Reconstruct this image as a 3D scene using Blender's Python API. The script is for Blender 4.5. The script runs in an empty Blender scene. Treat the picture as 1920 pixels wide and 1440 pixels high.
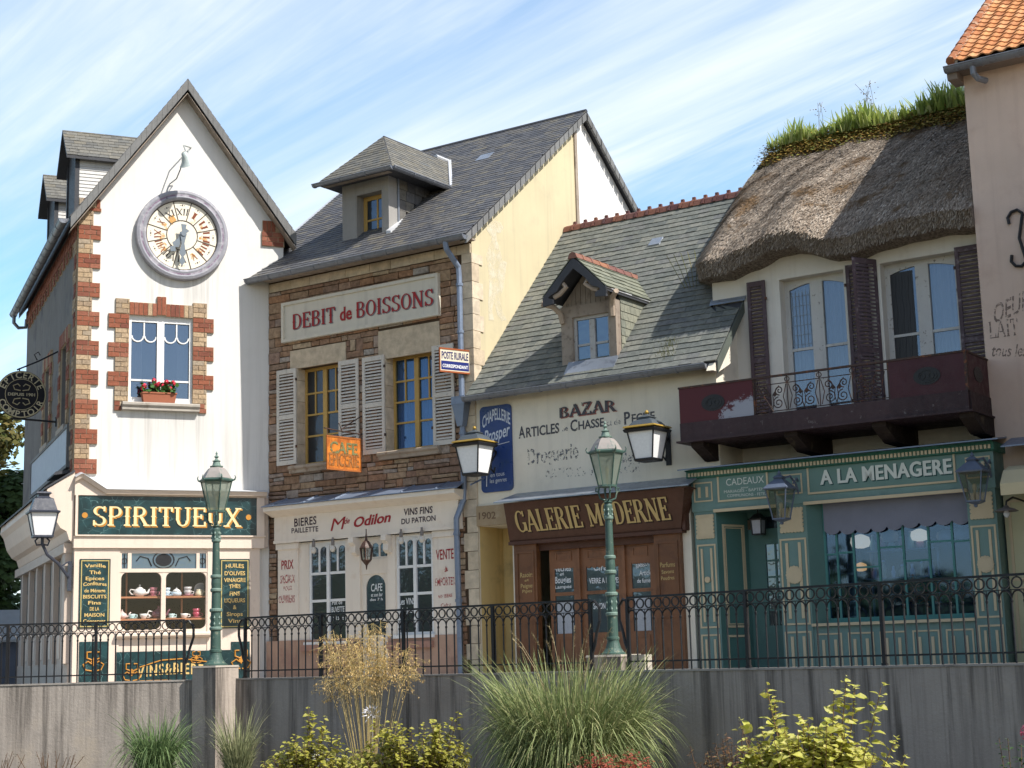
import bpy, bmesh, math, random
import numpy as np
from mathutils import Vector, Matrix
random.seed(7)
SC = bpy.context.scene
COL = SC.collection
rad = math.radians

# ------------------------------------------------------------------ camera
FPX = 2963.0; PIT = rad(9.848); ROL = rad(-1.561); EYE = 0.22
_F = np.array([0, math.cos(PIT), math.sin(PIT)]); _R0 = np.array([1.0, 0, 0]); _U0 = np.cross(_R0, _F)
CR = math.cos(ROL)*_R0 + math.sin(ROL)*_U0
CU = -math.sin(ROL)*_R0 + math.cos(ROL)*_U0
cam_data = bpy.data.cameras.new('camera'); cam = bpy.data.objects.new('camera', cam_data); COL.objects.link(cam)
cam_data.sensor_width = 36; cam_data.lens = FPX/1920*36
cam_data.clip_start = 0.1; cam_data.clip_end = 3000
m = Matrix.Identity(4)
for i in range(3):
    m[i][0] = CR[i]; m[i][1] = CU[i]; m[i][2] = -_F[i]
m[2][3] = EYE
cam.matrix_world = m
SC.camera = cam
SC.render.resolution_x = 1024; SC.render.resolution_y = 768
SC.view_settings.view_transform = 'Standard'; SC.view_settings.look = 'None'
SC.view_settings.exposure = 0.76; SC.view_settings.gamma = 1
SC.cycles.max_bounces = 8; SC.cycles.transparent_max_bounces = 16
SC.cycles.use_denoising = True

# ------------------------------------------------------------------ light
SUN_AZ, SUN_EL = 125.3, 48.0
sd = bpy.data.lights.new('sun', 'SUN'); sd.energy = 3.9; sd.angle = rad(0.5); sd.color = (1, .955, .88)
sun = bpy.data.objects.new('sun', sd); COL.objects.link(sun)
sv = Vector((math.sin(rad(SUN_AZ))*math.cos(rad(SUN_EL)), math.cos(rad(SUN_AZ))*math.cos(rad(SUN_EL)), math.sin(rad(SUN_EL))))
sun.rotation_euler = sv.to_track_quat('Z', 'Y').to_euler()
sun.location = (0, 0, 30)

W = bpy.data.worlds.new('World'); SC.world = W; W.use_nodes = True
nt = W.node_tree; nt.nodes.clear()
N = nt.nodes.new; Lk = nt.links.new
out = N('ShaderNodeOutputWorld'); bg = N('ShaderNodeBackground'); Lk(bg.outputs[0], out.inputs[0])
sky = N('ShaderNodeTexSky'); sky.sky_type = 'NISHITA'; sky.sun_disc = False
sky.sun_elevation = rad(SUN_EL); sky.sun_rotation = rad(SUN_AZ)
sky.air_density = 1.0; sky.dust_density = 0.6; sky.ozone_density = 2.0
tc = N('ShaderNodeTexCoord')
# cirrus: project the direction on a high flat layer, streaks along one heading
sep = N('ShaderNodeSeparateXYZ'); Lk(tc.outputs['Generated'], sep.inputs[0])
mx = N('ShaderNodeMath'); mx.operation = 'MAXIMUM'; mx.inputs[1].default_value = 0.03; Lk(sep.outputs['Z'], mx.inputs[0])
ad = N('ShaderNodeMath'); ad.operation = 'ADD'; ad.inputs[1].default_value = 0.06; Lk(mx.outputs[0], ad.inputs[0])
dx = N('ShaderNodeMath'); dx.operation = 'DIVIDE'; Lk(sep.outputs['X'], dx.inputs[0]); Lk(ad.outputs[0], dx.inputs[1])
dy = N('ShaderNodeMath'); dy.operation = 'DIVIDE'; Lk(sep.outputs['Y'], dy.inputs[0]); Lk(ad.outputs[0], dy.inputs[1])
cmb = N('ShaderNodeCombineXYZ'); Lk(dx.outputs[0], cmb.inputs[0]); Lk(dy.outputs[0], cmb.inputs[1])
def cirrus(rotz, sc, scale, detail, dist, lo, hi, off):
    mp = N('ShaderNodeMapping'); mp.vector_type = 'TEXTURE'; mp.inputs['Rotation'].default_value = (0, 0, rad(rotz)); mp.inputs['Scale'].default_value = sc
    mp.inputs['Location'].default_value = off
    Lk(cmb.outputs[0], mp.inputs[0])
    nz = N('ShaderNodeTexNoise'); nz.inputs['Scale'].default_value = scale; nz.inputs['Detail'].default_value = detail
    nz.inputs['Roughness'].default_value = .58; nz.inputs['Distortion'].default_value = dist
    Lk(mp.outputs[0], nz.inputs['Vector'])
    mr = N('ShaderNodeMapRange'); mr.interpolation_type = 'SMOOTHSTEP'; mr.inputs[1].default_value = lo; mr.inputs[2].default_value = hi
    Lk(nz.outputs['Fac'], mr.inputs[0]); return mr.outputs[0]
c1 = cirrus(-56, (4.2, 1.15, 1), .85, 9, .9, .36, .70, (1.3, .2, 0))
c2 = cirrus(-50, (2.6, .5, 1), .9, 9, .8, .40, .76, (.4, 3.1, 0))
c3 = cirrus(-45, (3.0, 1.8, 1), .7, 3, .3, .24, .54, (4.4, 1.7, 0))
mu = N('ShaderNodeMath'); mu.operation = 'MULTIPLY'; Lk(c1, mu.inputs[0]); Lk(c3, mu.inputs[1])
c4 = cirrus(-53, (2.2, .17, 1), 1.5, 12, 1.3, .36, .66, (2.1, .7, 0)); f4 = N('ShaderNodeMath'); f4.operation = 'MULTIPLY_ADD'; Lk(c4, f4.inputs[0]); f4.inputs[1].default_value = .75; f4.inputs[2].default_value = .4; c24 = N('ShaderNodeMath'); c24.operation = 'MULTIPLY'; Lk(c2, c24.inputs[0]); Lk(f4.outputs[0], c24.inputs[1])
mu2 = N('ShaderNodeMath'); mu2.operation = 'MULTIPLY_ADD'; Lk(c24.outputs[0], mu2.inputs[0]); mu2.inputs[1].default_value = .5; Lk(mu.outputs[0], mu2.inputs[2])
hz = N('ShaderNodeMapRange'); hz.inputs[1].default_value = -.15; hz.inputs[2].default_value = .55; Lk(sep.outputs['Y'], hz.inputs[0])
mu4 = N('ShaderNodeMath'); mu4.operation = 'MULTIPLY'; mu4.use_clamp = True; Lk(mu2.outputs[0], mu4.inputs[0]); Lk(hz.outputs[0], mu4.inputs[1])
mu3 = N('ShaderNodeMath'); mu3.operation = 'MULTIPLY'; mu3.use_clamp = True; mu3.inputs[1].default_value = .82; Lk(mu4.outputs[0], mu3.inputs[0])
mixc = N('ShaderNodeMix'); mixc.data_type = 'RGBA'; Lk(mu3.outputs[0], mixc.inputs[0])
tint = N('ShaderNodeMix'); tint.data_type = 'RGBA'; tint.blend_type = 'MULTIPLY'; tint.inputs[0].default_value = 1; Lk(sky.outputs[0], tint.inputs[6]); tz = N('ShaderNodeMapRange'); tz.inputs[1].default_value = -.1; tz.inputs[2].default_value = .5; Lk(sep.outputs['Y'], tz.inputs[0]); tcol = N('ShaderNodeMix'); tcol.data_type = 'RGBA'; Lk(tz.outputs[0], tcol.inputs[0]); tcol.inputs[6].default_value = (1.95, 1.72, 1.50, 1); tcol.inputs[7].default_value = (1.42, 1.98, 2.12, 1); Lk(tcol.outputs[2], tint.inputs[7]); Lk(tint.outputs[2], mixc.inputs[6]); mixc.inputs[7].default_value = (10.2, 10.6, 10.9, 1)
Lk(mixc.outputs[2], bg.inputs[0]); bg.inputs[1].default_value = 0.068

# ------------------------------------------------------------------ frames
def ray(px, py):
    return CR*(px-960)/FPX + CU*(720-py)/FPX + _F
class Frame:
    """A local frame of a facade: x along it, y into the building, z up."""
    def __init__(s, o, yaw):
        s.o = np.array(o, float); s.yaw = yaw; a = rad(yaw)
        s.ex = np.array([math.cos(a), math.sin(a), 0]); s.ey = np.array([-math.sin(a), math.cos(a), 0])
    def _l(s, px, py):
        d = ray(px, py); C = np.array([0, 0, EYE]) - s.o
        return np.array([d@s.ex, d@s.ey, d[2]]), np.array([C@s.ex, C@s.ey, C[2]])
    def at(s, px, py, y=0.0):
        d, C = s._l(px, py); t = (y-C[1])/d[1]; return C+t*d
    def atx(s, px, py, x):
        d, C = s._l(px, py); t = (x-C[0])/d[0]; return C+t*d
    def atz(s, px, py, z):
        d, C = s._l(px, py); t = (z-C[2])/d[2]; return C+t*d
    def w(s, x, y=0, z=0):
        return s.o + x*s.ex + y*s.ey + np.array([0, 0, z])
    def rect(s, l, t, r, b, y=0.0):
        """pixel box measured at its middle lines -> x0,x1,z0,z1"""
        return (s.at(l, (t+b)/2, y)[0], s.at(r, (t+b)/2, y)[0], s.at((l+r)/2, b, y)[2], s.at((l+r)/2, t, y)[2])
A = Frame((-4.9294, 31.6032, 0), -34.05)      # the row of three shops
B = Frame((-4.9294, 31.6032, 0), 23.46)       # the clock house front
G = Frame(B.w(-3.82), 23.46-90)               # its left side: x runs to the front corner, y into the house
WORLD = Frame((0, 0, 0), 0)

# ------------------------------------------------------------------ objects
OFF = {}
def thing(name, label, cat, F, x, y, z, group=None, kind=None):
    o = bpy.data.objects.new(name, None); COL.objects.link(o)
    o.empty_display_size = .2
    o.location = F.w(x, y, z); o.rotation_euler = (0, 0, rad(F.yaw))
    OFF[o.name] = (x, y, z)
    o['label'] = label; o['category'] = cat
    if group: o['group'] = group
    if kind: o['kind'] = kind
    return o
def copy_tree(o, parent=None):
    c = o.copy(); COL.objects.link(c)
    if parent is not None: c.parent = parent
    OFF[c.name] = OFF.get(o.name, (0, 0, 0))
    for ch in list(o.children): copy_tree(ch, c)
    return c
def perp(d):
    u = Vector((0, 0, 1)).cross(d)
    if u.length < 1e-4: u = Vector((1, 0, 0))
    u.normalize(); return u, d.cross(u).normalized()
class MB:
    def __init__(s, T=None): s.V = []; s.P = []; s.M = []; s.mi = 0; s.T = T; s.SM = []; s.sm = False
    def v(s, p):
        p = tuple(float(c) for c in p)
        if s.T: p = s.T(*p)
        s.V.append(p); return len(s.V)-1
    def f(s, ids): s.P.append(tuple(ids)); s.M.append(s.mi); s.SM.append(s.sm)
    def quad(s, *pts): s.f([s.v(p) for p in pts])
    poly = quad
    def hexa(s, p):
        """8 points: bottom ring 0-3, top ring 4-7"""
        i = [s.v(q) for q in p]
        for q in ((3, 2, 1, 0), (4, 5, 6, 7), (0, 1, 5, 4), (1, 2, 6, 5), (2, 3, 7, 6), (3, 0, 4, 7)): s.f([i[k] for k in q])
    def box(s, x0, x1, y0, y1, z0, z1):
        s.hexa([(x0, y0, z0), (x1, y0, z0), (x1, y1, z0), (x0, y1, z0), (x0, y0, z1), (x1, y0, z1), (x1, y1, z1), (x0, y1, z1)])
    def loft(s, rings, close=True, caps=True):
        ids = [[s.v(p) for p in r] for r in rings]; n = len(ids[0])
        for a, b in zip(ids[:-1], ids[1:]):
            for k in range(n if close else n-1):
                s.f((a[k], a[(k+1) % n], b[(k+1) % n], b[k]))
        if caps and close: s.f(ids[0][::-1]); s.f(ids[-1])
    def prism(s, pol, y0, y1):            # polygon in x,z swept along y
        s.loft([[(x, y0, z) for x, z in pol], [(x, y1, z) for x, z in pol]])
    def prismx(s, pol, x0, x1):           # polygon in y,z swept along x
        s.loft([[(x0, y, z) for y, z in pol], [(x1, y, z) for y, z in pol]])
    def prismz(s, pol, z0, z1):
        s.loft([[(x, y, z0) for x, y in pol], [(x, y, z1) for x, y in pol]])
    def tube(s, pts, r, seg=6, caps=True, r2=None):
        pts = [Vector([float(c) for c in p]) for p in pts]; rings = []; n = len(pts)
        u0 = None
        for i, p in enumerate(pts):
            d = (pts[min(i+1, n-1)]-pts[max(i-1, 0)]).normalized()
            if u0 is None: u, w = perp(d)
            else:
                u = (u0 - d*u0.dot(d))
                if u.length < 1e-5: u, _ = perp(d)
                u.normalize(); w = d.cross(u).normalized()
            u0 = u
            rr = r if r2 is None else r+(r2-r)*i/max(1, n-1)
            rings.append([p+rr*(math.cos(2*math.pi*k/seg)*u+math.sin(2*math.pi*k/seg)*w) for k in range(seg)])
        s.loft(rings, True, caps)
    def lathe(s, prof, cx=0, cy=0, seg=12, rot=0, z0=0, k=1):
        rings = []
        for r, z in prof:
            r = max(r, 1e-4)
            rings.append([(cx+k*r*math.cos(rad(rot)+2*math.pi*i/seg), cy+k*r*math.sin(rad(rot)+2*math.pi*i/seg), z0+k*z) for i in range(seg)])
        s.loft(rings)
    def ring(s, cx, cz, R, w, y0, y1, seg=24, sx=1):
        """flat ring in the x-z plane"""
        rings = []
        for k in range(seg):
            a = 2*math.pi*k/seg; c, q = math.cos(a), math.sin(a)
            rings.append([(cx+sx*(R-w)*c, y0, cz+(R-w)*q), (cx+sx*R*c, y0, cz+R*q), (cx+sx*R*c, y1, cz+R*q), (cx+sx*(R-w)*c, y1, cz+(R-w)*q)])
        ids = [[s.v(p) for p in r] for r in rings]
        for i in range(seg):
            a, b = ids[i], ids[(i+1) % seg]
            for k in range(4): s.f((a[k], a[(k+1) % 4], b[(k+1) % 4], b[k]))
    def disc(s, cx, cz, R, y0, y1, seg=24, sx=1):
        s.prism([(cx+sx*R*math.cos(2*math.pi*k/seg), cz+R*math.sin(2*math.pi*k/seg)) for k in range(seg)], y0, y1)
    def build(s, name, mats, parent=None, smooth=False, label=None, F=None, recalc=True):
        if not isinstance(mats, (list, tuple)): mats = [mats]
        off = OFF.get(parent.name, (0, 0, 0)) if parent is not None else (0, 0, 0)
        V = np.array(s.V, float)-np.array(off, float)
        me = bpy.data.meshes.new(name); me.from_pydata(V.tolist(), [], s.P)
        for mt in mats: me.materials.append(mt)
        if len(mats) > 1: me.polygons.foreach_set('material_index', s.M)
        if recalc:
            bm = bmesh.new(); bm.from_mesh(me); bmesh.ops.recalc_face_normals(bm, faces=bm.faces); bm.to_mesh(me); bm.free()
        uvl = me.uv_layers.new(name='UVMap').data
        uv = np.zeros((len(me.loops), 2), np.float32)
        for p in (me.polygons if recalc else ()):
            n = p.normal
            if abs(n.z) > .985: t = Vector((1, 0, 0)); b = Vector((0, 1, 0))
            else:
                t = Vector((0, 0, 1)).cross(n); t.normalize(); b = n.cross(t)
            for li in p.loop_indices:
                c = me.vertices[me.loops[li].vertex_index].co
                uv[li] = (c.dot(t), c.dot(b))
        uvl.foreach_set('uv', uv.ravel())
        if smooth: me.polygons.foreach_set('use_smooth', [True]*len(me.polygons))
        elif any(s.SM): me.polygons.foreach_set('use_smooth', s.SM)
        o = bpy.data.objects.new(name, me); COL.objects.link(o)
        if parent is not None: o.parent = parent; OFF[o.name] = off
        elif F is not None: o.location = F.o; o.rotation_euler = (0, 0, rad(F.yaw))
        if label: o['label'] = label
        return o
def clip_poly(poly, conv):
    """clip a polygon by a convex counter-clockwise polygon (x,z)"""
    outp = poly
    n = len(conv)
    for i in range(n):
        ax, ay = conv[i]; bx, by = conv[(i+1) % n]; inp = outp; outp = []
        if not inp: return []
        side = lambda p: (bx-ax)*(p[1]-ay)-(by-ay)*(p[0]-ax)
        for j in range(len(inp)):
            p, q = inp[j], inp[(j+1) % len(inp)]; sp, sq = side(p), side(q)
            if sp >= -1e-9: outp.append(p)
            if (sp > 1e-9 and sq < -1e-9) or (sp < -1e-9 and sq > 1e-9):
                t = sp/(sp-sq); outp.append((p[0]+t*(q[0]-p[0]), p[1]+t*(q[1]-p[1])))
    return outp
def wall_front(mb, outline, holes, y=0.0, depth=.3):
    """flat front with real openings and reveals; outline convex CCW in x,z"""
    xs = sorted(set([min(p[0] for p in outline), max(p[0] for p in outline)]+[h for o in holes for h in o[:2]]))
    zs = sorted(set([min(p[1] for p in outline), max(p[1] for p in outline)]+[h for o in holes for h in o[2:4]]))
    for a, b in zip(xs[:-1], xs[1:]):
        for c, d in zip(zs[:-1], zs[1:]):
            mxx, mz = (a+b)/2, (c+d)/2
            if any(o[0] < mxx < o[1] and o[2] < mz < o[3] for o in holes): continue
            q = clip_poly([(a, c), (b, c), (b, d), (a, d)], outline)
            if len(q) > 2: mb.poly(*[(p[0], y, p[1]) for p in q])
    for o in holes:
        x0, x1, z0, z1 = o[:4]; y1 = y+(o[4] if len(o) > 4 else depth)
        mb.quad((x0, y, z0), (x0, y1, z0), (x0, y1, z1), (x0, y, z1)); mb.quad((x1, y, z0), (x1, y, z1), (x1, y1, z1), (x1, y1, z0))
        mb.quad((x0, y, z1), (x0, y1, z1), (x1, y1, z1), (x1, y, z1)); mb.quad((x0, y, z0), (x1, y, z0), (x1, y1, z0), (x0, y1, z0))
def frame_rect(mb, x0, x1, z0, z1, w, y0, y1):
    """picture frame of four butted bars"""
    mb.box(x0, x0+w, y0, y1, z0, z1); mb.box(x1-w, x1, y0, y1, z0, z1)
    mb.box(x0+w, x1-w, y0, y1, z0, z0+w); mb.box(x0+w, x1-w, y0, y1, z1-w, z1)
def arc_pts(cx, cz, rx, rz, a0, a1, n=10):
    return [(cx+rx*math.cos(rad(a0+(a1-a0)*k/n)), cz+rz*math.sin(rad(a0+(a1-a0)*k/n))) for k in range(n+1)]

# ------------------------------------------------------------------ materials
class NT:
    def __init__(s, name):
        s.m = bpy.data.materials.new(name); s.m.use_nodes = True; s.t = s.m.node_tree; s.t.nodes.clear()
        s.out = s.n('ShaderNodeOutputMaterial'); s.tc = s.n('ShaderNodeTexCoord')
    def n(s, t, **kw):
        q = s.t.nodes.new(t)
        for k, v in kw.items(): setattr(q, k, v)
        return q
    def l(s, a, b): s.t.links.new(a, b)
    def noise(s, scale, detail=4, sc=(1, 1, 1), coord='Object', rough=.55, dist=0):
        mp = s.n('ShaderNodeMapping'); mp.inputs['Scale'].default_value = sc; s.l(s.tc.outputs[coord], mp.inputs[0])
        q = s.n('ShaderNodeTexNoise'); q.inputs['Scale'].default_value = scale; q.inputs['Detail'].default_value = detail
        q.inputs['Roughness'].default_value = rough; q.inputs['Distortion'].default_value = dist; s.l(mp.outputs[0], q.inputs['Vector'])
        return q.outputs['Fac']
    def rng(s, v, a, b, c=0, d=1, smooth=True):
        q = s.n('ShaderNodeMapRange'); q.interpolation_type = 'SMOOTHSTEP' if smooth else 'LINEAR'
        for i, x in enumerate((a, b, c, d)): q.inputs[i+1].default_value = x
        s.l(v, q.inputs[0]); return q.outputs[0]
    def mix(s, fac, a, b, mode='MIX'):
        q = s.n('ShaderNodeMix'); q.data_type = 'RGBA'; q.blend_type = mode
        for sock, v in ((q.inputs[0], fac), (q.inputs[6], a), (q.inputs[7], b)):
            if isinstance(v, (int, float)): sock.default_value = v
            elif isinstance(v, tuple): sock.default_value = (*v[:3], 1)
            else: s.l(v, sock)
        return q.outputs[2]
    def math(s, op, a, b=0):
        q = s.n('ShaderNodeMath'); q.operation = op
        for i, v in enumerate((a, b)):
            if isinstance(v, (int, float)): q.inputs[i].default_value = v
            else: s.l(v, q.inputs[i])
        return q.outputs[0]
    def fin(s, col, rough=.7, metal=0, spec=.3, bump=None, bump_d=.01, alpha=None, emit=None, estr=0, trans=0):
        b = s.n('ShaderNodeBsdfPrincipled')
        for key, v in (('Base Color', col), ('Roughness', rough), ('Metallic', metal), ('Specular IOR Level', spec), ('Alpha', alpha)):
            if v is None: continue
            if isinstance(v, tuple): b.inputs[key].default_value = (*v[:3], 1)
            elif isinstance(v, (int, float)): b.inputs[key].default_value = v
            else: s.l(v, b.inputs[key])
        if bump is not None:
            q = s.n('ShaderNodeBump'); q.inputs['Distance'].default_value = bump_d; q.inputs['Strength'].default_value = 1
            s.l(bump, q.inputs['Height']); s.l(q.outputs[0], b.inputs['Normal'])
        if emit: b.inputs['Emission Color'].default_value = (*emit, 1); b.inputs['Emission Strength'].default_value = estr
        s.l(b.outputs[0], s.out.inputs[0]); s.b = b
        return s.m
def scl(c, k): return tuple(x*k for x in c)
def M(name, col, rough=.7, spec=.3, var=.18, vs=5, col2=None, blotch=(.55, .7), bs=3, streak=0, scol=None, metal=0, island=0, bump=.004, bsc=60, dirt=0):
    """general weathered surface"""
    t = NT(name)
    n1 = t.noise(vs, 5)
    c = t.mix(t.math('ADD', t.math('MULTIPLY', n1, .6), t.math('MULTIPLY', t.rng(t.noise(.9, 5), .3, .7), .4)), scl(col, 1-var*1.3), scl(col, 1+var*1.1))
    if col2:
        c = t.mix(t.rng(t.noise(bs, 7, rough=.65), *blotch), c, col2)
    if streak:
        n = t.noise(1, 6, (7, 7, .28), rough=.6)
        c = t.mix(t.rng(n, .48, .75, 0, streak), c, scol or scl(col, .45))
    if island:
        g = t.n('ShaderNodeNewGeometry')
        f = t.rng(g.outputs['Random Per Island'], 0, 1, 1-island, 1+island, False)
        cc = t.n('ShaderNodeCombineColor'); [t.l(f, cc.inputs[i]) for i in range(3)]
        c = t.mix(1.0, c, cc.outputs[0], 'MULTIPLY')
    r = t.rng(t.noise(vs*2.3, 3), .3, .7, max(0, rough-.1), min(1, rough+.1))
    return t.fin(c, r, metal, spec, t.noise(bsc, 5, rough=.7) if bump else None, bump)
def flat(name, col, rough=.6, spec=.3, metal=0, emit=None, estr=0):
    t = NT(name); n = t.noise(25, 3); c = t.mix(n, scl(col, .88), scl(col, 1.12))
    return t.fin(c, rough, metal, spec, emit=emit, estr=estr)
def isl(name, cols, rough=.8, var=.15, vs=8, bump=.006, bsc=40, spec=.2, patch=None):
    """each separate stone / slate / leaf gets one of these colours"""
    t = NT(name); g = t.n('ShaderNodeNewGeometry'); r = t.n('ShaderNodeValToRGB'); r.color_ramp.interpolation = 'LINEAR'
    el = r.color_ramp.elements
    while len(el) > 1: el.remove(el[-1])
    el[0].position = 0; el[0].color = (*cols[0], 1)
    for i, c in enumerate(cols[1:], 1):
        e = el.new(i/(len(cols)-1)); e.color = (*c, 1)
    t.l(g.outputs['Random Per Island'], r.inputs[0])
    n = t.rng(t.noise(vs, 6, rough=.65), .25, .75, 1-var, 1+var)
    cc = t.n('ShaderNodeCombineColor'); [t.l(n, cc.inputs[i]) for i in range(3)]
    c = t.mix(1.0, r.outputs[0], cc.outputs[0], 'MULTIPLY')
    if patch: c = t.mix(t.rng(t.noise(1.4, 6, rough=.65), patch[1], patch[1]+.1, 0, .8), c, patch[0]); c = t.mix(t.rng(t.noise(.7, 5), .45, .7, 0, .4), c, scl(patch[0], .7))
    return t.fin(c, rough, 0, spec, t.noise(bsc, 4) if bump else None, bump)
def glass_refl(name, tint=(.015, .025, .04), refl=.42, rough=.02):
    """dark window glass that mirrors the sky"""
    t = NT(name); d = t.n('ShaderNodeBsdfPrincipled'); d.inputs['Base Color'].default_value = (*tint, 1); d.inputs['Roughness'].default_value = .3
    g = t.n('ShaderNodeBsdfGlossy'); g.inputs['Roughness'].default_value = rough; g.inputs['Color'].default_value = (.5, .72, 1, 1)
    bp = t.n('ShaderNodeBump'); bp.inputs['Distance'].default_value = .006; t.l(t.noise(3.2, 3), bp.inputs['Height']); t.l(bp.outputs[0], g.inputs['Normal'])
    mx = t.n('ShaderNodeMixShader'); mx.inputs[0].default_value = refl; t.l(d.outputs[0], mx.inputs[1]); t.l(g.outputs[0], mx.inputs[2]); t.l(mx.outputs[0], t.out.inputs[0])
    return t.m
def glass_clear(name, refl=.12, tint=(.85, .9, .9), gc=(1, 1, 1)):
    t = NT(name); d = t.n('ShaderNodeBsdfTransparent'); d.inputs[0].default_value = (*tint, 1)
    g = t.n('ShaderNodeBsdfGlossy'); g.inputs['Roughness'].default_value = .03; g.inputs['Color'].default_value = (*gc, 1)
    mx = t.n('ShaderNodeMixShader'); mx.inputs[0].default_value = refl; t.l(d.outputs[0], mx.inputs[1]); t.l(g.outputs[0], mx.inputs[2]); t.l(mx.outputs[0], t.out.inputs[0])
    return t.m
def paint_worn(name, col, keep=.5, sc=14):
    """sign paint worn away in patches"""
    t = NT(name); n = t.noise(sc, 6, rough=.7); a = t.rng(n, keep-.08, keep+.08)
    d = t.n('ShaderNodeBsdfPrincipled'); d.inputs['Base Color'].default_value = (*col, 1); d.inputs['Roughness'].default_value = .8
    tr = t.n('ShaderNodeBsdfTransparent'); mx = t.n('ShaderNodeMixShader')
    t.l(a, mx.inputs[0]); t.l(tr.outputs[0], mx.inputs[1]); t.l(d.outputs[0], mx.inputs[2]); t.l(mx.outputs[0], t.out.inputs[0])
    return t.m
def marble(name, base, vein):
    t = NT(name)
    v = t.n('ShaderNodeTexVoronoi'); v.feature = 'DISTANCE_TO_EDGE'; v.inputs['Scale'].default_value = 6.5
    nz = t.n('ShaderNodeTexNoise'); nz.inputs['Scale'].default_value = 5; nz.inputs['Detail'].default_value = 5
    t.l(t.tc.outputs['Object'], nz.inputs['Vector'])
    mp = t.n('ShaderNodeMix'); mp.data_type = 'VECTOR'; mp.inputs[0].default_value = .13
    t.l(t.tc.outputs['Object'], mp.inputs[4]); t.l(nz.outputs['Color'], mp.inputs[5]); t.l(mp.outputs[1], v.inputs['Vector'])
    vein_f = t.rng(v.outputs['Distance'], 0.0, .017, .8, 0)
    vein_f = t.math('MULTIPLY', vein_f, t.rng(t.noise(4, 3), .42, .62))
    c = t.mix(t.rng(t.noise(3, 6), .4, .7), scl(base, .7), scl(base, 1.5))
    c = t.mix(vein_f, c, vein)
    return t.fin(c, .28, 0, .4)
white_wall = M('white_render', (.72, .70, .67), .9, .1, .04, 2.2, (.58, .565, .535), (.55, .85), 1.1, .34, (.50, .48, .45), bump=.003, bsc=90)
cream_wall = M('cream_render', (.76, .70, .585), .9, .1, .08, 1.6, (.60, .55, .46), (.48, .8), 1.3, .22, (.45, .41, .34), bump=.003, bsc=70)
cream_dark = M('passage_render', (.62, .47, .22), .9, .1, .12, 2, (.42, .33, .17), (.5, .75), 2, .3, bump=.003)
yellow_wall = M('yellow_render', (.56, .49, .325), .9, .1, .07, 1.5, (.48, .42, .29), (.5, .8), 2, .42, (.38, .34, .24), bump=.003, bsc=80)
pink_wall = M('pink_render', (.67, .52, .43), .92, .1, .10, 1.3, (.58, .43, .35), (.5, .75), 1.6, .25, (.46, .33, .27), bump=.004, bsc=50)
white4 = M('aged_white_render', (.74, .70, .63), .9, .1, .06, 2, (.56, .51, .44), (.55, .85), 1.7, .22, (.48, .43, .36))
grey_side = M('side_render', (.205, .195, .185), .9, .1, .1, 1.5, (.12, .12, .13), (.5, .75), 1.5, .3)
mortar = M('mortar', (.46, .37, .26), .95, .05, .15, 9, bump=.006)
mortar_dark = M('dark_mortar', (.095, .065, .045), .95, .05, .2, 9, bump=.006)
brick_red = isl('red_brick', [(.22, .075, .045), (.27, .095, .055), (.165, .058, .04), (.30, .12, .075)], .85, .2, 20)
brick_tan = isl('tan_brick', [(.36, .26, .16), (.42, .31, .20), (.29, .21, .14), (.33, .27, .20)], .9, .3, 22)
rubble = isl('rubble_stone', [(.26, .15, .09), (.31, .195, .12), (.23, .14, .10), (.39, .27, .17), (.26, .15, .10), (.35, .31, .27), (.34, .19, .11), (.24, .155, .11), (.44, .34, .23)], .92, .32, 12, .012, 24)
dressed = isl('dressed_stone', [(.54, .45, .33), (.60, .51, .385), (.48, .39, .28), (.56, .48, .38)], .9, .2, 6, .006, 30)
grey_stone = M('grey_stone', (.40, .365, .32), .92, .1, .14, 7, (.28, .24, .2), (.5, .75), 4, .3)
slate = isl('roof_slate', [(.082, .085, .096), (.112, .113, .12), (.068, .071, .082), (.138, .13, .118), (.095, .096, .105), (.165, .152, .122)], .62, .22, 14, .004, 50, .35)
slate_gold = isl('lichen_slate', [(.135, .132, .118), (.175, .166, .142), (.105, .105, .10), (.155, .142, .112), (.12, .125, .125)], .75, .22, 14, .004, 50, .3)
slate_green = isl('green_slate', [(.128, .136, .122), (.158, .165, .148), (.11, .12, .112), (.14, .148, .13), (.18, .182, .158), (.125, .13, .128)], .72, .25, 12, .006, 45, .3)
slate_dark = M('slate_edge', (.055, .057, .065), .6, .3, .2, 10)
slate_edge = M('slate_verge', (.17, .17, .168), .7, .25, .28, 9)
zinc = M('zinc_sheet', (.30, .335, .39), .42, .5, .14, 6, (.20, .22, .26), (.5, .7), 5, metal=.55, bump=.001)
zinc_blue = M('blue_grey_zinc', (.19, .235, .32), .45, .5, .14, 6, (.13, .16, .22), (.5, .75), 5, metal=.3, bump=.001)
lead_white = M('lead_flashing', (.55, .56, .58), .45, .4, .1, 8, metal=.2)
gutter_m = M('gutter_metal', (.20, .215, .245), .45, .5, .2, 9, (.13, .13, .15), (.5, .7), 7, metal=.4)
pink_trim = M('pale_pink_paint', (.69, .57, .475), .55, .3, .05, 3, (.55, .44, .36), (.58, .8), 4, .12)
cream_paint = M('cream_paint', (.78, .695, .595), .6, .3, .06, 3, (.66, .54, .43), (.56, .8), 3, .2, (.5, .4, .32), bump=.002)
white_paint = M('white_paint', (.74, .74, .73), .5, .4, .05, 6, (.6, .58, .55), (.6, .8), 8)
worn_white = M('flaking_white_paint', (.60, .59, .57), .7, .2, .1, 10, (.22, .19, .17), (.60, .68), 13, .2)
shutter_m = M('grey_shutter_paint', (.60, .56, .50), .75, .2, .1, 8, (.24, .19, .17), (.60, .7), 15, .3, (.2, .17, .15))
shutter_dk = M('maroon_shutter_paint', (.105, .075, .085), .7, .25, .2, 9, (.25, .21, .22), (.55, .7), 10, .3, (.06, .03, .03))
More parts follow.
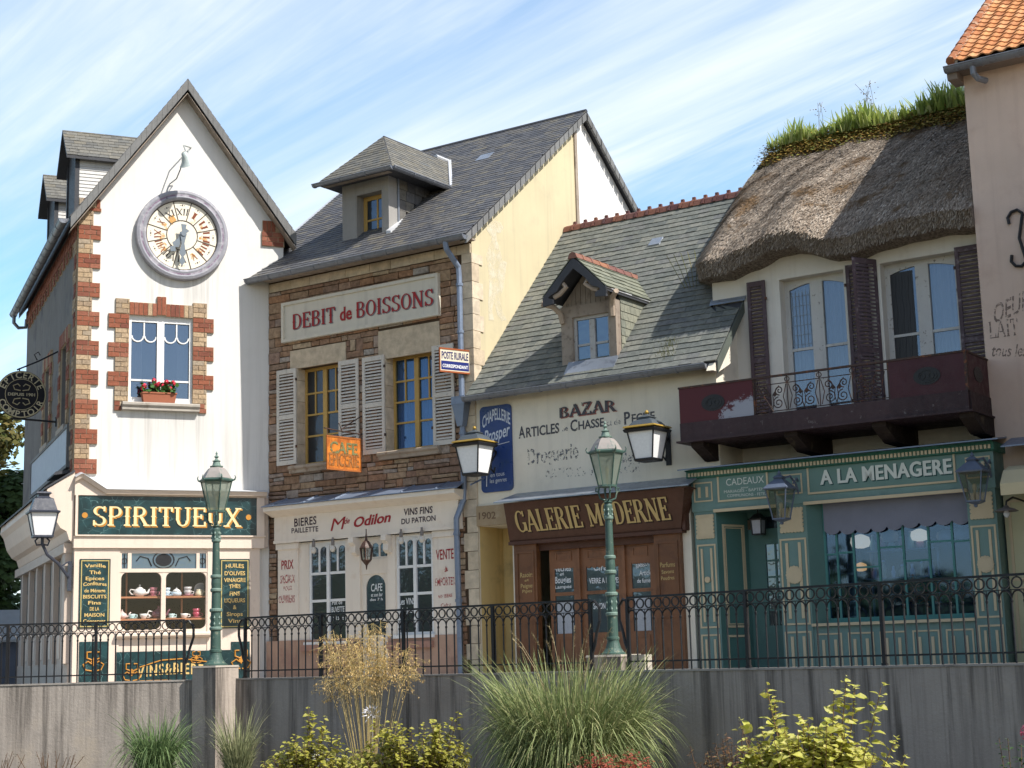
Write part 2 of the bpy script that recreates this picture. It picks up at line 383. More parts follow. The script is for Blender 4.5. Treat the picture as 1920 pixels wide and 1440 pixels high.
ochre = M('ochre_paint', (.52, .33, .10), .55, .3, .1, 8, (.42, .25, .08), (.55, .75), 8)
marble_green = marble('green_marble_paint', (.009, .036, .040), (.20, .36, .36))
gold = M('gold_lettering', (.66, .46, .17), .42, .5, .12, 20, metal=.25)
gold_dk = M('orange_gold_paint', (.50, .22, .03), .5, .4, .15, 20)
red_letter = M('red_lettering', (.36, .035, .04), .7, .2, .2, 30)
ink = M('dark_lettering', (.055, .035, .05), .75, .2, .2, 30)
brown_wood = M('brown_varnish', (.17, .072, .03), .42, .4, .25, 6, (.11, .045, .02), (.5, .7), 4, .3)
brown_dark = M('dark_brown_paint', (.085, .036, .022), .5, .35, .2, 6, streak=.3)
wood_grey = M('weathered_wood', (.33, .275, .225), .85, .1, .25, 5, (.19, .15, .12), (.5, .7), 6, .55, (.16, .12, .1))
stucco_grey = M('grey_cement', (.31, .30, .285), .9, .1, .12, 5, (.42, .36, .27), (.62, .8), 4, .35)
teal = M('teal_paint', (.145, .235, .215), .5, .35, .1, 4, (.11, .195, .19), (.5, .75), 3, .2)
teal_dk = M('deep_teal_paint', (.07, .155, .14), .45, .4, .12, 4)
teal_board = M('muted_teal_board', (.13, .22, .19), .5, .35, .08, 4)
buff = M('buff_line_paint', (.54, .44, .29), .6, .3, .1, 12)
maroon = M('maroon_sheet', (.055, .014, .02), .5, .35, .2, 3, (.36, .37, .40), (.66, .70), 1.5, .2)
maroon_plain = M('maroon_paint', (.055, .014, .02), .5, .35, .2, 3)
iron_rust = M('rusty_iron', (.055, .035, .03), .7, .3, .3, 18, (.20, .07, .03), (.52, .7), 14)
iron_black = M('black_iron', (.012, .012, .014), .45, .45, .2, 20, (.03, .025, .022), (.6, .75), 18)
def gable_mat():
    t = NT('stained_white_render'); c = t.mix(t.noise(2.2, 6), (.66, .645, .615), (.71, .695, .67)); sp = t.n('ShaderNodeSeparateXYZ'); t.l(t.tc.outputs['Object'], sp.inputs[0]); X, Z = sp.outputs['X'], sp.outputs['Z']
    st = t.noise(1, 6, (9, 9, .35), rough=.65); fine = t.rng(st, .42, .68)
    band = lambda s, a, b, e: t.math('MULTIPLY', t.rng(s, a-e, a+e), t.rng(s, b-e, b+e, 1, 0))
    sill = t.math('MULTIPLY', band(X, -.95, .6, .14), t.math('MULTIPLY', t.rng(Z, 3.9, 5.25), t.rng(Z, 5.3, 5.34, 1, 0))); clk = t.math('MULTIPLY', band(X, -.75, .8, .2), t.math('MULTIPLY', t.rng(Z, 6.6, 7.9), t.rng(Z, 8.2, 8.6, 1, 0))); low = t.rng(Z, 3.7, 6.4, .75, .15)
    m = t.math('MAXIMUM', t.math('MULTIPLY', t.math('MAXIMUM', sill, clk), .85), low); c = t.mix(t.math('MULTIPLY', m, t.math('MULTIPLY', fine, .6)), c, (.36, .345, .32)); c = t.mix(t.math('MULTIPLY', t.rng(t.noise(1.3, 7, rough=.65), .5, .72), .35), c, (.56, .545, .515)); c = t.mix(t.math('MULTIPLY', sill, .25), c, (.45, .43, .40))
    return t.fin(c, .9, 0, .1, t.noise(70, 5, rough=.7), .004)
lamp_green = M('verdigris_paint', (.052, .10, .082), .5, .4, .2, 10, (.20, .22, .16), (.56, .72), 11, .3, (.05, .1, .08))
lamp_pale = M('pale_verdigris', (.15, .22, .185), .55, .4, .2, 10)
lamp_roof = M('weathered_copper', (.30, .27, .25), .5, .4, .12, 8, (.16, .2, .18), (.5, .7), 6)
frosted = flat('frosted_glass', (.78, .78, .78), .45, .4)
frosted2 = flat('dull_white_glass', (.66, .66, .67), .5, .4)
def milky(name, col, k):
    m_ = glass_clear(name, .12, (.74, .78, .72)); t_ = m_.node_tree; o_ = [n for n in t_.nodes if n.type == 'OUTPUT_MATERIAL'][0]; src = o_.inputs[0].links[0].from_socket; d = t_.nodes.new('ShaderNodeBsdfDiffuse'); d.inputs[0].default_value = (*col, 1); tr = t_.nodes.new('ShaderNodeBsdfTranslucent'); tr.inputs[0].default_value = (*col, 1); a = t_.nodes.new('ShaderNodeMixShader'); a.inputs[0].default_value = .5; b = t_.nodes.new('ShaderNodeMixShader'); b.inputs[0].default_value = k
    t_.links.new(d.outputs[0], a.inputs[1]); t_.links.new(tr.outputs[0], a.inputs[2]); t_.links.new(src, b.inputs[1]); t_.links.new(a.outputs[0], b.inputs[2]); t_.links.new(b.outputs[0], o_.inputs[0]); return m_
lamp_glass = milky('milky_green_glass', (.50, .56, .48), .42)
curtained = glass_clear('curtained_glass', .16, (.74, .77, .80), (.62, .76, .95))
lamp_glass2 = glass_clear('old_lantern_glass', .12, (.72, .72, .66))
win_glass = glass_refl('sky_glass', refl=.3)
win_dark = glass_refl('dim_glass', (.006, .008, .012), .16)
win_mid = glass_refl('blue_glass', (.05, .07, .11), .21)
shop_glass = glass_clear('shop_glass', .10, (.9, .93, .95))
shop_glass_b = glass_clear('blue_shop_glass', .10, (.60, .72, .90), (.45, .68, 1))
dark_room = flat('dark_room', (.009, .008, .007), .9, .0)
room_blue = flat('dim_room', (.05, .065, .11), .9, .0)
shelf_wood = M('shelf_wood', (.42, .18, .09), .6, .3, .15, 10)
lace = M('lace_curtain', (.46, .465, .46), .9, .1, .22, 45)
concrete = None
# ------------------------------------------------------------------ roofs, lettering, small builders
def slates(mb, o, eu, ev, L, H, course, width, th, lo=None, hi=None, jit=.15, gap=.004):
    """overlapping slates on the plane o + u*eu + v*ev (eu along the eave, ev up the slope)"""
    o, eu, ev = Vector([float(c) for c in o]), Vector([float(c) for c in eu]).normalized(), Vector([float(c) for c in ev]).normalized()
    n = eu.cross(ev)
    if n.z < 0: n = -n
    rows = int(H/course)+1
    for r in range(rows):
        v0 = r*course; v1 = min(v0+course*1.25, H)
        if v1-v0 < .02: continue
        a = lo(v0) if lo else 0; b = hi(v0) if hi else L
        a2 = lo(v1) if lo else 0; b2 = hi(v1) if hi else L
        if b-a < .05: continue
        u = a-(width*.5 if r % 2 else 0)-random.random()*width*.1
        while u < b:
            w = width*(1+random.uniform(-jit, jit)); x0 = max(u, a); x1 = min(u+w-gap, b); u += w
            if x1-x0 < .015: continue
            y0, y1 = max(x0, a2), min(x1, b2)
            if y1 <= y0: y0 = y1 = (y0+y1)/2
            d = random.uniform(-.012, .012)*course*4; t = th*random.uniform(.8, 1.5)
            P = lambda uu, vv, h: o+eu*uu+ev*vv+n*h
            mb.hexa([P(x0, v0+d, .0), P(x1, v0+d, .0), P(y1, v1, -.004), P(y0, v1, -.004),
                     P(x0, v0+d, t+.006), P(x1, v0+d, t+.006), P(y1, v1, .003), P(y0, v1, .003)])
_HC = {}
def _glyphs(s, bold=0.0, spacing=1.0):
    """built-in font as a flat mesh: verts, faces, cap height"""
    key = (s, bold, spacing)
    if key in _HC: return _HC[key]
    cu = bpy.data.curves.new('text', 'FONT'); cu.body = s; cu.size = 1; cu.offset = bold; cu.space_character = spacing; cu.resolution_u = 3; cu.fill_mode = 'FRONT'
    cu.align_x = 'LEFT'
    ob = bpy.data.objects.new('text', cu); COL.objects.link(ob)
    dg = bpy.context.evaluated_depsgraph_get(); dg.update()
    me = bpy.data.meshes.new_from_object(ob.evaluated_get(dg))
    V = [tuple(v.co) for v in me.vertices]; P = [tuple(p.vertices) for p in me.polygons]
    bpy.data.objects.remove(ob); bpy.data.meshes.remove(me); bpy.data.curves.remove(cu)
    _HC[key] = (V, P); return V, P
SER = {  # slab letters: l x0 y0 x1 y1 w(1 thick,0 thin) / a cx cy rx ry a0 a1 ; then serif feet
 'A': (.84, 'l .1 0 .42 1 .3;l .42 1 .74 0 1;l .22 .33 .62 .33 0', '.1 0;.74 0'),
 'B': (.74, 'l .17 0 .17 1 1;l .17 1 .38 1 0;l .17 .52 .38 .52 0;l .17 0 .4 0 0;a .38 .76 .22 .24 90 -90;a .4 .26 .25 .26 90 -90', ''),
 'C': (.76, 'a .42 .5 .33 .5 48 312;l .68 .97 .68 .72 .3', ''),
 'D': (.78, 'l .17 0 .17 1 1;l .17 1 .36 1 0;l .17 0 .36 0 0;a .36 .5 .34 .5 90 -90', ''),
 'E': (.68, 'l .17 0 .17 1 1;l .05 1 .6 1 0;l .17 .52 .45 .52 0;l .05 0 .62 0 0;l .6 1 .6 .76 .25;l .62 0 .62 .25 .25;l .45 .64 .45 .4 .2', ''),
 'F': (.64, 'l .17 0 .17 1 1;l .05 1 .6 1 0;l .17 .5 .45 .5 0;l .6 1 .6 .76 .25', '.17 0'),
 'G': (.82, 'a .42 .5 .34 .5 48 330;l .7 .97 .7 .72 .3;l .7 .42 .7 .06 1;l .54 .42 .8 .42 0', ''),
 'H': (.86, 'l .18 0 .18 1 1;l .68 0 .68 1 1;l .18 .5 .68 .5 0', '.18 0;.68 0;.18 1;.68 1'),
 'I': (.40, 'l .2 0 .2 1 1', '.2 0;.2 1'),
 'L': (.66, 'l .17 0 .17 1 1;l .05 0 .6 0 0;l .6 0 .6 .28 .25', '.17 1'),
 'M': (1.0, 'l .16 0 .16 1 .25;l .16 1 .5 .12 1;l .5 .12 .84 1 .25;l .84 0 .84 1 1', '.16 0;.84 0;.16 1;.84 1'),
 'N': (.88, 'l .16 0 .16 1 .25;l .16 1 .7 0 1;l .7 0 .7 1 .25', '.16 0;.16 1;.7 1'),
 'O': (.80, 'a .4 .5 .33 .5 0 360', ''),
 'P': (.70, 'l .17 0 .17 1 1;l .17 1 .38 1 0;l .17 .46 .38 .46 0;a .38 .73 .24 .27 90 -90', '.17 0'),
 'R': (.80, 'l .17 0 .17 1 1;l .17 1 .38 1 0;l .17 .5 .4 .5 0;a .38 .75 .23 .25 90 -90;l .42 .5 .68 0 1', '.17 0;.68 0'),
 'S': (.68, 'a .34 .755 .24 .245 35 270;a .34 .255 .26 .255 90 -150;l .56 1 .56 .74 .25;l .1 0 .1 .28 .25', ''),
 'T': (.72, 'l .36 0 .36 1 1;l .08 1 .64 1 0;l .08 1 .08 .76 .3;l .64 1 .64 .76 .3', '.36 0'),
 'U': (.84, 'l .18 .3 .18 1 1;l .66 .3 .66 1 .6;a .42 .3 .24 .3 180 360', '.18 1;.66 1'),
 'V': (.82, 'l .1 1 .42 0 1;l .42 0 .74 1 .3', '.1 1;.74 1'),
 'X': (.80, 'l .12 1 .68 0 1;l .12 0 .68 1 .3', '.12 0;.68 0;.12 1;.68 1'),
 'Z': (.74, 'l .1 1 .64 1 .1;l .64 1 .1 0 1;l .1 0 .66 0 .1;l .1 1 .1 .76 .25;l .66 0 .66 .25 .25', ''),
 ' ': (.42, '', ''), '.': (.3, 'd .12 .08', ''), '-': (.5, 'l .08 .45 .4 .45 0', ''), '&': (.5, '', ''),
}
def _serif(s, thick=.17, thin=.07, foot=.16, spur=0.0):
    V = []; P = []; lay = []
    def quad(pts, k):
        i = len(V); V.extend(pts); P.append(tuple(range(i, i+len(pts)))); lay.append(k)
    x = 0; k = 0
    for ch in s:
        w, st, ft = SER[ch]
        for c in [q for q in st.split(';') if q]:
            k += 1; t = c.split(); n = [float(q) for q in t[1:]]
            if t[0] == 'l':
                x0, y0, x1, y1 = n[:4]; ww = thin+(thick-thin)*n[4]; d = math.hypot(x1-x0, y1-y0); ux, uy = (x1-x0)/d, (y1-y0)/d
                if abs(uy) < .2:
                    y0 = min(max(y0, ww/2), 1-ww/2); y1 = y0; px, py = 0, ww/2
                    quad([(x+x0, y0-py), (x+x1, y1-py), (x+x1, y1+py), (x+x0, y0+py)], k)
                elif abs(ux) < .05:
                    px = ww/2; quad([(x+x0-px, y0), (x+x1-px, y1), (x+x1+px, y1), (x+x0+px, y0)], k)
                    if spur and n[4] == 1 and abs(y1-y0) > .9:
                        k += 1; quad([(x+x0-px-spur, .5), (x+x0, .40), (x+x0+px+spur, .5), (x+x0, .60)], k)
                else:
                    px = ww/2/abs(uy); quad([(x+x0-px, y0), (x+x0+px, y0), (x+x1+px, y1), (x+x1-px, y1)], k)
            elif t[0] == 'a':
                cx, cy, rx, ry, a0, a1 = n; N_ = max(6, int(abs(a1-a0)/15)); pr = None
                for i in range(N_+1):
                    a = rad(a0+(a1-a0)*i/N_); ww = thin+(thick-thin)*abs(math.cos(a))**1.3
                    o_ = (x+cx+rx*math.cos(a)+ww*.25*math.cos(a), cy+(ry)*math.sin(a)); q = max(.15, 1-ww/max(rx, .01)); q2 = max(.15, 1-max(ww*.55, thin)/ry)
                    i_ = (x+cx+rx*math.cos(a)*1-ww*.75*math.cos(a), cy+ry*q2*math.sin(a))
                    if pr: quad([pr[0], o_, i_, pr[1]], k)
                    pr = (o_, i_)
            elif t[0] == 'd':
                quad([(x+n[0]+.09*math.cos(rad(q*45)), n[1]+.09*math.sin(rad(q*45))) for q in range(8)], k)
        for c in [q for q in ft.split(';') if q]:
            k += 1; fx, fy = [float(q) for q in c.split()]; b = thin if fy < .5 else -thin
            quad([(x+fx-foot, fy), (x+fx+foot, fy), (x+fx+foot*.9, fy+b), (x+fx-foot*.9, fy+b)], k)
        x += w
    return V, P, lay
def letters(parent, name, s, F, BL, BR, TL, y, mats, style='sans', bold=.0, slant=0, arc=0, arc2=0, thick=.006, px=True, spacing=1.0, T=None, label=None, foot=.16, sth=.17, sthin=.07, spur=0):
    """lettering in the plane y of frame F; BL, BR, TL: pixels of the baseline ends and of the top of the first capital (or local x,z when px=False)"""
    if px:
        b0 = F.at(*BL, y); b1 = F.at(*BR, y); t0 = F.at(*TL, y); x0, z0, x1, z1, h = b0[0], b0[2], b1[0], b1[2], t0[2]-b0[2]
    else:
        x0, z0 = BL; x1, z1 = BR; h = TL
    if style == 'serif':
        V, P, lay = _serif(s, sth, sthin, foot, spur); cap = 1.0
    else:
        V, P = _glyphs(s, min(bold, .018), spacing); cap = .70; lay = None
    if not V: return None
    vx0 = min(v[0] for v in V); vx1 = max(v[0] for v in V)
    def mp(v, dyy):
        u = (v[0]-vx0)/(vx1-vx0); vv = v[1]/cap
        return (x0+(x1-x0)*u+slant*vv*h, y-dyy, z0+(z1-z0)*u+vv*h*(1+arc2*math.sin(math.pi*u))+arc*math.sin(math.pi*u))
    fat = max(0, bold-.018)*1.1; mb = MB(T)
    if style == 'serif':
        for p, k in zip(P, lay):
            mb.poly(*[mp(V[i], thick+.00015*(k % 40)) for i in p])
    else:
        for sh in ((0,) if not fat else (-fat, 0, fat)):
            ids = [mb.v(mp((v[0]+sh, v[1]), thick+sh*.02)) for v in V]
            for p in P: mb.f([ids[i] for i in p])
    o = mb.build(name, mats, parent, recalc=False, label=label)
    return o
def window_bars(mb, x0, x1, z0, z1, y0, y1, fw, bars_x=(), bars_z=(), bw=.03):
    frame_rect(mb, x0, x1, z0, z1, fw, y0, y1)
    for bx in bars_x: mb.box(bx-bw/2, bx+bw/2, y0+.006, y1-.006, z0+fw, z1-fw)
    for bz in bars_z: mb.box(x0+fw, x1-fw, y0+.009, y1-.009, bz-bw/2, bz+bw/2)
def brick_block(mbr, mbt, mbm, x0, x1, z0, z1, y, red, course, soldier=False, T=None, L=.23, gap=.012, yb=None):
    """courses of bricks proud of a mortar backing"""
    mb = mbr if red else mbt
    yb = y+.03 if yb is None else yb
    mbm.box(x0, x1, y, yb, z0, z1)
    if soldier:
        n = max(1, round((x1-x0)/.085)); w = (x1-x0)/n
        for i in range(n):
            q = mbr if random.random() < .55 else mbt
            q.box(x0+i*w+gap/2, x0+(i+1)*w-gap/2, y-.012-random.random()*.006, y+.01, z0+gap/2, z1-gap/2)
        return
    n = max(1, round((z1-z0)/course)); c = (z1-z0)/n
    for r in range(n):
        u = x0-(L*.5 if r % 2 else 0)
        while u < x1-.01:
            a = max(u, x0); b = min(u+L, x1); u += L
            if b-a < .04: continue
            mb.box(a+gap/2, b-gap/2-random.random()*.004, y-.012-random.random()*.008, y+.01, z0+r*c+gap/2, z0+(r+1)*c-gap/2)
def curtain(parent, x0, x1, z0, z1, y, mat, n=40):
    cu = MB(); P = [(x0+(x1-x0)*k/n, y+.018*math.sin(k*1.15)+.010*math.sin(k*2.7+1)) for k in range(n+1)]
    for p, q in zip(P[:-1], P[1:]): cu.quad((p[0], p[1], z0), (q[0], q[1], z0), (q[0], q[1], z1), (p[0], p[1], z1))
    cu.build('curtain', mat, parent)
def shutter(parent, x0, x1, z0, z1, y, mat, midr=(.5,), ang=0, hinge=None, name='shutter', slat=.062):
    """louvred shutter; ang swings it about its hinge edge (degrees, out of the wall)"""
    T = None
    if ang:
        hx = x0 if hinge == 'l' else x1; c, s_ = math.cos(rad(ang)), math.sin(rad(ang))
        def T(px, py, pz): return (hx+(px-hx)*c, py-abs(px-hx)*s_, pz)
    mb = MB(T); st = .062; yf, yb = y-.035, y-.002
    mb.box(x0, x0+st, yf, yb, z0, z1); mb.box(x1-st, x1, yf, yb, z0, z1)
    zs = [z0]+[z0+(z1-z0)*k for k in midr]+[z1]
    rl = []
    for i, z in enumerate(zs):
        a = z if i == 0 else (z-.09 if i == len(zs)-1 else z-.045)
        mb.box(x0+st, x1-st, yf+.003, yb-.003, a, a+.09); rl.append((a, a+.09))
    for (a, b), (c_, d) in zip(rl[:-1], rl[1:]):
        n = int((c_-b)/slat)
        for k in range(n):
            z = b+(k+.2)*(c_-b)/n
            mb.hexa([(x0+st, yf+.004, z), (x1-st, yf+.004, z), (x1-st, yf+.012, z), (x0+st, yf+.012, z),
                     (x0+st, yb-.010, z+slat*.62), (x1-st, yb-.010, z+slat*.62), (x1-st, yb-.003, z+slat*.62), (x0+st, yb-.003, z+slat*.62)])
    o = mb.build(name, mat, parent)
    hb = MB(T)
    hxx = x0 if hinge != 'l' else x1
    for z in (z0+.18*(z1-z0), z0+.88*(z1-z0)):
        hb.box(x1-.005 if hinge == 'r' else x0-.03, x1+.03 if hinge == 'r' else x0+.005, yf-.012, yf+.01, z-.025, z+.025)
    hb.build('hinge', iron_rust, o)
    return o
def rough_stones(mb, x0, x1, z0, z1, y, holes, hmin=.09, hmax=.2, wmin=.16, wmax=.52, proud=.02):
    z = z0
    while z < z1-.02:
        h = min(random.uniform(hmin, hmax), z1-z)
        if z1-z-h < .05: h = z1-z
        x = x0-random.random()*.2
        while x < x1:
            w = random.uniform(wmin, wmax); a, b = max(x, x0), min(x+w, x1); x += w
            segs = [(a, b)]
            for o in holes:
                if z+h > o[2]+.015 and z < o[3]-.015:
                    ns = []
                    for (p, q) in segs:
                        if q <= o[0] or p >= o[1]: ns.append((p, q))
                        else:
                            if p < o[0]: ns.append((p, o[0]))
                            if q > o[1]: ns.append((o[1], q))
                    segs = ns
            for p, q in segs:
                if q-p < .05: continue
                zz = [(z, z+h)]
                if h > .15 and random.random() < .35: zz = [(z, z+h*.5), (z+h*.5, z+h)]
                for (c, d) in zz:
                    g = .008; j = lambda: random.uniform(-.008, .008); pr = proud+random.uniform(-.012, .014)
                    fl = [(p+g+j(), c+g+j()), (q-g+j(), c+g+j()), (q-g+j(), d-g+j()), (p+g+j(), d-g+j())]
                    bv = .012
                    cx, cz = (p+q)/2, (c+d)/2
                    ins = [(X+(bv if X < cx else -bv), Z+(bv if Z < cz else -bv)) for X, Z in fl]
                    mb.loft([[(X, y, Z) for X, Z in fl], [(X, y-pr*.75, Z) for X, Z in fl], [(X, y-pr+random.uniform(-.004, .004), Z) for X, Z in ins]])
        z += h
def gutter(mb, p0, p1, r=.075, seg=8):
    """half-round gutter with rolled lip and joint collars along p0-p1"""
    p0, p1 = Vector(p0), Vector(p1); d = (p1-p0).normalized(); u = Vector((0, 0, 1)).cross(d).normalized()
    def rng_(p, R): 
        o_ = [p+u*R*math.cos(math.pi+math.pi*k/seg)+Vector((0, 0, 1))*R*math.sin(math.pi+math.pi*k/seg) for k in range(seg+1)]
        i_ = [p+u*(R-.012)*math.cos(math.pi+math.pi*k/seg)+Vector((0, 0, 1))*((R-.012)*math.sin(math.pi+math.pi*k/seg)) for k in range(seg, -1, -1)]
        return o_+i_
    mb.loft([rng_(p0, r), rng_(p1, r)])
    for sgn in (-1, 1): mb.tube([p0+u*r*sgn, p1+u*r*sgn], .012, 6)
    L = (p1-p0).length; n = int(L/.55)
    for k in range(n+1):
        q = p0+d*(L*(k+.03)/(n+.06)); mb.loft([rng_(q, r+.009), rng_(q+d*.035, r+.009)])
    for q in (p0, p1-d*.01): # stop ends
        mb.loft([[q+u*r*.97*math.cos(math.pi+math.pi*k/seg)+Vector((0, 0, 1))*r*.97*math.sin(math.pi+math.pi*k/seg) for k in range(seg+1)],
                 [q+d*.01+u*r*.97*math.cos(math.pi+math.pi*k/seg)+Vector((0, 0, 1))*r*.97*math.sin(math.pi+math.pi*k/seg) for k in range(seg+1)]])
# ================================================================== SETTING: ground
Cw = [np.array(p) for p in ((-16, 26.45), (-4.62, 26.0), (1.15, 21.7), (5.6, 17.35), (9.5, 13.6))]   # line of the garden wall, seen face
def setting():
    g = MB(); g.quad((-400, -60, -1.62), (400, -60, -1.62), (400, 600, -1.62), (-400, 600, -1.62))
    t = NT('garden_soil'); c = t.mix(t.rng(t.noise(.8, 6), .35, .7), (.055, .038, .024), (.05, .07, .02)); c = t.mix(t.rng(t.noise(18, 5), .4, .7), c, (.03, .02, .014))
    soil = t.fin(c, .95, 0, .1, t.noise(9, 6), .03)
    o = g.build('ground', soil, F=WORLD); o['kind'] = 'structure'
    s = MB(); P = [(p[0]+.15*.5, p[1]+.15*.85) for p in Cw]
    pol = P+[(80, 60), (80, 140), (-80, 140), (-80, 60), (-30, 27)]
    s.prismz(pol[::-1], -1.75, -.115)
    t = NT('street_paving'); b = t.n('ShaderNodeTexBrick'); b.inputs['Scale'].default_value = 5; t.l(t.tc.outputs['Object'], b.inputs['Vector'])
    b.inputs['Color1'].default_value = (.36, .33, .29, 1); b.inputs['Color2'].default_value = (.44, .41, .36, 1); b.inputs['Mortar'].default_value = (.09, .085, .08, 1)
    pav = t.fin(t.mix(t.noise(3, 5), b.outputs[0], (.36, .34, .3)), .9, 0, .15)
    o = s.build('street', pav, F=WORLD); o['kind'] = 'structure'
setting()

# ================================================================== CLOCK HOUSE
XL, XR, APX, EZ_, RZ = -3.82, .30, -1.76, 9.20, 12.02
LEN = 8.7
def Gt(x, y, z): return (XL+y, -x, z)           # side frame G -> front frame B
house1 = thing('clock_house', 'tall white gabled house with brick corners and a big round clock', 'house', B, -1.8, 0, -.12)
def clock_house():
    P = house1
    wx0, wx1, wz0, wz1 = B.rect(241, 594, 360.5, 755)
    sx0, sx1 = B.at(222, 1100)[0], B.at(390, 1100)[0]
    body = MB()
    outl = [(XL, -.12), (XR, -.12), (XR, EZ_+.05), (APX, RZ-.22), (XL, EZ_+.05)]
    shop_hole = (sx0, sx1, .72, 2.62, .1)
    wall_front(body, outl, [(wx0, wx1, wz0, wz1, .16), shop_hole])
    body.quad((XR, 0, -.12), (XR, LEN, -.12), (XR, LEN, EZ_), (XR, 0, EZ_))
    body.poly((XL, LEN, -.12), (XL, LEN, EZ_), (APX, LEN, RZ-.2), (XR, LEN, EZ_), (XR, LEN, -.12))
    body.build('wall', gable_mat(), P)
    # side wall, in the shade, with two tall windows
    sw = MB(Gt); holes = []
    for l, r, t, b in ((100, 130, 590, 745), (66, 86, 640, 800)):
        x0 = G.at(l, 700)[0]; x1 = G.at(r, 700)[0]; holes.append((x0, x1, 4.9, 6.55, .2))
    holes = [(-2.05, -1.15, 5.05, 6.75, .2), (-4.75, -3.85, 5.05, 6.75, .2)]
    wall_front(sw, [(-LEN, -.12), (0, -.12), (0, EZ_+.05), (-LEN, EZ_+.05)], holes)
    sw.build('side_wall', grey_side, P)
    for h in holes:
        w = MB(Gt); window_bars(w, h[0], h[1], h[2], h[3], .1, .16, .06, ((h[0]+h[1])/2,), (h[2]+.55, h[2]+1.1))
        wo = w.build('window', worn_white, P); g_ = MB(Gt); g_.box(h[0]+.03, h[1]-.03, .165, .18, h[2]+.03, h[3]-.03); g_.build('pane', win_dark, wo)
        s_ = MB(Gt); s_.box(h[0]-.12, h[1]+.12, -.09, .1, h[2]-.1, h[2]-.002); s_.build('sill', grey_stone, wo)
        br, bt, bm = MB(Gt), MB(Gt), MB(Gt); k = 0; z = h[2]
        while z < h[3]-.05:
            z2 = min(z+.29, h[3]); wd = .36 if k % 2 else .22
            brick_block(br, bt, bm, h[0]-wd, h[0]-.002, z, z2, -.03, k % 2 == 1, .097); brick_block(br, bt, bm, h[1]+.002, h[1]+wd, z, z2, -.03, k % 2 == 1, .097); k += 1; z = z2
        brick_block(br, bt, bm, h[0]-.25, h[1]+.25, h[3], h[3]+.3, -.03, True, .1, True)
        q = bm.build('brick_surround', mortar, wo); r_ = MB(); r_.V = br.V+bt.V; n = len(br.V); r_.P = br.P+[tuple(i+n for i in f) for f in bt.P]; r_.M = [0]*len(br.P)+[1]*len(bt.P); r_.SM = [False]*len(r_.P)
        r_.build('brick', [brick_red, brick_tan], wo)
    # brick quoins: left front corner (and its return), right stub
    def quoin(specs, name='quoin'):
        br, bt, bm = MB(), MB(), MB(); br2, bt2, bm2 = MB(Gt), MB(Gt), MB(Gt)
        z, k = 3.93, 1
        zt = 9.22
        while z < zt-.03:
            z2 = min(z+.29, zt); red = k % 2 == 1
            wd = .42 if red else .27
            brick_block(br, bt, bm, XL-.015, XL+wd, z, z2, -.03, red, .097)
            brick_block(br2, bt2, bm2, -(.30 if red else .44), -.03, z, z2, -.03, red, .097)
            z = z2; k += 1
        allr = MB(); allr.V = br.V+br2.V+bt.V+bt2.V; off = 0
        for src, mi in ((br, 0), (br2, 0), (bt, 1), (bt2, 1)):
            allr.P += [tuple(i+off for i in f) for f in src.P]; allr.M += [mi]*len(src.P); off += len(src.V)
        allr.SM = [False]*len(allr.P)
        mo = MB(); mo.V = bm.V+bm2.V; n = len(bm.V); mo.P = bm.P+[tuple(i+n for i in f) for f in bm2.P]; mo.M = [0]*len(mo.P); mo.SM = [False]*len(mo.P)
        q = mo.build('quoin', mortar, P); allr.build('brick', [brick_red, brick_tan], q)
    quoin(None)
    br, bt, bm = MB(), MB(), MB()
    qx = B.at(490, 440)[0]
    brick_block(br, bt, bm, qx, XR+.01, 8.72, 9.02, -.03, True, .1); brick_block(br, bt, bm, qx+.02, XR+.01, 9.02, 9.26, -.03, True, .1, True)
    def joinb(br, bt, parent):
        r_ = MB(); n = len(br.V); r_.V = br.V+bt.V; r_.P = br.P+[tuple(i+n for i in f) for f in bt.P]; r_.M = [0]*len(br.P)+[1]*len(bt.P); r_.SM = [False]*len(r_.P)
        return r_.build('brick', [brick_red, brick_tan], parent)
    q = bm.build('quoin', mortar, P); joinb(br, bt, q)
    br, bt, bm = MB(), MB(), MB(); brick_block(br, bt, bm, XL-.015, XL+.40, 9.22, 9.40, -.03, True, .1, True); q = bm.build('quoin', mortar, P); joinb(br, bt, q)
    # upper window
    w = MB(); mid = (wx0+wx1)/2
    zt = wz1-.10
    frame_rect(w, wx0, wx1, wz0, wz1, .055, .03, .12); w.box(wx0+.055, wx1-.055, .035, .115, wz1-.12, wz1-.055)
    w.box(mid-.07, mid+.07, .02, .11, wz0+.055, wz1-.12)
    rail = wz0+(wz1-wz0)*.255
    for a, b in ((wx0+.055, mid-.07), (mid+.07, wx1-.055)):
        w.box(a, b, .04, .1, wz0+.055, wz0+.10); w.box(a, b, .045, .1, rail-.018, rail+.018)
        c = (a+b)/2; half = (b-a)/2; yy = (.045, .1); zc = wz1-.40
        for k in (0, 1):
            u0, u1 = a+k*half, a+(k+1)*half; cx = (u0+u1)/2; r = half/2
            pts = arc_pts(cx, zc, r, r, 180, 360, 10)
            for p, q in zip(pts[:-1], pts[1:]):
                nx, nz = (cx-p[0])/r*.026, (zc-p[1])/r*.026; mx_, mz_ = (cx-q[0])/r*.026, (zc-q[1])/r*.026
                w.prism([p, q, (q[0]+mx_, q[1]+mz_), (p[0]+nx, p[1]+nz)], *yy)
        w.box(c-.013, c+.013, .047, .098, zc, wz1-.12)
    wo = w.build('window', white_paint, P)
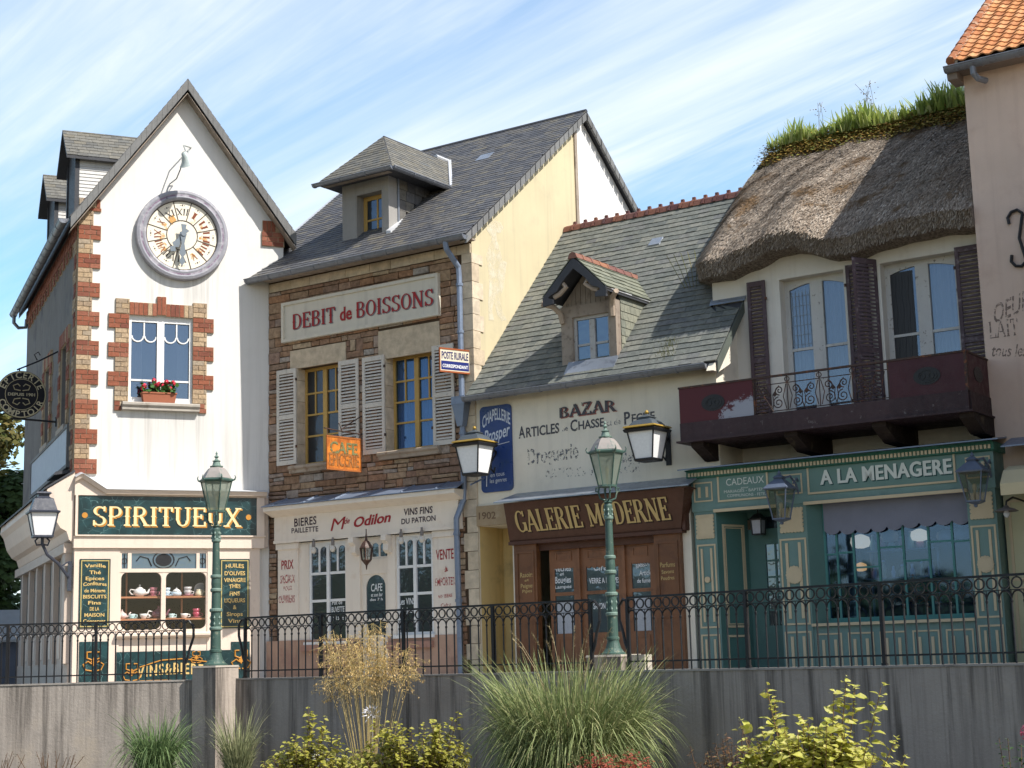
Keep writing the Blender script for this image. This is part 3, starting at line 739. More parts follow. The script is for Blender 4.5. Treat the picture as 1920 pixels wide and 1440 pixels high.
    g = MB(); g.box(wx0+.03, wx1-.03, .085, .10, wz0+.03, wz1-.06); g.build('pane', glass_clear('clock_house_glass', .2, (.5, .52, .55), (.58, .72, .92)), wo); g = MB(); g.box(wx0-.1, wx1+.1, .6, .62, wz0-.1, wz1+.1); g.build('room_back', room_blue, wo); curtain(wo, wx0+.02, wx0+.30, wz0, wz1, .22, lace); curtain(wo, wx1-.26, wx1-.02, wz0, wz1, .22, lace)
    s = MB(); a = B.rect(227.5, 757, 372, 771)
    s.prismx([(-.16, a[3]-.02), (-.16, a[3]-.06), (-.12, a[3]-.10), (-.12, a[2]), (.05, a[2]), (.05, a[3]), (-.14, a[3])], a[0], a[1]); s.build('sill', grey_stone, wo)
    br, bt, bm = MB(), MB(), MB()
    z, k = a[2]-.0, 0
    xs = lambda px: B.at(px, 660)[0]
    rows = [(wz0-.20, wz0, 1, 1), ]
    z = wz0-.19; seq = [('r0', .19)]+[('t', .29), ('r', .29)]*3+[('t', .27)]
    for kind, h in seq:
        red = kind[0] == 'r'
        wl, wr = (xs(202), xs(400)) if kind == 'r' else (xs(215), xs(387))
        x_in0, x_in1 = (wx0, wx1)
        if kind == 'r0': x_in0, x_in1 = a[0]-.005, a[1]+.005
        if x_in0-wl > .04:
            brick_block(br, bt, bm, wl, x_in0, z, min(z+h, wz1+.02), -.03, red, .097)
        if wr-x_in1 > .04:
            brick_block(br, bt, bm, x_in1, wr, z, min(z+h, wz1+.02), -.03, red, .097)
        z += h
    brick_block(br, bt, bm, xs(215), wx0, wz1+.02, wz1+.32, -.03, False, .1); brick_block(br, bt, bm, wx1, xs(387), wz1+.02, wz1+.32, -.03, False, .1)
    brick_block(br, bt, bm, wx0, mid-.09, wz1, wz1+.26, -.03, True, .1, True); brick_block(br, bt, bm, mid+.09, wx1, wz1, wz1+.26, -.03, True, .1, True)
    brick_block(br, bt, bm, mid-.09, mid+.09, wz1+.02, wz1+.40, -.045, False, .2, True, yb=.0)
    q = bm.build('brick_surround', mortar, wo); joinb(br, bt, wo)
    # roof: two steep slopes, slate verge boards
    rf = MB(); ov = .28
    sl = (RZ-EZ_)/(APX-XL)
    xe = XL-.20; ze = EZ_-.20*sl+.02
    xr = 2*APX-xe
    th = .09; un = math.hypot(1, sl)
    L = math.hypot(APX-xe, RZ+.02-ze)
    for sg in (1, -1):
        e0 = xe if sg == 1 else xr
        pts = [(e0, ze), (APX, RZ+.02), (APX, RZ+.02-th*un), (e0, ze-th*un)]
        rf.prism(pts, -ov+.05, LEN+.1)
    ro = rf.build('roof', slate_dark, P)
    sm = MB()
    slates(sm, (xe, LEN+.1, ze+.004), (0, -1, 0), (APX-xe, 0, RZ-ze), LEN+.1+ov, L, .15, .24, .008)
    slates(sm, (xr, -ov, ze+.004), (0, 1, 0), (APX-xr, 0, RZ-ze), LEN+.1+ov, L, .15, .24, .008)
    sm.build('slates', slate, ro)
    vb = MB()   # verge faces clad with small slates
    n = 22
    for sg in (1, -1):
        e0 = xe if sg == 1 else xr
        for k in range(n):
            t0, t1 = k/n, (k+1)/n
            xa, za, xb, zb = e0+(APX-e0)*t0, ze+(RZ+.02-ze)*t0, e0+(APX-e0)*t1, ze+(RZ+.02-ze)*t1
            g_ = .006; d = .15*un
            vb.prism([(xa, za-d+.02), (xb-(xb-xa)*.03, zb-d+.02), (xb-(xb-xa)*.03, zb-.01), (xa, za-.01)], -ov-random.uniform(.006, .018), -ov+.05)
    vb.build('verge', slate_edge, ro)
    so = MB()
    for sg in (1, -1):
        e0 = xe if sg == 1 else xr
        so.prism([(e0, ze-.16*un), (APX, RZ-.16*un), (APX, RZ-.16*un-.02), (e0, ze-.16*un-.02)], -ov+.02, -.002)
    so.build('soffit', wood_grey, ro)
    # side gutter
    gt = MB(); gutter(gt, (XL-.33, LEN+.1, ze-.05), (XL-.33, -ov+.05, ze-.05), .085)
    go = gt.build('gutter', gutter_m, P)
    sp = MB(); sp.tube([(XL-.33, LEN-.1, ze-.1), (XL-.33, LEN-.1, ze-.3), (XL-.22, LEN-.1, ze-.42), (XL-.05, LEN-.1, ze-.40), (XL-.03, LEN-.1, ze-.2)], .045, 8); sp.build('gutter_elbow', gutter_m, go)
    # brick corbel frieze and pilasters of the side wall
    fz = MB(Gt); fm = MB(Gt)
    brick_block(fz, fz, fm, -LEN+.1, -.1, 8.62, 8.92, -.03, True, .1)
    n_ = int((LEN-.4)/.5)
    for k in range(n_): brick_block(fz, fz, fm, -.3-(k+.6)*.5, -.3-k*.5-.02, 8.42, 8.62, -.02, True, .1)
    f_ = fm.build('brick_frieze', mortar, P); fz.build('brick', brick_red, f_)
    # dormers on the left slope
    for (ya, yb, pxr, nm) in ((1.30, 2.55, 0, 0), (4.55, 5.8, 0, 0)):
        zb, ztop, zr = 9.1, 10.80, 11.42; xf = -3.72; ym = (ya+yb)/2
        inner = lambda z: XL-.20+(z-ze)/sl
        d = MB()
        for yy in (ya, yb):
            d.poly((xf, yy, zb), (inner(zb)+.6, yy, zb), (inner(ztop)+.2, yy, ztop), (xf, yy, ztop))
        d.poly((xf, ya, zb), (xf, yb, zb), (xf, yb, ztop), (xf, ym, zr-.1), (xf, ya, ztop))
        do = d.build('dormer', slate_dark, P)
        cl = MB(); z = zb+.02
        while z < ztop-.05:
            z2 = min(z+.075, ztop-.03); xi0, xi1 = inner(z), inner(z2)
            cl.hexa([(xf+.06, ya-.026, z), (xi0+.1, ya-.026, z), (xi0+.1, ya-.001, z), (xf+.06, ya-.001, z), (xf+.06, ya-.010, z2+.01), (xi1+.1, ya-.010, z2+.01), (xi1+.1, ya-.001, z2+.01), (xf+.06, ya-.001, z2+.01)]); z = z2
        cl.build('clapboard', M('white_clapboard', (.62, .61, .59), .7, .2, .1, 8, (.5, .47, .44), (.5, .7), 8, .4), do)
        cp = MB(); cp.box(xf-.03, xf+.055, ya-.03, ya-.002, zb, ztop); cp.box(xf-.03, xf-.001, ya+.002, ya+.10, zb, ztop); cp.box(xf-.03, xf-.001, yb-.1, yb, zb, ztop)
        cp.build('corner_post', slate_dark, do)
        wn = MB(); window_bars(wn, xf-.04, xf-.01, 0, .1, 0, .1, .01) if False else None
        rr = MB(); o_ = .16; hw = (yb-ya)/2+o_; rs = (zr-ztop)/((yb-ya)/2); zl = zr-rs*hw
        xi = inner(zr)+.25; x0 = xf-.22
        for sg in (-1, 1):
            ye = ym+sg*hw
            rr.hexa([(x0, ye, zl-.06), (inner(zl)+.15, ye, zl-.06), (xi, ym, zr-.06), (x0, ym, zr-.06), (x0, ye, zl), (inner(zl)+.15, ye, zl), (xi, ym, zr), (x0, ym, zr)])
        ro2 = rr.build('dormer_roof', slate_dark, do)
        s2 = MB(); Ls = math.hypot(hw, zr-zl)
        slates(s2, (x0, ym-hw, zl+.004), (1, 0, 0), (0, hw, zr-zl), xi-x0, Ls, .13, .22, .007, hi=lambda v: inner(zl+(zr-zl)*v/Ls)+.1-x0)
        slates(s2, (x0, ym+hw, zl+.004), (1, 0, 0), (0, -hw, zr-zl), xi-x0, Ls, .13, .22, .007, hi=lambda v: inner(zl+(zr-zl)*v/Ls)+.1-x0)
        s2.build('dormer_slates', slate_gold, do)
    # ---------------------------------------------------------------- grocer's shop front
    yS = -.14
    def R(l, t, r, b, y=yS): return B.rect(l, t, r, b, y)
    sf = MB()
    x_l, x_r = B.at(137, 1150, yS)[0], B.at(487, 1150, yS)[0]
    zc1 = B.at(310, 921, yS)[2]; zs1 = B.at(310, 931.5, yS)[2]; zs0 = B.at(310, 1003.5, yS)[2]; zb0 = B.at(310, 1022, yS)[2]
    zl = B.at(310, 1028, yS)[2]
    w0, w1 = B.at(224, 1110, yS)[0], B.at(389, 1110, yS)[0]; zw1 = B.at(305, 1033, yS)[2]; zw0 = B.at(305, 1186, yS)[2]
    # pier fronts left and right of the window, apron below
    sf.box(x_l, w0, yS, -.003, -.12, zl); sf.box(w1, x_r, yS, -.003, -.12, zl); sf.box(w0, w1, yS+.02, -.003, -.12, zw0); sf.box(w0, w1, yS+.02, -.003, zw1, zl)
    so_ = sf.build('shop_front', pink_trim, P)
    fa = MB()
    fa.box(x_l-.02, x_r+.08, yS-.05, -.003, zl+.001, zs0-.03)
    fa.box(x_l, x_r+.1, yS-.09, -.003, zs0-.03, zs0-.005)        # ledge
    xs0, xs1 = B.at(146, 965, yS-.05)[0], B.at(481.5, 965, yS-.05)[0]
    fa.box(x_l, xs0, yS-.05, -.003, zs0-.005, zs1+.004); fa.box(xs1, x_r+.08, yS-.06, -.003, zs0-.005, zs1+.004); fa.box(xs0, xs1, yS, -.003, zs0-.005, zs1+.004)
    # moulded cornice that rises to a small peak on the left
    top = lambda x: zc1+.02+max(0, 1-abs(x-(x_l+.10))/.46)*.30
    nx = 14; xx = [x_l-.02+(.62)*k/nx for k in range(nx+1)]+[x_r+.12]
    for a_, b_ in zip(xx[:-1], xx[1:]):
        fa.hexa([(a_, yS-.11, top(a_)-.10), (b_, yS-.11, top(b_)-.10), (b_, -.003, top(b_)-.10), (a_, -.003, top(a_)-.10), (a_, yS-.15, top(a_)-.02), (b_, yS-.15, top(b_)-.02), (b_, -.003, top(b_)-.02), (a_, -.003, top(a_)-.02)])
        zq = zs1+.004
        fa.hexa([(a_, yS-.05, zq), (b_, yS-.05, zq), (b_, -.003, zq), (a_, -.003, zq), (a_, yS-.05, top(a_)-.10), (b_, yS-.05, top(b_)-.10), (b_, -.003, top(b_)-.10), (a_, -.003, top(a_)-.10)])
    fa.build('fascia', pink_trim, so_)
    fl = MB()
    for a_, b_ in zip(xx[:-1], xx[1:]):
        fl.hexa([(a_, yS-.17, top(a_)-.018), (b_, yS-.17, top(b_)-.018), (b_, -.003, top(b_)+.0), (a_, -.003, top(a_)+.0), (a_, yS-.17, top(a_)-.008), (b_, yS-.17, top(b_)-.008), (b_, -.003, top(b_)+.05), (a_, -.003, top(a_)+.05)])
    fl.build('zinc_cap', lead_white, so_)
    cr = MB(); cr.box(x_r+.081, x_r+.16, yS-.04, -.004, zl+.02, zs1); cr.build('end_bracket', M('shade_trim', (.45, .36, .30), .6), so_)  # darker copy of the pale trim, shade put into its colour
    # window joinery with two round-cornered lights
    jw = MB(); y0, y1 = yS+.02, yS+.10
    zt0, zt1 = B.at(305, 1066, yS)[2], B.at(305, 1037, yS)[2]
    jw.box(w0, w1, y0, y1, zw0, zw0+.06); jw.box(w0, w1, y0, y1, zt1, zw1); jw.box(w0, w1, y0-.01, y1, zt0-.07, zt0)
    X = lambda px: B.at(px, 1100, yS+.02)[0]
    jw.box(w0, X(227), y0, y1, zw0+.06, zt0-.07); jw.box(X(386.5), w1, y0, y1, zw0+.06, zt0-.07); jw.box(X(302.5), X(311), y0, y1, zw0+.06, zt0-.07)
    for l, r in ((w0, X(227.5)), (X(239), X(246)), (X(368), X(374)), (X(386.5), w1)): jw.box(l, r, y0, y1, zt0, zt1)
    rr = .12
    for l, r in ((X(227), X(302.5)), (X(311), X(386.5))):
        for cx, sx in ((l, 1), (r, -1)):
            for cz, sz in ((zw0+.06, 1), (zt0-.07, -1)):
                pts = arc_pts(cx+sx*rr, cz+sz*rr, rr, rr, 180 if sx == 1 else 0, (180+90 if sz == 1 else 90) if sx == 1 else (-90 if sz == 1 else 90), 6)
                for p, q in zip(pts[:-1], pts[1:]): jw.prism([(cx, cz), p, q], y0+.001, y1-.001)
    wo = jw.build('shop_window', pink_trim, P)
    g = MB(); g.box(w0+.02, w1-.02, yS+.06, yS+.066, zw0+.02, zt0-.03); g.build('pane', glass_clear('display_glass', .015, (.97, .97, .97)), wo)
    g = MB(); g.box(w0+.02, w1-.02, yS+.06, yS+.07, zt0+.001, zt1-.001); g.build('transom_pane', glass_refl('transom_glass', (.05, .07, .09), .12), wo)
    tr = MB()   # leaded ornament of the transom
    cxm = X(307); czm = (zt0+zt1)/2
    tr.ring(cxm, czm+.02, .17, .018, yS+.045, yS+.058, 20, 1.25); tr.disc(cxm, czm+.02, .12, yS+.05, yS+.057, 18, 1.3)
    for s_ in (-1, 1):
        tr.tube([(cxm+s_*.23, yS+.05, czm-.1), (cxm+s_*.3, yS+.05, czm+.05), (cxm+s_*.45, yS+.05, czm+.09), (cxm+s_*.52, yS+.05, czm)], .012, 5)
        xx_ = X(233) if s_ < 0 else X(380); tr.ring(xx_, czm, .06, .014, yS+.045, yS+.058, 12); tr.tube([(xx_, yS+.05, czm-.13), (xx_, yS+.05, czm+.13)], .01, 5)
    tr.build('leaded_ornament', iron_black, wo)
    si = MB(); si.prismx([(yS-.12, zw0-.02), (yS-.12, zw0-.06), (yS-.05, zw0-.10), (yS, zw0-.10), (yS+.1, zw0-.10), (yS+.1, zw0-.001), (yS-.10, zw0-.001)], w0-.06, w1+.06); si.build('window_sill', pink_trim, wo)
    room = MB(); d = .62
    room.quad((w0, yS+.1, zw0), (w0, d, zw0), (w0, d, zw1), (w0, yS+.1, zw1)); room.quad((w1, yS+.1, zw0), (w1, d, zw0), (w1, d, zw1), (w1, yS+.1, zw1))
    room.quad((w0, d, zw0), (w1, d, zw0), (w1, d, zw1), (w0, d, zw1)); room.quad((w0, yS+.1, zw0), (w1, yS+.1, zw0), (w1, d, zw0), (w0, d, zw0)); room.quad((w0, yS+.1, zw1), (w1, yS+.1, zw1), (w1, d, zw1), (w0, d, zw1))
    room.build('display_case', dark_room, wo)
    sh = MB(); zsh = [B.at(305, 1118.5, .1)[2], B.at(305, 1160, .1)[2]]
    for z in zsh: sh.box(w0+.02, w1-.02, -.02, .45, z-.03, z)
    for xx_ in (X(243), X(348)): sh.box(xx_, xx_+.03, .30, .33, zw0+.1, zw1-.3)
    sh.build('shelf', shelf_wood, wo)
    # marble base panels
    for l, r, t in ((148, 203, 1203), (218, 364, 1221), (433, 468, 1203)):
        a_ = R(l, t, r, 1283, yS); bo = MB(); bo.box(a_[0], a_[1], yS-.018, yS+.001 if l != 218 else yS+.021, max(a_[2], -.1), a_[3])
        bpan = bo.build('base_panel', marble_green, so_)
    sr = R(218, 1221, 433, 1283, yS)
    bo = MB(); bo.box(R(364, 1221, 433, 1283)[0]+.002, R(364, 1221, 433, 1283)[1], yS-.016, yS+.02, -.1, sr[3]); bo.build('base_panel', marble_green, so_)
    letters(so_, 'base_lettering', 'VINS&BIERES', B, (257, 1271), (392, 1266), (257, 1252), yS-.018, gold, 'sans', .03, arc=.05, arc2=.1, spacing=1.25)
    orn = MB()
    for l, cpx, cpy, k in ((0, 175, 1240, 1), (1, 452, 1236, 1), (2, 247, 1260, .9), (3, 368, 1232, .6)):
        c = B.at(cpx, cpy, yS-.02); cx, cz = c[0], c[2]; yy = yS-.032
        for s_ in (-1, 1):
            orn.tube([(cx+s_*.02*k, yy, cz-.18*k), (cx+s_*.14*k, yy, cz-.16*k), (cx+s_*.19*k, yy, cz-.06*k), (cx+s_*.1*k, yy, cz+.0*k), (cx+s_*.03*k, yy, cz-.05*k)], .014*k, 5)
            orn.tube([(cx+s_*.02*k, yy, cz+.02*k), (cx+s_*.12*k, yy, cz+.06*k), (cx+s_*.12*k, yy, cz+.17*k), (cx+s_*.04*k, yy, cz+.17*k)], .016*k, 5)
        orn.prism([(cx-.05*k, cz), (cx, cz-.09*k), (cx+.05*k, cz), (cx, cz+.07*k)], yy-.004, yy+.008)
    p0 = B.at(262, 1246, yS-.03); p1 = B.at(392, 1241, yS-.03); q0 = B.at(262, 1277, yS-.03); q1 = B.at(392, 1274, yS-.03)
    orn.tube([(p0[0], yS-.03, p0[2]-.05), (p0[0]+.4, yS-.03, p0[2]+.07), (p0[0]+.8, yS-.03, p0[2]+.09), (p1[0], yS-.03, p1[2])], .012, 5); orn.tube([(q0[0], yS-.03, q0[2]), (q0[0]+.5, yS-.03, q0[2]-.0), (q0[0]+.9, yS-.03, q0[2]-.03), (q1[0], yS-.03, q1[2]-.03)], .012, 5)
    orn.build('painted_ornament', gold_dk, so_)
    # side shop front: projecting fascia with scrolled end, posts and doors
    sd = MB(Gt)
    prof = [(0, 3.95), (-.14, 3.86), (-.50, 3.62), (-.52, 3.46), (-.44, 3.34), (-.36, 3.06), (-.24, 2.88), (-.13, 2.82), (-.08, 2.66), (0, 2.60)]
    sd.prismx([(y, z) for y, z in prof], -LEN+.2, yS*-1-.03)
    sdo = sd.build('side_fascia', pink_trim, so_)
    cp = MB(Gt); cp.prismx([(.0, 3.99), (-.15, 3.90), (-.56, 3.64), (-.56, 3.60), (-.15, 3.862), (0, 3.952)], -LEN+.15, .14); cp.prismx([(-.02, 4.04), (-.30, 4.0), (-.34, 3.96), (-.34, 3.93), (-.02, 3.98)], -1.35, -.25); cp.build('side_fascia_cap', slate_dark, so_)
    dm = MB(Gt); pn = MB(Gt); gl = MB(Gt)
    x = -.32
    dm.box(-LEN+.2, .0, -.05, -.003, -.12, .35); dm.box(-LEN+.2, 0, -.16, -.003, 2.42, 2.60)
    dm.box(-.30, -.02, -.13, -.003, .35, 2.42)
    for k in range(6):
        x0 = -.34-k*1.36
        for q in (0, 1.0): dm.box(x0-.16-q*1.1, x0-q*1.1+.0, -.12, -.003, .35, 2.42) if q == 0 else None
        a_, b_ = x0-1.36+.04, x0-.16-.02
        dm.box(a_, b_, -.04, -.003, .35, .95); dm.box((a_+b_)/2-.05, (a_+b_)/2+.05, -.06, -.003, .95, 2.42)
        for c_, d_ in ((a_+.06, (a_+b_)/2-.08), ((a_+b_)/2+.08, b_-.06)):
            if x0 > -7: gl.box(c_, d_, -.03, -.010, 1.0, 1.85); gl.box(c_, d_, -.03, -.010, 1.95, 2.36); pn.box(c_, d_, -.055, -.041, .45, .9)
    s2 = dm.build('side_shop_front', M('shaded_cream', (.52, .43, .36), .6, .3, .08, 3, streak=.2), so_); pn.build('side_panel', pink_trim, so_); gl.build('side_pane', win_dark, so_)  # side joinery is the pale trim darkened, shade put into the colour
clock_house()

def clock_things():
    # big round clock
    c = B.at(341.5, 441.5, -.06); cx, cz = c[0], c[2]
    t = thing('wall_clock', 'large cream clock face in a grey ring on the white gable', 'clock', B, cx, 0, cz)
    R1 = (B.at(428, 441)[0]-B.at(255, 441)[0])/2
    fr = MB()
    N_ = 48; rings = []
    prof = [(R1, 0), (R1, -.10), (R1*.985, -.13), (R1*.93, -.15), (R1*.90, -.14), (R1*.865, -.14), (R1*.83, -.15), (R1*.785, -.12), (R1*.77, -.05)]
    for k in range(N_):
        a = 2*math.pi*k/N_; rings.append([(cx+r*math.cos(a), y, cz+r*math.sin(a)) for r, y in prof])
    ids = [[fr.v(p) for p in r] for r in rings]
    for i in range(N_):
        a, b = ids[i], ids[(i+1) % N_]
        for k in range(len(prof)-1):
            fr.mi = 1 if k in (4,) else 0; fr.f((a[k], a[k+1], b[k+1], b[k]))
    fr.build('rim', [M('lavender_grey_paint', (.30, .30, .335), .75, .2, .12, 7, (.5, .48, .5), (.5, .75), 6, .25), M('purple_ring', (.20, .14, .20), .8, .2, .35, 9, (.36, .34, .38), (.42, .6), 6)], t)
    RD = R1*.785
    nt_ = NT('cream_dial'); d = nt_.mix(nt_.rng(nt_.noise(2.6, 4), .46, .70), (.8,.78,.72), (.7,.45,.2)); dial_m = nt_.fin(d, .7)
    di = MB(); di.disc(cx, cz, RD, -.06, -.01, 48); dial = di.build('dial', flat('ivory_dial', (.76, .70, .58), .7), t)
    rust = MB()
    for h in (1, 2, 3, 4, 5, 8, 9, 10, 11):
        a = rad(90-30*h); r_ = RD*.58; w = .13 if h not in (5, 1) else .09
        px, pz = cx+r_*math.cos(a), cz+r_*math.sin(a); L_ = .10 if h != 11 else .06
        pts = []
        for k in range(14):
            aa = 2*math.pi*k/14; rr = (1+random.uniform(-.25, .25))
            u, v = w*.62*math.cos(aa)*rr, (w*.7)*math.sin(aa)*rr
            pts.append((px+u, pz+v-.05))
        rust.prism(pts, -.0625, -.0605)
    tt = NT('rust_run'); n = tt.noise(9, 5); a_ = tt.rng(n, .42, .72, 0, .75)
    db = tt.n('ShaderNodeBsdfPrincipled'); db.inputs['Base Color'].default_value = (.72, .40, .12, 1); db.inputs['Roughness'].default_value = .8; tp = tt.n('ShaderNodeBsdfTransparent'); ms = tt.n('ShaderNodeMixShader')
    tt.l(a_, ms.inputs[0]); tt.l(tp.outputs[0], ms.inputs[1]); tt.l(db.outputs[0], ms.inputs[2]); tt.l(ms.outputs[0], tt.out.inputs[0])
    rust.build('rust_stain', tt.m, dial)
    ln = MB()
    ln.ring(cx, cz, RD*.995, .022, -.068, -.059, 48); ln.ring(cx, cz, RD*.435, .016, -.067, -.059, 36)
    for k in range(12):
        a = rad(15+30*k); p = [(cx+r*math.cos(a), cz+r*math.sin(a)) for r in (RD*.43, RD*.98)]
        n_ = (-math.sin(a)*.0085, math.cos(a)*.0085)
        ln.prism([(p[0][0]-n_[0], p[0][1]-n_[1]), (p[1][0]-n_[0], p[1][1]-n_[1]), (p[1][0]+n_[0], p[1][1]+n_[1]), (p[0][0]+n_[0], p[0][1]+n_[1])], -.066, -.0592)
        a2 = rad(30*k); q = (cx+RD*.86*math.cos(a2), cz+RD*.86*math.sin(a2)); ln.disc(q[0], q[1], .016, -.066, -.0592, 8)
        for e in (-.07, .07): ln.disc(cx+RD*.86*math.cos(a2+e), cz+RD*.86*math.sin(a2+e), .008, -.066, -.0592, 6)
    ln.build('dial_line', flat('dark_bronze', (.06, .045, .035), .6), dial)
    rom = ['XII', 'I', 'II', 'III', 'IIII', 'V', 'VI', 'VII', 'VIII', 'IX', 'X', 'XI']
    nm = MB(); nr = MB()
    for k, s in enumerate(rom):
        tgt = nm if k in (0, 11, 6, 7) else nr
        V, P, lay = _serif(s, .15, .05, .12); x0 = min(v[0] for v in V); x1 = max(v[0] for v in V); wd = min(.24, .072*len(s)+.02); h = .135
        a = rad(90-30*k); rc = RD*.67
        for p, l_ in zip(P, lay):
            pts = []
            for i in p:
                u = ((V[i][0]-x0)/(x1-x0)-.5)*wd*(1+.3*(V[i][1]-.5)); r_ = rc+(V[i][1]-.5)*h
                pts.append((cx+r_*math.cos(a)+u*math.sin(a), -.0645-.0001*l_, cz+r_*math.sin(a)-u*math.cos(a)))
            tgt.poly(*pts)
    nm.build('numeral', flat('black_numeral', (.035, .03, .035), .6), dial, recalc=False); nr.build('numeral', flat('rusty_numeral', (.20, .055, .025), .7), dial, recalc=False)
    hd = MB()
    def hand(ang, L, w, y):
        a = rad(90-ang); ux, uz = math.cos(a), math.sin(a); nx, nz = -uz, ux
        st = [(-.30*L, w*.5), (-.1*L, w*.3), (0, w*.6), (.3*L, w*.25), (.62*L, w*.6), (.72*L, w*.15), (.86*L, w*.55), (1.0*L, 0.004)]
        pl = [(cx+t_*ux+q*nx, cz+t_*uz+q*nz) for t_, q in st]+[(cx+t_*ux-q*nx, cz+t_*uz-q*nz) for t_, q in st[::-1]]
        n = len(st)
        for i in range(n-1):
            hd.prism([pl[i], pl[i+1], pl[2*n-2-i], pl[2*n-1-i]], y, y+.012)
    hand(213, .44, .13, -.17); hand(182, .66, .11, -.20)
    hd.disc(cx, cz, .05, -.215, -.06, 14)
    hd.build('clock_hand', flat('blue_grey_hand', (.16, .19, .22), .5, .4, .3), t)
    # spot lamp on a bent rod above the clock
    y = -.70; q = B.at(345, 292, y); hx, hz = q[0], q[2]
    b0 = B.at(352, 276, -.05)
    l = thing('spot_lamp', 'small grey spot lamp on a thin arm above the round clock', 'lamp', B, hx, y, hz)
    am = MB(); am.tube([(b0[0]+.08, 0, hz+.42), (hx+.06, -.35, hz+.33), (hx+.04, y, hz+.08), (hx+.02, y, hz+.0)], .014, 6); am.tube([(hx+.1, y+.02, hz+.16), (hx+.07, y+.0, hz-.03)], .01, 5); am.build('arm', flat('grey_steel', (.34, .37, .37), .5, .4, .3), l)
    hd = MB(); d = Vector((.42, .42, -.80)).normalized(); u, w = perp(d); pr = [(.025, -.02), (.055, .0), (.075, .08), (.115, .18), (.17, .245), (.175, .25)]
    o_ = Vector((hx, y, hz+.06)); hd.loft([[tuple(o_+d*q_+(u*math.cos(2*math.pi*k/16)+w*math.sin(2*math.pi*k/16))*r) for k in range(16)] for r, q_ in pr], True, False)
    hd.build('lamp_shade', M('pale_enamel', (.46, .52, .51), .4, .4, .1, 10), l, smooth=True)
    cb = MB(); cpts = [B.at(344, 297, -.62), B.at(338, 318, -.35), B.at(331, 335, -.1), B.at(318, 345, -.03), B.at(314, 356, -.03), B.at(313, 372, -.16)]
    cb.tube([tuple(p) for p in cpts], .012, 5); cb.build('cable', flat('grey_cable', (.12, .14, .16), .6), l)
    # sign boards of the grocer
    yS = -.14
    a = B.rect(146.8, 931.5, 481.3, 1003.3, yS-.02)
    s = thing('shop_sign', 'long green marbled sign with gold lettering above the grocer window', 'sign', B, a[0], yS-.02, a[2])
    bo = MB(); bo.box(a[0]+.004, a[1]-.004, yS-.028, yS-.003, a[2]+.004, a[3]-.004); bo.build('board', marble_green, s)
    kw = dict(style='serif', foot=.15, sth=.135, sthin=.075, spur=.05)
    sh = letters(s, 'letter_shadow', 'SPIRITUEUX', B, (176.5, 988), (455, 990.5), (176.5, 951), yS-.028, gold_dk, **kw)
    letters(s, 'lettering', 'SPIRITUEUX', B, (174, 985.5), (452.5, 988), (174, 949), yS-.036, M('pale_gold', (.80, .62, .32), .45, .5, .1, 15), **kw)
    dt = MB()
    for px, py in ((159, 966), (466, 970)): c_ = B.at(px, py, yS-.03); dt.disc(c_[0], c_[2], .055, yS-.038, yS-.027, 12)
    dt.build('gold_dot', gold_dk, s)
    for (l_, r_, lab, lines) in (
        (148.5, 206.5, 'tall marbled board of gold lettering between the bracket lantern and the tea window', ['Vanille|.9', 'Thé|.5', 'Epices|.8', 'Confitures|1', 'de Ménage|.9', 'BISCUITS|1', 'Fins|.55', 'DE LA|.4', 'MAISON|.85', 'Conserves|.95']),
        (412, 468, 'tall narrow marbled board of gold lettering behind the green lamp post', ['HUILES|.8', "D'OLIVES|.9", 'VINAIGRE|.95', 'THES|.5', 'FINS|.45', 'LIQUEURS|.9', '&|.15', 'Sirops|.7', 'Vins|.6'])):
        a = B.rect(l_, 1048, r_, 1178, yS-.02)
        s = thing('price_board', lab, 'sign', B, (a[0]+a[1])/2, yS, a[2])
        bo = MB(); bo.box(a[0], a[1], yS-.02, yS-.002, a[2], a[3]); bo.build('board', marble_green, s)
        f = MB(); frame_rect(f, a[0]+.025, a[1]-.025, a[2]+.025, a[3]-.025, .018, yS-.026, yS-.019); f.build('gold_line', M('dull_gold', (.46, .36, .13), .5, .4, .1, 15), s)
        n = len(lines); H = (a[3]-a[2]-.16)/n; W_ = a[1]-a[0]-.14; cxm = (a[0]+a[1])/2
        for k, ln_ in enumerate(lines):
            tx, f_ = ln_.split('|'); f_ = float(f_); z = a[3]-.08-H*(k+1)+H*.2
            letters(s, 'lettering', tx, B, (cxm-W_/2*f_, z), (cxm+W_/2*f_, z), H*.58, yS-.021, gold, px=False, bold=.02, arc=.02 if k in (0, 3) else 0)
    # blank blue-grey board on the side wall
    s = thing('blank_board', 'blank pale blue board on the dark side wall of the clock house', 'sign', B, XL, 3.8, 4.0)
    bo = MB(Gt); frame_rect(bo, -6.6, -.55, 4.12, 4.98, .07, -.08, -.004); bo.build('frame', slate_edge, s); bo = MB(Gt); bo.box(-6.53, -.62, -.06, -.006, 4.19, 4.91); bo.build('board', M('pale_blue_board', (.42, .47, .54), .6, .3, .04, 3), s)
    # round hanging sign on a wrought bracket
    xg = -3.3; cy = .78; czs = G.at(40, 742, 0)[2]
    pc = B.atx(40, 740, XL-.72)    # centre of the disc, out from the side wall
    yv, zv = pc[1], pc[2]
    s = thing('hanging_sign', 'round black shop sign with gold letters hanging from the side wall', 'sign', B, XL, yv, zv)
    rD = .50
    bo = MB(); bo.disc(pc[0], zv, rD, yv-.03, yv+.03, 36); bo.build('disc', flat('black_enamel', (.014, .014, .018), .7, .2), s)
    rm = MB(); rm.ring(pc[0], zv, rD*.985, .025, yv-.038, yv-.029, 36); rm.ring(pc[0], zv, rD*.66, .012, yv-.038, yv-.029, 30); rm.build('gold_ring', M('faded_gold', (.38, .33, .20), .5, .4), s)
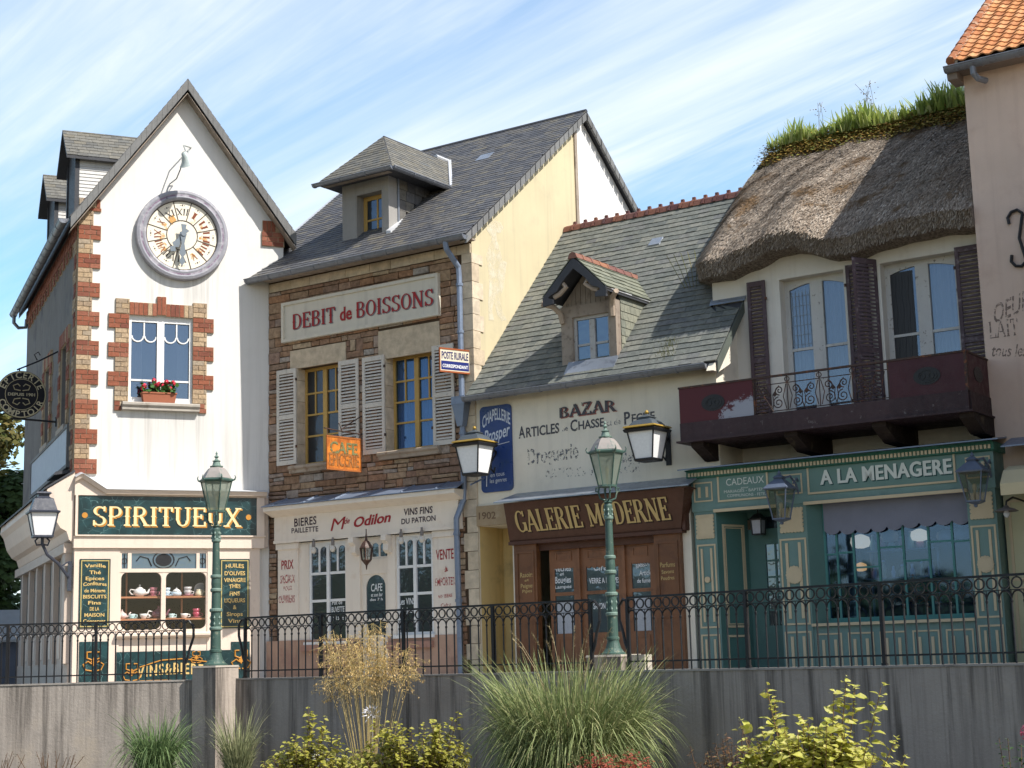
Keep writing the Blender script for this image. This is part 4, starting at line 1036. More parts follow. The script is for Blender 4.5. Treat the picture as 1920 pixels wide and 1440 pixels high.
    def arc_text(txt, r, a0, a1, h, inside=False):
        n = len(txt); mb = MB()
        for k, ch in enumerate(txt):
            a = rad(a0+(a1-a0)*(k+.5)/n); V, P = _glyphs(ch, .015)
            if not V: continue
            mx_ = (min(v[0] for v in V)+max(v[0] for v in V))/2
            ux, uz = (math.sin(a), -math.cos(a)) if not inside else (-math.sin(a), math.cos(a)); vx, vz = (math.cos(a), math.sin(a)) if not inside else (-math.cos(a), -math.sin(a))
            ids = [mb.v((pc[0]+r*math.cos(a)+(v[0]-mx_)*h/.7*ux+(v[1]-.35)*h/.7*vx, yv-.034, zv+r*math.sin(a)+(v[0]-mx_)*h/.7*uz+(v[1]-.35)*h/.7*vz)) for v in V]
            for p in P: mb.f([ids[i] for i in p])
        mb.build('lettering', M('faded_gold_letters', (.46, .41, .27), .5, .4), s, recalc=False)
    arc_text('EPICERIE', rD*.82, 165, 15, .13); arc_text('COMPTOIR', rD*.82, 195, 345, .13, True)
    letters(s, 'lettering', 'DEPUIS 1901', B, (pc[0]-.27, zv-.03), (pc[0]+.27, zv-.03), .06, yv-.03, M('faded_gold_small', (.46, .41, .27), .5, .4), px=False, bold=.02)
    sc_ = MB()
    for s_ in (-1, 1):
        for v_ in (-1, 1): sc_.tube([(pc[0]+s_*.02, yv-.036, zv+v_*.08), (pc[0]+s_*.14, yv-.036, zv+v_*.1), (pc[0]+s_*.17, yv-.036, zv+v_*.18), (pc[0]+s_*.08, yv-.036, zv+v_*.22), (pc[0]+s_*.03, yv-.036, zv+v_*.17)], .012, 5)
    sc_.build('scroll_ornament', M('faded_gold_scroll', (.38, .33, .20), .5, .4), s)
    br = MB(); br.tube([(XL, yv, zv+.95), (XL-.4, yv, zv+.72), (pc[0]-.1, yv, zv+rD+.02)], .018, 6); br.tube([(XL, yv, zv-rD-.05), (pc[0]-.2, yv, zv-rD-.0)], .022, 6); br.tube([(pc[0]-.05, yv, zv+rD), (pc[0]-.05, yv, zv+rD+.06)], .015, 5)
    br.tube([(XL-.42, yv, zv+.74), (XL-.48, yv, zv+.86), (XL-.4, yv, zv+.92), (XL-.36, yv, zv+.85)], .012, 5); br.box(XL-.03, XL-.002, yv-.03, yv+.03, zv-.65, zv-.45)
    br.build('bracket', iron_black, s)
    # geranium box on the sill
    x0, x1 = B.at(266, 748, -.1)[0], B.at(330, 748, -.1)[0]; z0 = B.at(300, 755, -.1)[2]+.0
    t = thing('flower_box', 'terracotta trough of red geraniums on the sill of the white house', 'flower box', B, (x0+x1)/2, -.08, z0)
    z0 = B.rect(227.5, 757, 372, 771)[3]+.002
    bx = MB(); bx.hexa([(x0+.03, -.14, z0), (x1-.03, -.14, z0), (x1-.03, .01, z0), (x0+.03, .01, z0), (x0, -.16, z0+.17), (x1, -.16, z0+.17), (x1, .03, z0+.17), (x0, .03, z0+.17)]); bx.box(x0-.01, x1+.01, -.172, .035, z0+.171, z0+.20); bx.build('trough', M('terracotta', (.36, .13, .075), .8, .2, .15, 12), t)
    lf = MB(); fl = MB()
    for k in range(170):
        c = Vector((random.uniform(x0-.02, x1+.02), random.uniform(-.2, .04), z0+.2+random.random()**1.3*.20)); r = random.uniform(.025, .05); n = Vector((random.gauss(0, 1), random.gauss(-.6, 1), random.gauss(.8, .6))).normalized(); u, w = perp(n)
        lf.poly(*[tuple(c+(u*math.cos(2*math.pi*i/6)+w*math.sin(2*math.pi*i/6))*r) for i in range(6)])
    for k, (px, py) in enumerate(((271, 724), (289, 713), (292, 724), (313, 716), (325, 718), (318, 728), (296, 720), (305, 722), (269, 728))):
        c = Vector(B.at(px, py, -.14+random.uniform(-.05, .05)))
        lf.tube([tuple(c), (c.x+random.uniform(-.05, .05), -.08, z0+.18)], .006, 4)
        for i in range(26):
            d = Vector((random.gauss(0, 1), random.gauss(0, 1), random.gauss(0, 1))).normalized(); p = c+d*.055*random.uniform(.5, 1); u, w = perp(d)
            fl.poly(*[tuple(p+(u*math.cos(2*math.pi*j/5)+w*math.sin(2*math.pi*j/5))*.026) for j in range(5)])
    lf.build('leaves', isl('geranium_leaf', [(.03, .09, .02), (.06, .14, .03), (.04, .11, .035)], .6, .1, 20, 0), t, recalc=False); fl.build('blooms', isl('geranium_red', [(.62, .03, .06), (.75, .06, .10), (.5, .02, .05)], .6, .1, 20, 0), t, recalc=False)
clock_things()

def crockery():
    """tea things on the two shelves"""
    yS = -.14; zsh = [B.at(305, 1118.5, .1)[2], B.at(305, 1160, .1)[2]]
    glaze = lambda n, c: flat(n, c, .2, .5)
    wht = glaze('white_china', (.78, .76, .73)); rose = glaze('rose_china', (.52, .20, .24)); sky_ = glaze('pale_blue_china', (.55, .66, .75)); aqua = glaze('aqua_china', (.5, .66, .66)); plum = glaze('plum_china', (.16, .06, .09)); grey = glaze('grey_china', (.50, .47, .47)); crm = glaze('cream_china', (.70, .62, .44))
    def pot(px, sh, label, mat, k=1, flip=1, lidm=None):
        c = B.at(px, 1110, .12); x, y, z = c[0], .12, zsh[sh]
        t = thing('teapot', label, 'teapot', B, x, y, z, 'china on the tea shop shelves')
        b = MB(); b.lathe([(.06, 0), (.075, .01), (.115, .05), (.125, .09), (.105, .135), (.06, .16)], x, y, 16, 0, z, k); b.build('body', mat, t, True)
        l = MB(); l.lathe([(.062, .158), (.05, .178), (.02, .19), (.012, .20), (.022, .215), (.012, .235)], x, y, 12, 0, z, k); l.build('lid', lidm or mat, t, True)
        s = MB(); s.tube([(x+flip*.10*k, y, z+.05*k), (x+flip*.16*k, y, z+.08*k), (x+flip*.185*k, y, z+.14*k), (x+flip*.215*k, y, z+.17*k)], .026*k, 8, True, .014*k); s.build('spout', mat, t, True)
        h = MB(); h.tube([(x-flip*.10*k, y, z+.13*k), (x-flip*.17*k, y, z+.145*k), (x-flip*.195*k, y, z+.10*k), (x-flip*.16*k, y, z+.05*k), (x-flip*.11*k, y, z+.045*k)], .014*k, 6); h.build('handle', wht if mat is plum else mat, t, True)
    def cup(px, sh, label, mat, k=1, stack=1, saucer=None, cat='cup'):
        c = B.at(px, 1110, .12); x, y, z = c[0], .12, zsh[sh]
        t = thing('teacup', label, cat, B, x, y, z, 'china on the tea shop shelves')
        if saucer: s = MB(); s.lathe([(.05, 0), (.095, .012), (.105, .022), (.05, .012)], x, y, 18, 0, z, k); s.build('saucer', saucer, t, True)
        zz = z+.012*k if saucer else z
        for i in range(stack):
            b = MB(); b.lathe([(.032, 0), (.04, .012), (.062, .05), (.07, .085), (.064, .085), (.05, .03)], x, y, 16, 0, zz+i*.062*k, k); b.build('bowl', mat, t, True)
        h = MB(); h.tube([(x+.062*k, y, zz+.07*k), (x+.10*k, y, zz+.066*k), (x+.10*k, y, zz+.03*k), (x+.055*k, y, zz+.025*k)], .009*k, 6); h.build('handle', mat, t, True)
    pot(262, 0, 'plain white teapot on the upper shelf of the tea window', wht)
    cup(288, 0, 'stack of rose pink cups beside the plain white teapot', rose, 1.1, 2, rose)
    cup(312.5, 0, 'pale blue cups on the upper shelf, half hidden by the window bar', sky_, 1.05, 2, sky_)
    t0 = B.at(331, 1110, .12)
    t = thing('sugar_bowl', 'white lidded bowl with pointed lid beside the pale blue cups', 'bowl', B, t0[0], .12, zsh[0], 'china on the tea shop shelves')
    b = MB(); b.lathe([(.06, 0), (.09, .02), (.10, .06), (.085, .09)], t0[0], .12, 16, 0, zsh[0]); b.build('body', sky_, t, True); b = MB(); b.lathe([(.09, .088), (.06, .125), (.02, .15), (.018, .165), (.004, .185)], t0[0], .12, 16, 0, zsh[0]); b.build('lid', wht, t, True)
    cup(352, 0, 'grey cup stack on a rosy saucer beside the pointed lidded bowl', grey, 1.15, 2, rose)
    t0 = B.at(376, 1110, .2); x = t0[0]
    t = thing('plate', 'grey patterned plate standing upright behind the squat cream jug', 'plate', B, x, .2, zsh[0], 'china on the tea shop shelves'); p = MB(); p.disc(x, zsh[0]+.135, .13, .19, .205, 26); p.build('dish', flat('blue_grey_plate', (.25, .25, .27), .3, .5), t); p = MB(); p.ring(x, zsh[0]+.135, .13, .022, .18, .191, 26); p.build('rim', flat('grey_rim', (.38, .36, .36), .3, .5), t)
    t0 = B.at(373, 1110, .1); x = t0[0]
    t = thing('cream_jug', 'squat cream jug in front of the upright grey plate', 'jug', B, x, .08, zsh[0], 'china on the tea shop shelves'); p = MB(); p.lathe([(.06, 0), (.085, .03), (.07, .08), (.055, .11), (.062, .13)], x, .08, 14, 0, zsh[0]); p.build('body', crm, t, True); p = MB(); p.tube([(x+.05, .08, zsh[0]+.11), (x+.1, .08, zsh[0]+.09), (x+.07, .08, zsh[0]+.04)], .011, 6); p.build('handle', crm, t, True)
    pot(229.5, 1, 'small pale pink teapot on the lower shelf', glaze('pale_pink_china', (.72, .55, .52)), .78)
    cup(248, 1, 'aqua teacup on a saucer, lower shelf beside the pink pot', aqua, 1.0, 1, aqua)
    cup(270, 1, 'tall white footed cup beside the plum coloured teapot', wht, 1.15, 1, None)
    pot(297, 1, 'plum coloured teapot with a white handle on the lower shelf', plum, 1.05, 1)
    cup(322, 1, 'low aqua cup on a white saucer, lower shelf', aqua, .95, 1, wht)
    cup(346, 1, 'single white mug beside the stack of raspberry cups', wht, 1.1, 1, None)
    cup(369, 1, 'stack of raspberry cups on a rosy saucer, lower shelf', glaze('raspberry_china', (.50, .07, .13)), 1.15, 2, rose)
crockery()
# ================================================================== STONE INN (DEBIT de BOISSONS)
XG = 5.115           # its right gable plane
house2 = thing('stone_inn', 'rubble stone inn with slate roof, grey shutters and pale wooden shop front', 'house', A, 2.5, 0, -.12)
def arch_window(w, g, x0, x1, z0, z1, y, rows, split, arches, fw=.05):
    """shop window: leaf pair, glazing bars, two little round arches on top of each leaf"""
    window_bars(w, x0, x1, z0, z1, y, y+.06, fw)
    m_ = (x0+x1)/2; w.box(m_-.035, m_+.035, y-.01, y+.055, z0+fw, z1-fw)
    for zz in rows: w.box(x0+fw, m_-.035, y+.006, y+.05, zz-.025, zz+.025); w.box(m_+.035, x1-fw, y+.006, y+.05, zz-.025, zz+.025)
    for a, b in ((x0+fw, m_-.035), (m_+.035, x1-fw)):
        c = (a+b)/2; w.box(c-.02, c+.02, y+.008, y+.05, split+.025, z1-fw)
        for p, q in ((a, c-.02), (c+.02, b)):
            r = (q-p)/2; zc = z1-fw-r-.03; pts = arc_pts((p+q)/2, zc, r, r, 180, 0, 8)
            for s_, t_ in zip(pts[:-1], pts[1:]): w.prism([s_, t_, (t_[0], z1-fw), (s_[0], z1-fw)], y+.01, y+.048)
    g.box(x0+.02, x1-.02, y+.028, y+.034, z0+.02, z1-.02)
def inn():
    P = house2
    ye, ze, yr, zr = -.38, 7.98, 4.10, 11.60
    sl = (zr-ze)/(yr-ye)
    X = lambda px, py, y=0: A.at(px, py, y)[0]
    Z = lambda px, py, y=0: A.at(px, py, y)[2]
    # openings
    h1 = (X(559, 780), X(637, 780), Z(600, 868), Z(600, 684), .26); h2 = (X(725, 750), X(816, 750), Z(768, 842), Z(768, 662), .26)
    shop = (X(560, 1100), X(815, 1100), .62, 2.50, .4)
    wl = MB(); wall_front(wl, [(0, -.12), (XG, -.12), (XG, 7.98), (0, 7.98)], [h1, h2, shop])
    wl.quad((0, 0, -.12), (0, 8, -.12), (0, 8, 7.9), (0, 0, 7.9)); wl.quad((0, 8.2, -.12), (XG, 8.2, -.12), (XG, 8.2, 8.2), (0, 8.2, 8.2))
    wl.build('wall', mortar_dark, P)
    st = MB(); pad = .0
    zb = 3.32; zt = Z(690, 514)-.02
    sg = A.rect(534.4, 542, 828.3, 618.5); lints = [A.rect(546, 650, 650, 685), A.rect(711, 612, 826, 666)]
    hol = [h1, h2]+[(l[0], l[1], l[2]-.0, l[3]) for l in lints]+[(h[0]-.0, h[1], h[2]-.12, h[3]) for h in (h1, h2)]
    rough_stones(st, 0.0, XG-.30, zb, zt+.02, 0, hol, .07, .24, .13, .62, .028)
    rough_stones(st, 0.0, X(520, 1100), -.1, zb, 0, [], .06, .13, .14, .4); rough_stones(st, X(858, 1100), XG-.28, -.1, zb, 0, [], .08, .16, .14, .4)
    st.build('stone', rubble, P)
    dr = MB(); x = 0.02     # dressed course under the eaves, corner stones
    z0, z1 = zt+.03, 7.90
    while x < XG-.02:
        w_ = random.uniform(.42, .62); b = min(x+w_, XG-.012)
        dr.box(x+.004, b-.004, -.028-random.random()*.006, .01, z0, z1); x += w_
    z = -.1; k = 0
    while z < z0-.05:
        h = random.uniform(.28, .36); b = min(z+h, z0); w_ = .29 if k % 2 else .21
        dr.box(XG-w_, XG+.022, -.034, .20 if k % 2 else .32, z+.005, b-.005); z += h; k += 1
    dr.build('dressed_stone', dressed, P)
    for h, l in zip((h1, h2), lints):
        dr = MB(); dr.box(l[0], l[1], -.032, .02, l[2]-.0, l[3]); z = h[2]; k = 0
        while z < h[3]-.05:
            b = min(z+.43, h[3])
            dr.box(h[0]-.035, h[0]+.012, -.028, .25, z+.004, b-.004); dr.box(h[1]-.012, h[1]+.035, -.028, .25, z+.004, b-.004); z += .43
        dr.build('stone_surround', dressed, P)
    lj = MB()
    # gable wall, yellow, with the wooden post and the white rear part
    gy = MB(); yp = A.atx(1077, 330, XG)[1]; rr_ = sorted([yp+.1, yr])
    zz = lambda y: (ze+(y-ye)*sl if y <= yr else zr-(y-yr)*sl)-.12
    gy.poly(*([(XG, 0, -.12), (XG, yp, -.12), (XG, yp, zz(yp))]+([(XG, yr, zz(yr))] if yp > yr else [])+[(XG, 0, zz(0))]))
    gy.build('gable_wall', yellow_wall, P)
    gw = MB(); gw.poly(*([(XG, yp+.10, -.12), (XG, 8.2, -.12), (XG, 8.2, zz(8.2))]+([(XG, yr, zz(yr))] if yp+.1 < yr else [])+[(XG, yp+.1, zz(yp+.1))])); gw.build('rear_gable_wall', M('bright_white_render', (.80, .79, .77), .9, .1, .03, 2), P)
    pt = MB(); pt.box(XG-.05, XG+.035, yp, yp+.10, -.12, zz(yp+.05)-.02); pt.build('timber_post', wood_grey, P)
    # roof
    xl, xr = -.50, XG+.16
    rf = MB(); yb = 8.45; zbk = zr-(yb-yr)*sl; th = .07
    def slab(x0, x1, ya, za, yb_, zb_): rf.hexa([(x0, ya, za-th), (x1, ya, za-th), (x1, yb_, zb_-th), (x0, yb_, zb_-th), (x0, ya, za), (x1, ya, za), (x1, yb_, zb_), (x0, yb_, zb_)])
    slab(xl, xr, ye, ze, yr, zr); slab(xl, xr, yr, zr, yb, zbk)
    ro = rf.build('roof', slate_dark, P)
    s = MB(); L = math.hypot(yr-ye, zr-ze); slates(s, (xl, ye-.02, ze+.006), (1, 0, 0), (0, yr-ye, zr-ze), xr-xl, L, .118, .20, .007)
    s.build('slates', slate, ro)
    s = MB(); slates(s, (xl, yb, zbk+.006), (1, 0, 0), (0, yr-yb, zr-zbk), xr-xl, L*.97, .2, .3, .007); s.build('rear_slates', slate, ro)
    vb = MB(); n = 24
    for k in range(n):
        t0, t1 = k/n, (k+1)/n-.006
        ya, yb2 = ye+(yr-ye)*t0, ye+(yr-ye)*t1; d = .17
        vb.prismx([(ya, ze+(ya-ye)*sl-d), (yb2, ze+(yb2-ye)*sl-d), (yb2, ze+(yb2-ye)*sl-.005), (ya, ze+(ya-ye)*sl-.005)], xr-.04, xr+random.uniform(.004, .014))
        ya, yb2 = yb-(yb-yr)*t0, yb-(yb-yr)*t1
        vb.prismx([(ya, zr-(ya-yr)*sl-d), (yb2, zr-(yb2-yr)*sl-d), (yb2, zr-(yb2-yr)*sl-.005), (ya, zr-(ya-yr)*sl-.005)], xr-.04, xr+random.uniform(.004, .014))
    vb.build('verge', slate_edge, ro)
    so = MB(); so.hexa([(XG, ye, ze-.13), (xr-.04, ye, ze-.13), (xr-.04, yr, zr-.13), (XG, yr, zr-.13), (XG, ye, ze-.11), (xr-.04, ye, ze-.11), (xr-.04, yr, zr-.11), (XG, yr, zr-.11)]); so.box(0.05, xr-.04, ye+.03, -.03, 7.93, 7.96); so.build('soffit', wood_grey, ro)
    rd = MB(); rd.tube([(xl, yr, zr+.01), (xr, yr, zr+.01)], .05, 6); rd.build('ridge', slate_dark, ro)
    fl = MB(); fl.hexa([(xl-.1, ye, ze-.03), (xl+.07, ye, ze-.03), (xl+.07, yr, zr-.03), (xl-.1, yr, zr-.03), (xl-.1, ye, ze+.03), (xl+.07, ye, ze+.025), (xl+.07, yr, zr+.025), (xl-.1, yr, zr+.03)]); fl.build('flashing', lead_white, ro)
    sk = MB(); vv = 3.0; sk0 = Vector((3.05, ye+1.0, 0))
    yk = ye+(yr-ye)*.74; sk.hexa([(3.25, yk-.12, ze+(yk-.12-ye)*sl+.01), (3.6, yk-.12, ze+(yk-.12-ye)*sl+.01), (3.6, yk+.12, ze+(yk+.12-ye)*sl+.01), (3.25, yk+.12, ze+(yk+.12-ye)*sl+.01), (3.25, yk-.12, ze+(yk-.12-ye)*sl+.04), (3.6, yk-.12, ze+(yk-.12-ye)*sl+.04), (3.6, yk+.12, ze+(yk+.12-ye)*sl+.04), (3.25, yk+.12, ze+(yk+.12-ye)*sl+.04)])
    sk.build('roof_light', zinc, ro)
    # gutter and downpipe
    g = MB(); gutter(g, (A.at(466, 520, ye)[0], ye-.06, ze-.02), (xr+.0, ye-.06, ze-.02), .085); go = g.build('gutter', gutter_m, P)
    xp = X(862, 560, -.1); dp = MB()
    z_o = 4.95
    pz = [(xp-.06, ye-.06, ze-.06), (xp-.05, ye-.04, ze-.22), (xp, -.12, ze-.52), (xp, -.10, ze-.7), (xp+.0, -.10, 5.2), (xp+.0, -.10, 3.30), (xp+.0, -.12, 3.1), (xp-.08, -.24, 2.75), (xp-.08, -.24, 2.4), (xp-.08, -.20, -.1)]
    pz = [(a+ (0.0), b, c) for a, b, c in pz]
    dp.tube(pz, .055, 10)
    for z, y in ((7.1, -.10), (6.2, -.1), (4.3, -.10), (2.45, -.24), (1.25, -.22)): dp.tube([(xp-(0 if z > 3 else .08), y, z), (xp-(0 if z > 3 else .08), y, z+.05)], .068, 10)
    dp.hexa([(xp-.06, -.19, 4.45), (xp+.06, -.19, 4.45), (xp+.06, -.05, 4.45), (xp-.06, -.05, 4.45), (xp-.14, -.23, 4.85), (xp+.14, -.23, 4.85), (xp+.14, -.03, 4.85), (xp-.14, -.03, 4.85)])
    dp.box(xp-.15, xp+.15, -.235, -.025, 4.851, 5.0)
    dp.build('downpipe', zinc_blue, go)
    # ---- roof dormer with hipped roof
    yd = .38; dx0, dx1 = A.at(642, 400, yd)[0], A.at(729, 400, yd)[0]
    zb_ = ze+(yd-ye)*sl; zt_ = A.at(685, 330, yd)[2]
    ox0, ox1 = A.at(669, 410, yd)[0], A.at(716, 410, yd)[0]; oz1 = A.at(690, 362, yd)[2]
    d = MB(); yk = lambda z: ye+(z-ze)/sl
    wall_front(d, [(dx0, zb_-.1), (dx1, zb_-.1), (dx1, zt_), (dx0, zt_)], [(ox0, ox1, zb_-.08, oz1, .32)], yd)
    sideY = yd+.30
    for xx in (dx0, dx1): d.poly((xx, yd, zb_-.1), (xx, sideY, zb_+.30*sl-.1), (xx, sideY, zt_), (xx, yd, zt_))
    do = d.build('dormer', stucco_grey, P)
    ck = MB()
    for xx in (dx0+.02, dx1-.02): ck.poly((xx, sideY, zb_), (xx, yk(zt_)+.1, zt_), (xx, sideY, zt_))
    ck.build('dormer_cheek', slate_dark, do)
    cs = MB(); z = zb_+.1
    while z < zt_-.02:
        h = .22; y = sideY+.01
        ymax = yk(z)
        while y < ymax:
            w_ = random.uniform(.22, .34); b = min(y+w_, yk(z+h*.5))
            if b-y > .06: cs.box(dx1-.018, dx1+.012+random.random()*.006, y+.006, b-.004, z+.006, min(z+h-.002, zt_))
            y += w_
        z += h
    cs.build('cheek_slate', slate, do)
    cp = MB(); cp.box(dx1-.01, dx1+.03, sideY-.03, sideY+.012, zb_+.2, zt_); cp.build('corner_strip', zinc, do)
    w = MB(); frame_rect(w, ox0, ox1, zb_-.08, oz1, .085, yd+.22, yd+.28); mx_ = (ox0+ox1)/2+.03; zm = (zb_-.08+oz1)/2
    w.box(mx_-.02, mx_+.02, yd+.23, yd+.27, zb_+.005, oz1-.085); w.box(ox0+.085, ox1-.085, yd+.228, yd+.272, zm-.02, zm+.02); w.build('dormer_window', ochre, do)
    g_ = MB(); g_.box(ox0+.02, ox1-.02, yd+.24, yd+.25, zb_-.06, oz1-.02); g_.build('dormer_pane', win_dark, do)
    f = MB(); f.hexa([(dx0-.3, yd-.22, zb_-.19), (dx1+.02, yd-.22, zb_-.19), (dx1+.02, yd-.0, zb_-.15), (dx0-.3, yd-.0, zb_-.15), (dx0-.3, yd-.22, zb_-.15), (dx1+.02, yd-.22, zb_-.15), (dx1+.02, yd-.005, zb_-.07), (dx0-.3, yd-.005, zb_-.07)])
    f.hexa([(dx1+.005, yd-.1, zb_-.05), (dx1+.12, yd-.1, zb_-.05), (dx1+.12, sideY+.1, zb_+.38*sl), (dx1+.005, sideY+.1, zb_+.38*sl), (dx1+.005, yd-.1, zb_+.02), (dx1+.12, yd-.1, zb_-.0), (dx1+.12, sideY+.1, zb_+.40*sl), (dx1+.005, sideY+.1, zb_+.46*sl)])
    f.build('dormer_flashing', lead_white, do)
    # hipped roof of the dormer
    ey = yd-.42; e0, e1 = dx0-.34, dx1+.42; hz_ = A.at(690, 323, ey)[2]
    ap = A.at(719, 257, ey+.95); apx, apy, apz = (dx0+dx1)/2-.0, ey+.95, ap[2]
    apx = ap[0]
    wv = MB()
    back = lambda z: yk(z)+.05
    E0, E1 = (e0, ey, hz_), (e1, ey, hz_); E2, E3 = (e1, back(hz_), hz_), (e0, back(hz_), hz_); R0 = (apx, apy, apz); R1 = (apx, back(apz), apz)
    wv.poly(E0, E1, R0); wv.poly(E1, E2, R1, R0); wv.poly(E3, E0, R0, R1); wv.poly(E0, E3, E2, E1)
    dr_ = wv.build('dormer_roof', slate_dark, do)
    s = MB()
    def tri_slates(o, eu, ev, L_, H_, lo, hi): slates(s, o, eu, ev, L_, H_, .10, .17, .006, lo, hi)
    Hf = math.hypot(apy-ey, apz-hz_); fr = (apx-e0)
    slates(s, (e0, ey-.01, hz_+.006), (1, 0, 0), (0, apy-ey, apz-hz_), e1-e0, Hf, .10, .17, .006, lambda v: (apx-e0)*v/Hf, lambda v: (e1-e0)-(e1-apx)*v/Hf)
    Hs = math.hypot(e1-apx, apz-hz_); Lb = back(hz_)-ey
    slates(s, (e1+.01, ey, hz_+.006), (0, 1, 0), (apx-e1, 0, apz-hz_), Lb, Hs, .10, .17, .006, lambda v: (apy-ey)*v/Hs, lambda v: Lb+(back(apz)-back(hz_))*v/Hs)
    Hl = math.hypot(apx-e0, apz-hz_)
    slates(s, (e0-.01, ey, hz_+.006), (0, 1, 0), (apx-e0, 0, apz-hz_), Lb, Hl, .10, .17, .006, lambda v: (apy-ey)*v/Hl, lambda v: Lb+(back(apz)-back(hz_))*v/Hl)
    s.build('dormer_slates', slate_gold, do)
    f = MB(); f.tube([R0, (apx, R1[1]-.0, apz)], .03, 6); f.tube([E1, R0], .014, 5); f.tube([E0, R0], .014, 5); f.build('dormer_ridge', slate_dark, do)
    f = MB(); f.tube([(e1+.03, back(hz_)-.0, hz_+.02), (apx, back(apz), apz+.04)], .06, 6); f.tube([(apx, back(apz)-.5, apz+.035), (apx, back(apz), apz+.035)], .05, 6); f.build('valley_flashing', lead_white, do)
    g = MB(); gutter(g, (e0-.02, ey-.05, hz_-.01), (e1+.05, ey-.05, hz_-.01), .062, 6); gutter(g, (e1+.05, ey-.05, hz_-.01), (e1+.05, back(hz_)-.05, hz_-.01), .062, 6); g.build('dormer_gutter', gutter_m, do)
    bd = MB(); bd.box(dx0-.12, dx1+.06, yd-.1, yd-.002, zt_-.02, zt_+.06); bd.box(dx0-.3, dx1+.2, yd-.25, yd-.12, zt_+.061, hz_-.005); bd.build('dormer_eave_board', wood_grey, do)
    # ---- upper windows
    for h, has_curtain in ((h1, False), (h2, True)):
        w = MB(); y = .20; x0, x1, z0, z1 = h[:4]; c = x0+(x1-x0)*.5
        frame_rect(w, x0, x1, z0, z1, .06, y, y+.06); w.box(c-.05, c+.05, y-.012, y+.055, z0+.06, z1-.06)
        for a, b in ((x0+.06, c-.05), (c+.05, x1-.06)):
            m_ = (a+b)/2; zs = [z0+(z1-z0)*q for q in (.30, .52, .74)]
            for q in zs: w.box(a, b, y+.006, y+.05, q-.018, q+.018)
            w.box(m_-.015, m_+.015, y+.008, y+.05, zs[1]+.018 if not has_curtain else zs[1]+.018, z1-.06)
        wo = w.build('window', ochre, P)
        g_ = MB(); g_.box(x0+.02, x1-.02, y+.03, y+.036, z0+.02, z1-.02); g_.build('pane', shop_glass_b if has_curtain else glass_refl('inn_glass', (.012, .012, .015), .06), wo)
        if has_curtain:
            cu = MB(); rings = []; n = 60
            pts = [(x0+.03+(x1-x0-.06)*k/n, y+.12+.02*math.sin(k*1.1)+.012*math.sin(k*2.7)) for k in range(n+1)]
            for p, q in zip(pts[:-1], pts[1:]): cu.quad((p[0], p[1], z0), (q[0], q[1], z0), (q[0], q[1], z1), (p[0], p[1], z1))
            cu.build('curtain', lace, wo); rm = MB(); rm.box(x0, x1, y+.3, y+.32, z0, z1); rm.build('dim_room', dark_room, wo)
        si = MB(); si.prismx([(-.16, z0-.03), (-.16, z0-.07), (-.12, z0-.10), (-.12, z0-.16), (.0, z0-.16), (.0, z0-.002), (-.13, z0-.01)], x0-.14, x1+.14); si.build('sill', M('worn_sill_stone', (.38, .31, .24), .9, .1, .2, 8, (.24, .16, .11), (.5, .7), 6), wo)
        bb = MB(); bb.box(x0-.05, x1+.05, y+.5, y+.52, z0, z1); bb.build('room_back', dark_room, wo)
    a = A.rect(519, 785, 556, 785); 
    def shut(l, r, t, b, hinge, mid=(.5,)):
        q = A.rect(l, t, r, b, -.05); shutter(P, q[0], q[1], q[2], q[3], -.04, shutter_m, mid, 0, hinge, 'shutter')
    shut(520, 556, 693, 872, 'r'); shut(636, 672, 676, 824, 'l') if False else shut(636, 673, 675, 848, 'l'); shut(681, 722, 668, 851, 'r'); shut(812, 852.5, 646, 834, 'l')
    # ---- shop front
    yS = -.10
    def R(l, t, r, b, y=yS): return A.rect(l, t, r, b, y)
    pl_, pr_ = R(521, 1022, 559, 1150), R(815, 998, 857, 1140)
    z0s = .68; zf0 = (A.at(690, 1002, yS)[2]); zf1 = A.at(690, 951, yS)[2]
    xL, xR = A.at(518, 990, yS)[0], A.at(863, 960, yS)[0]
    s = MB()
    s.box(pl_[0], pl_[1], yS, -.03, z0s, zf0-.02); s.box(pr_[0], pr_[1], yS, -.03, z0s, zf0-.02)
    for p in (pl_, pr_): s.box(p[0]-.03, p[1]+.03, yS-.03, -.03, zf0-.16, zf0-.04)
    f = MB(); f.box(xL, xR, yS-.06, -.03, zf0-.04, zf1-.03); f.box(xL-.01, xR+.01, yS-.075, -.03, zf0-.04, zf0+.02)
    f.prismx([(yS-.07, zf1-.03), (yS-.30, zf1+.06), (yS-.33, zf1+.07), (yS-.33, zf1+.15), (-.03, zf1+.15), (-.03, zf1-.03)], xL-.05, xR+.12); so = f.build('shop_front', cream_paint, P); s.build('pilaster', cream_paint, so)
    zc = MB(); zc.hexa([(xL-.08, yS-.36, zf1+.152), (xR+.2, yS-.36, zf1+.152), (xR+.1, -.02, zf1+.30), (xL+.02, -.02, zf1+.30), (xL-.08, yS-.36, zf1+.17), (xR+.2, yS-.36, zf1+.17), (xR+.1, -.02, zf1+.325), (xL+.02, -.02, zf1+.325)])
    for k in range(7):
        xx = xL+.2+k*.8; zc.hexa([(xx, yS-.355, zf1+.17), (xx+.04, yS-.355, zf1+.17), (xx+.04, -.02, zf1+.325), (xx, -.02, zf1+.325), (xx+.01, yS-.35, zf1+.195), (xx+.03, yS-.35, zf1+.195), (xx+.03, -.02, zf1+.35), (xx+.01, -.02, zf1+.35)])
    zc.build('zinc_cap', zinc_blue, so)
    w1 = R(581, 1016, 652, 1203, yS+.06); w2 = R(745, 1003, 814, 1190, yS+.06); dr = R(679, 1006, 731, 1255, yS+.06)
    fr = MB(); yF = yS+.03
    zt_ = zf0-.05
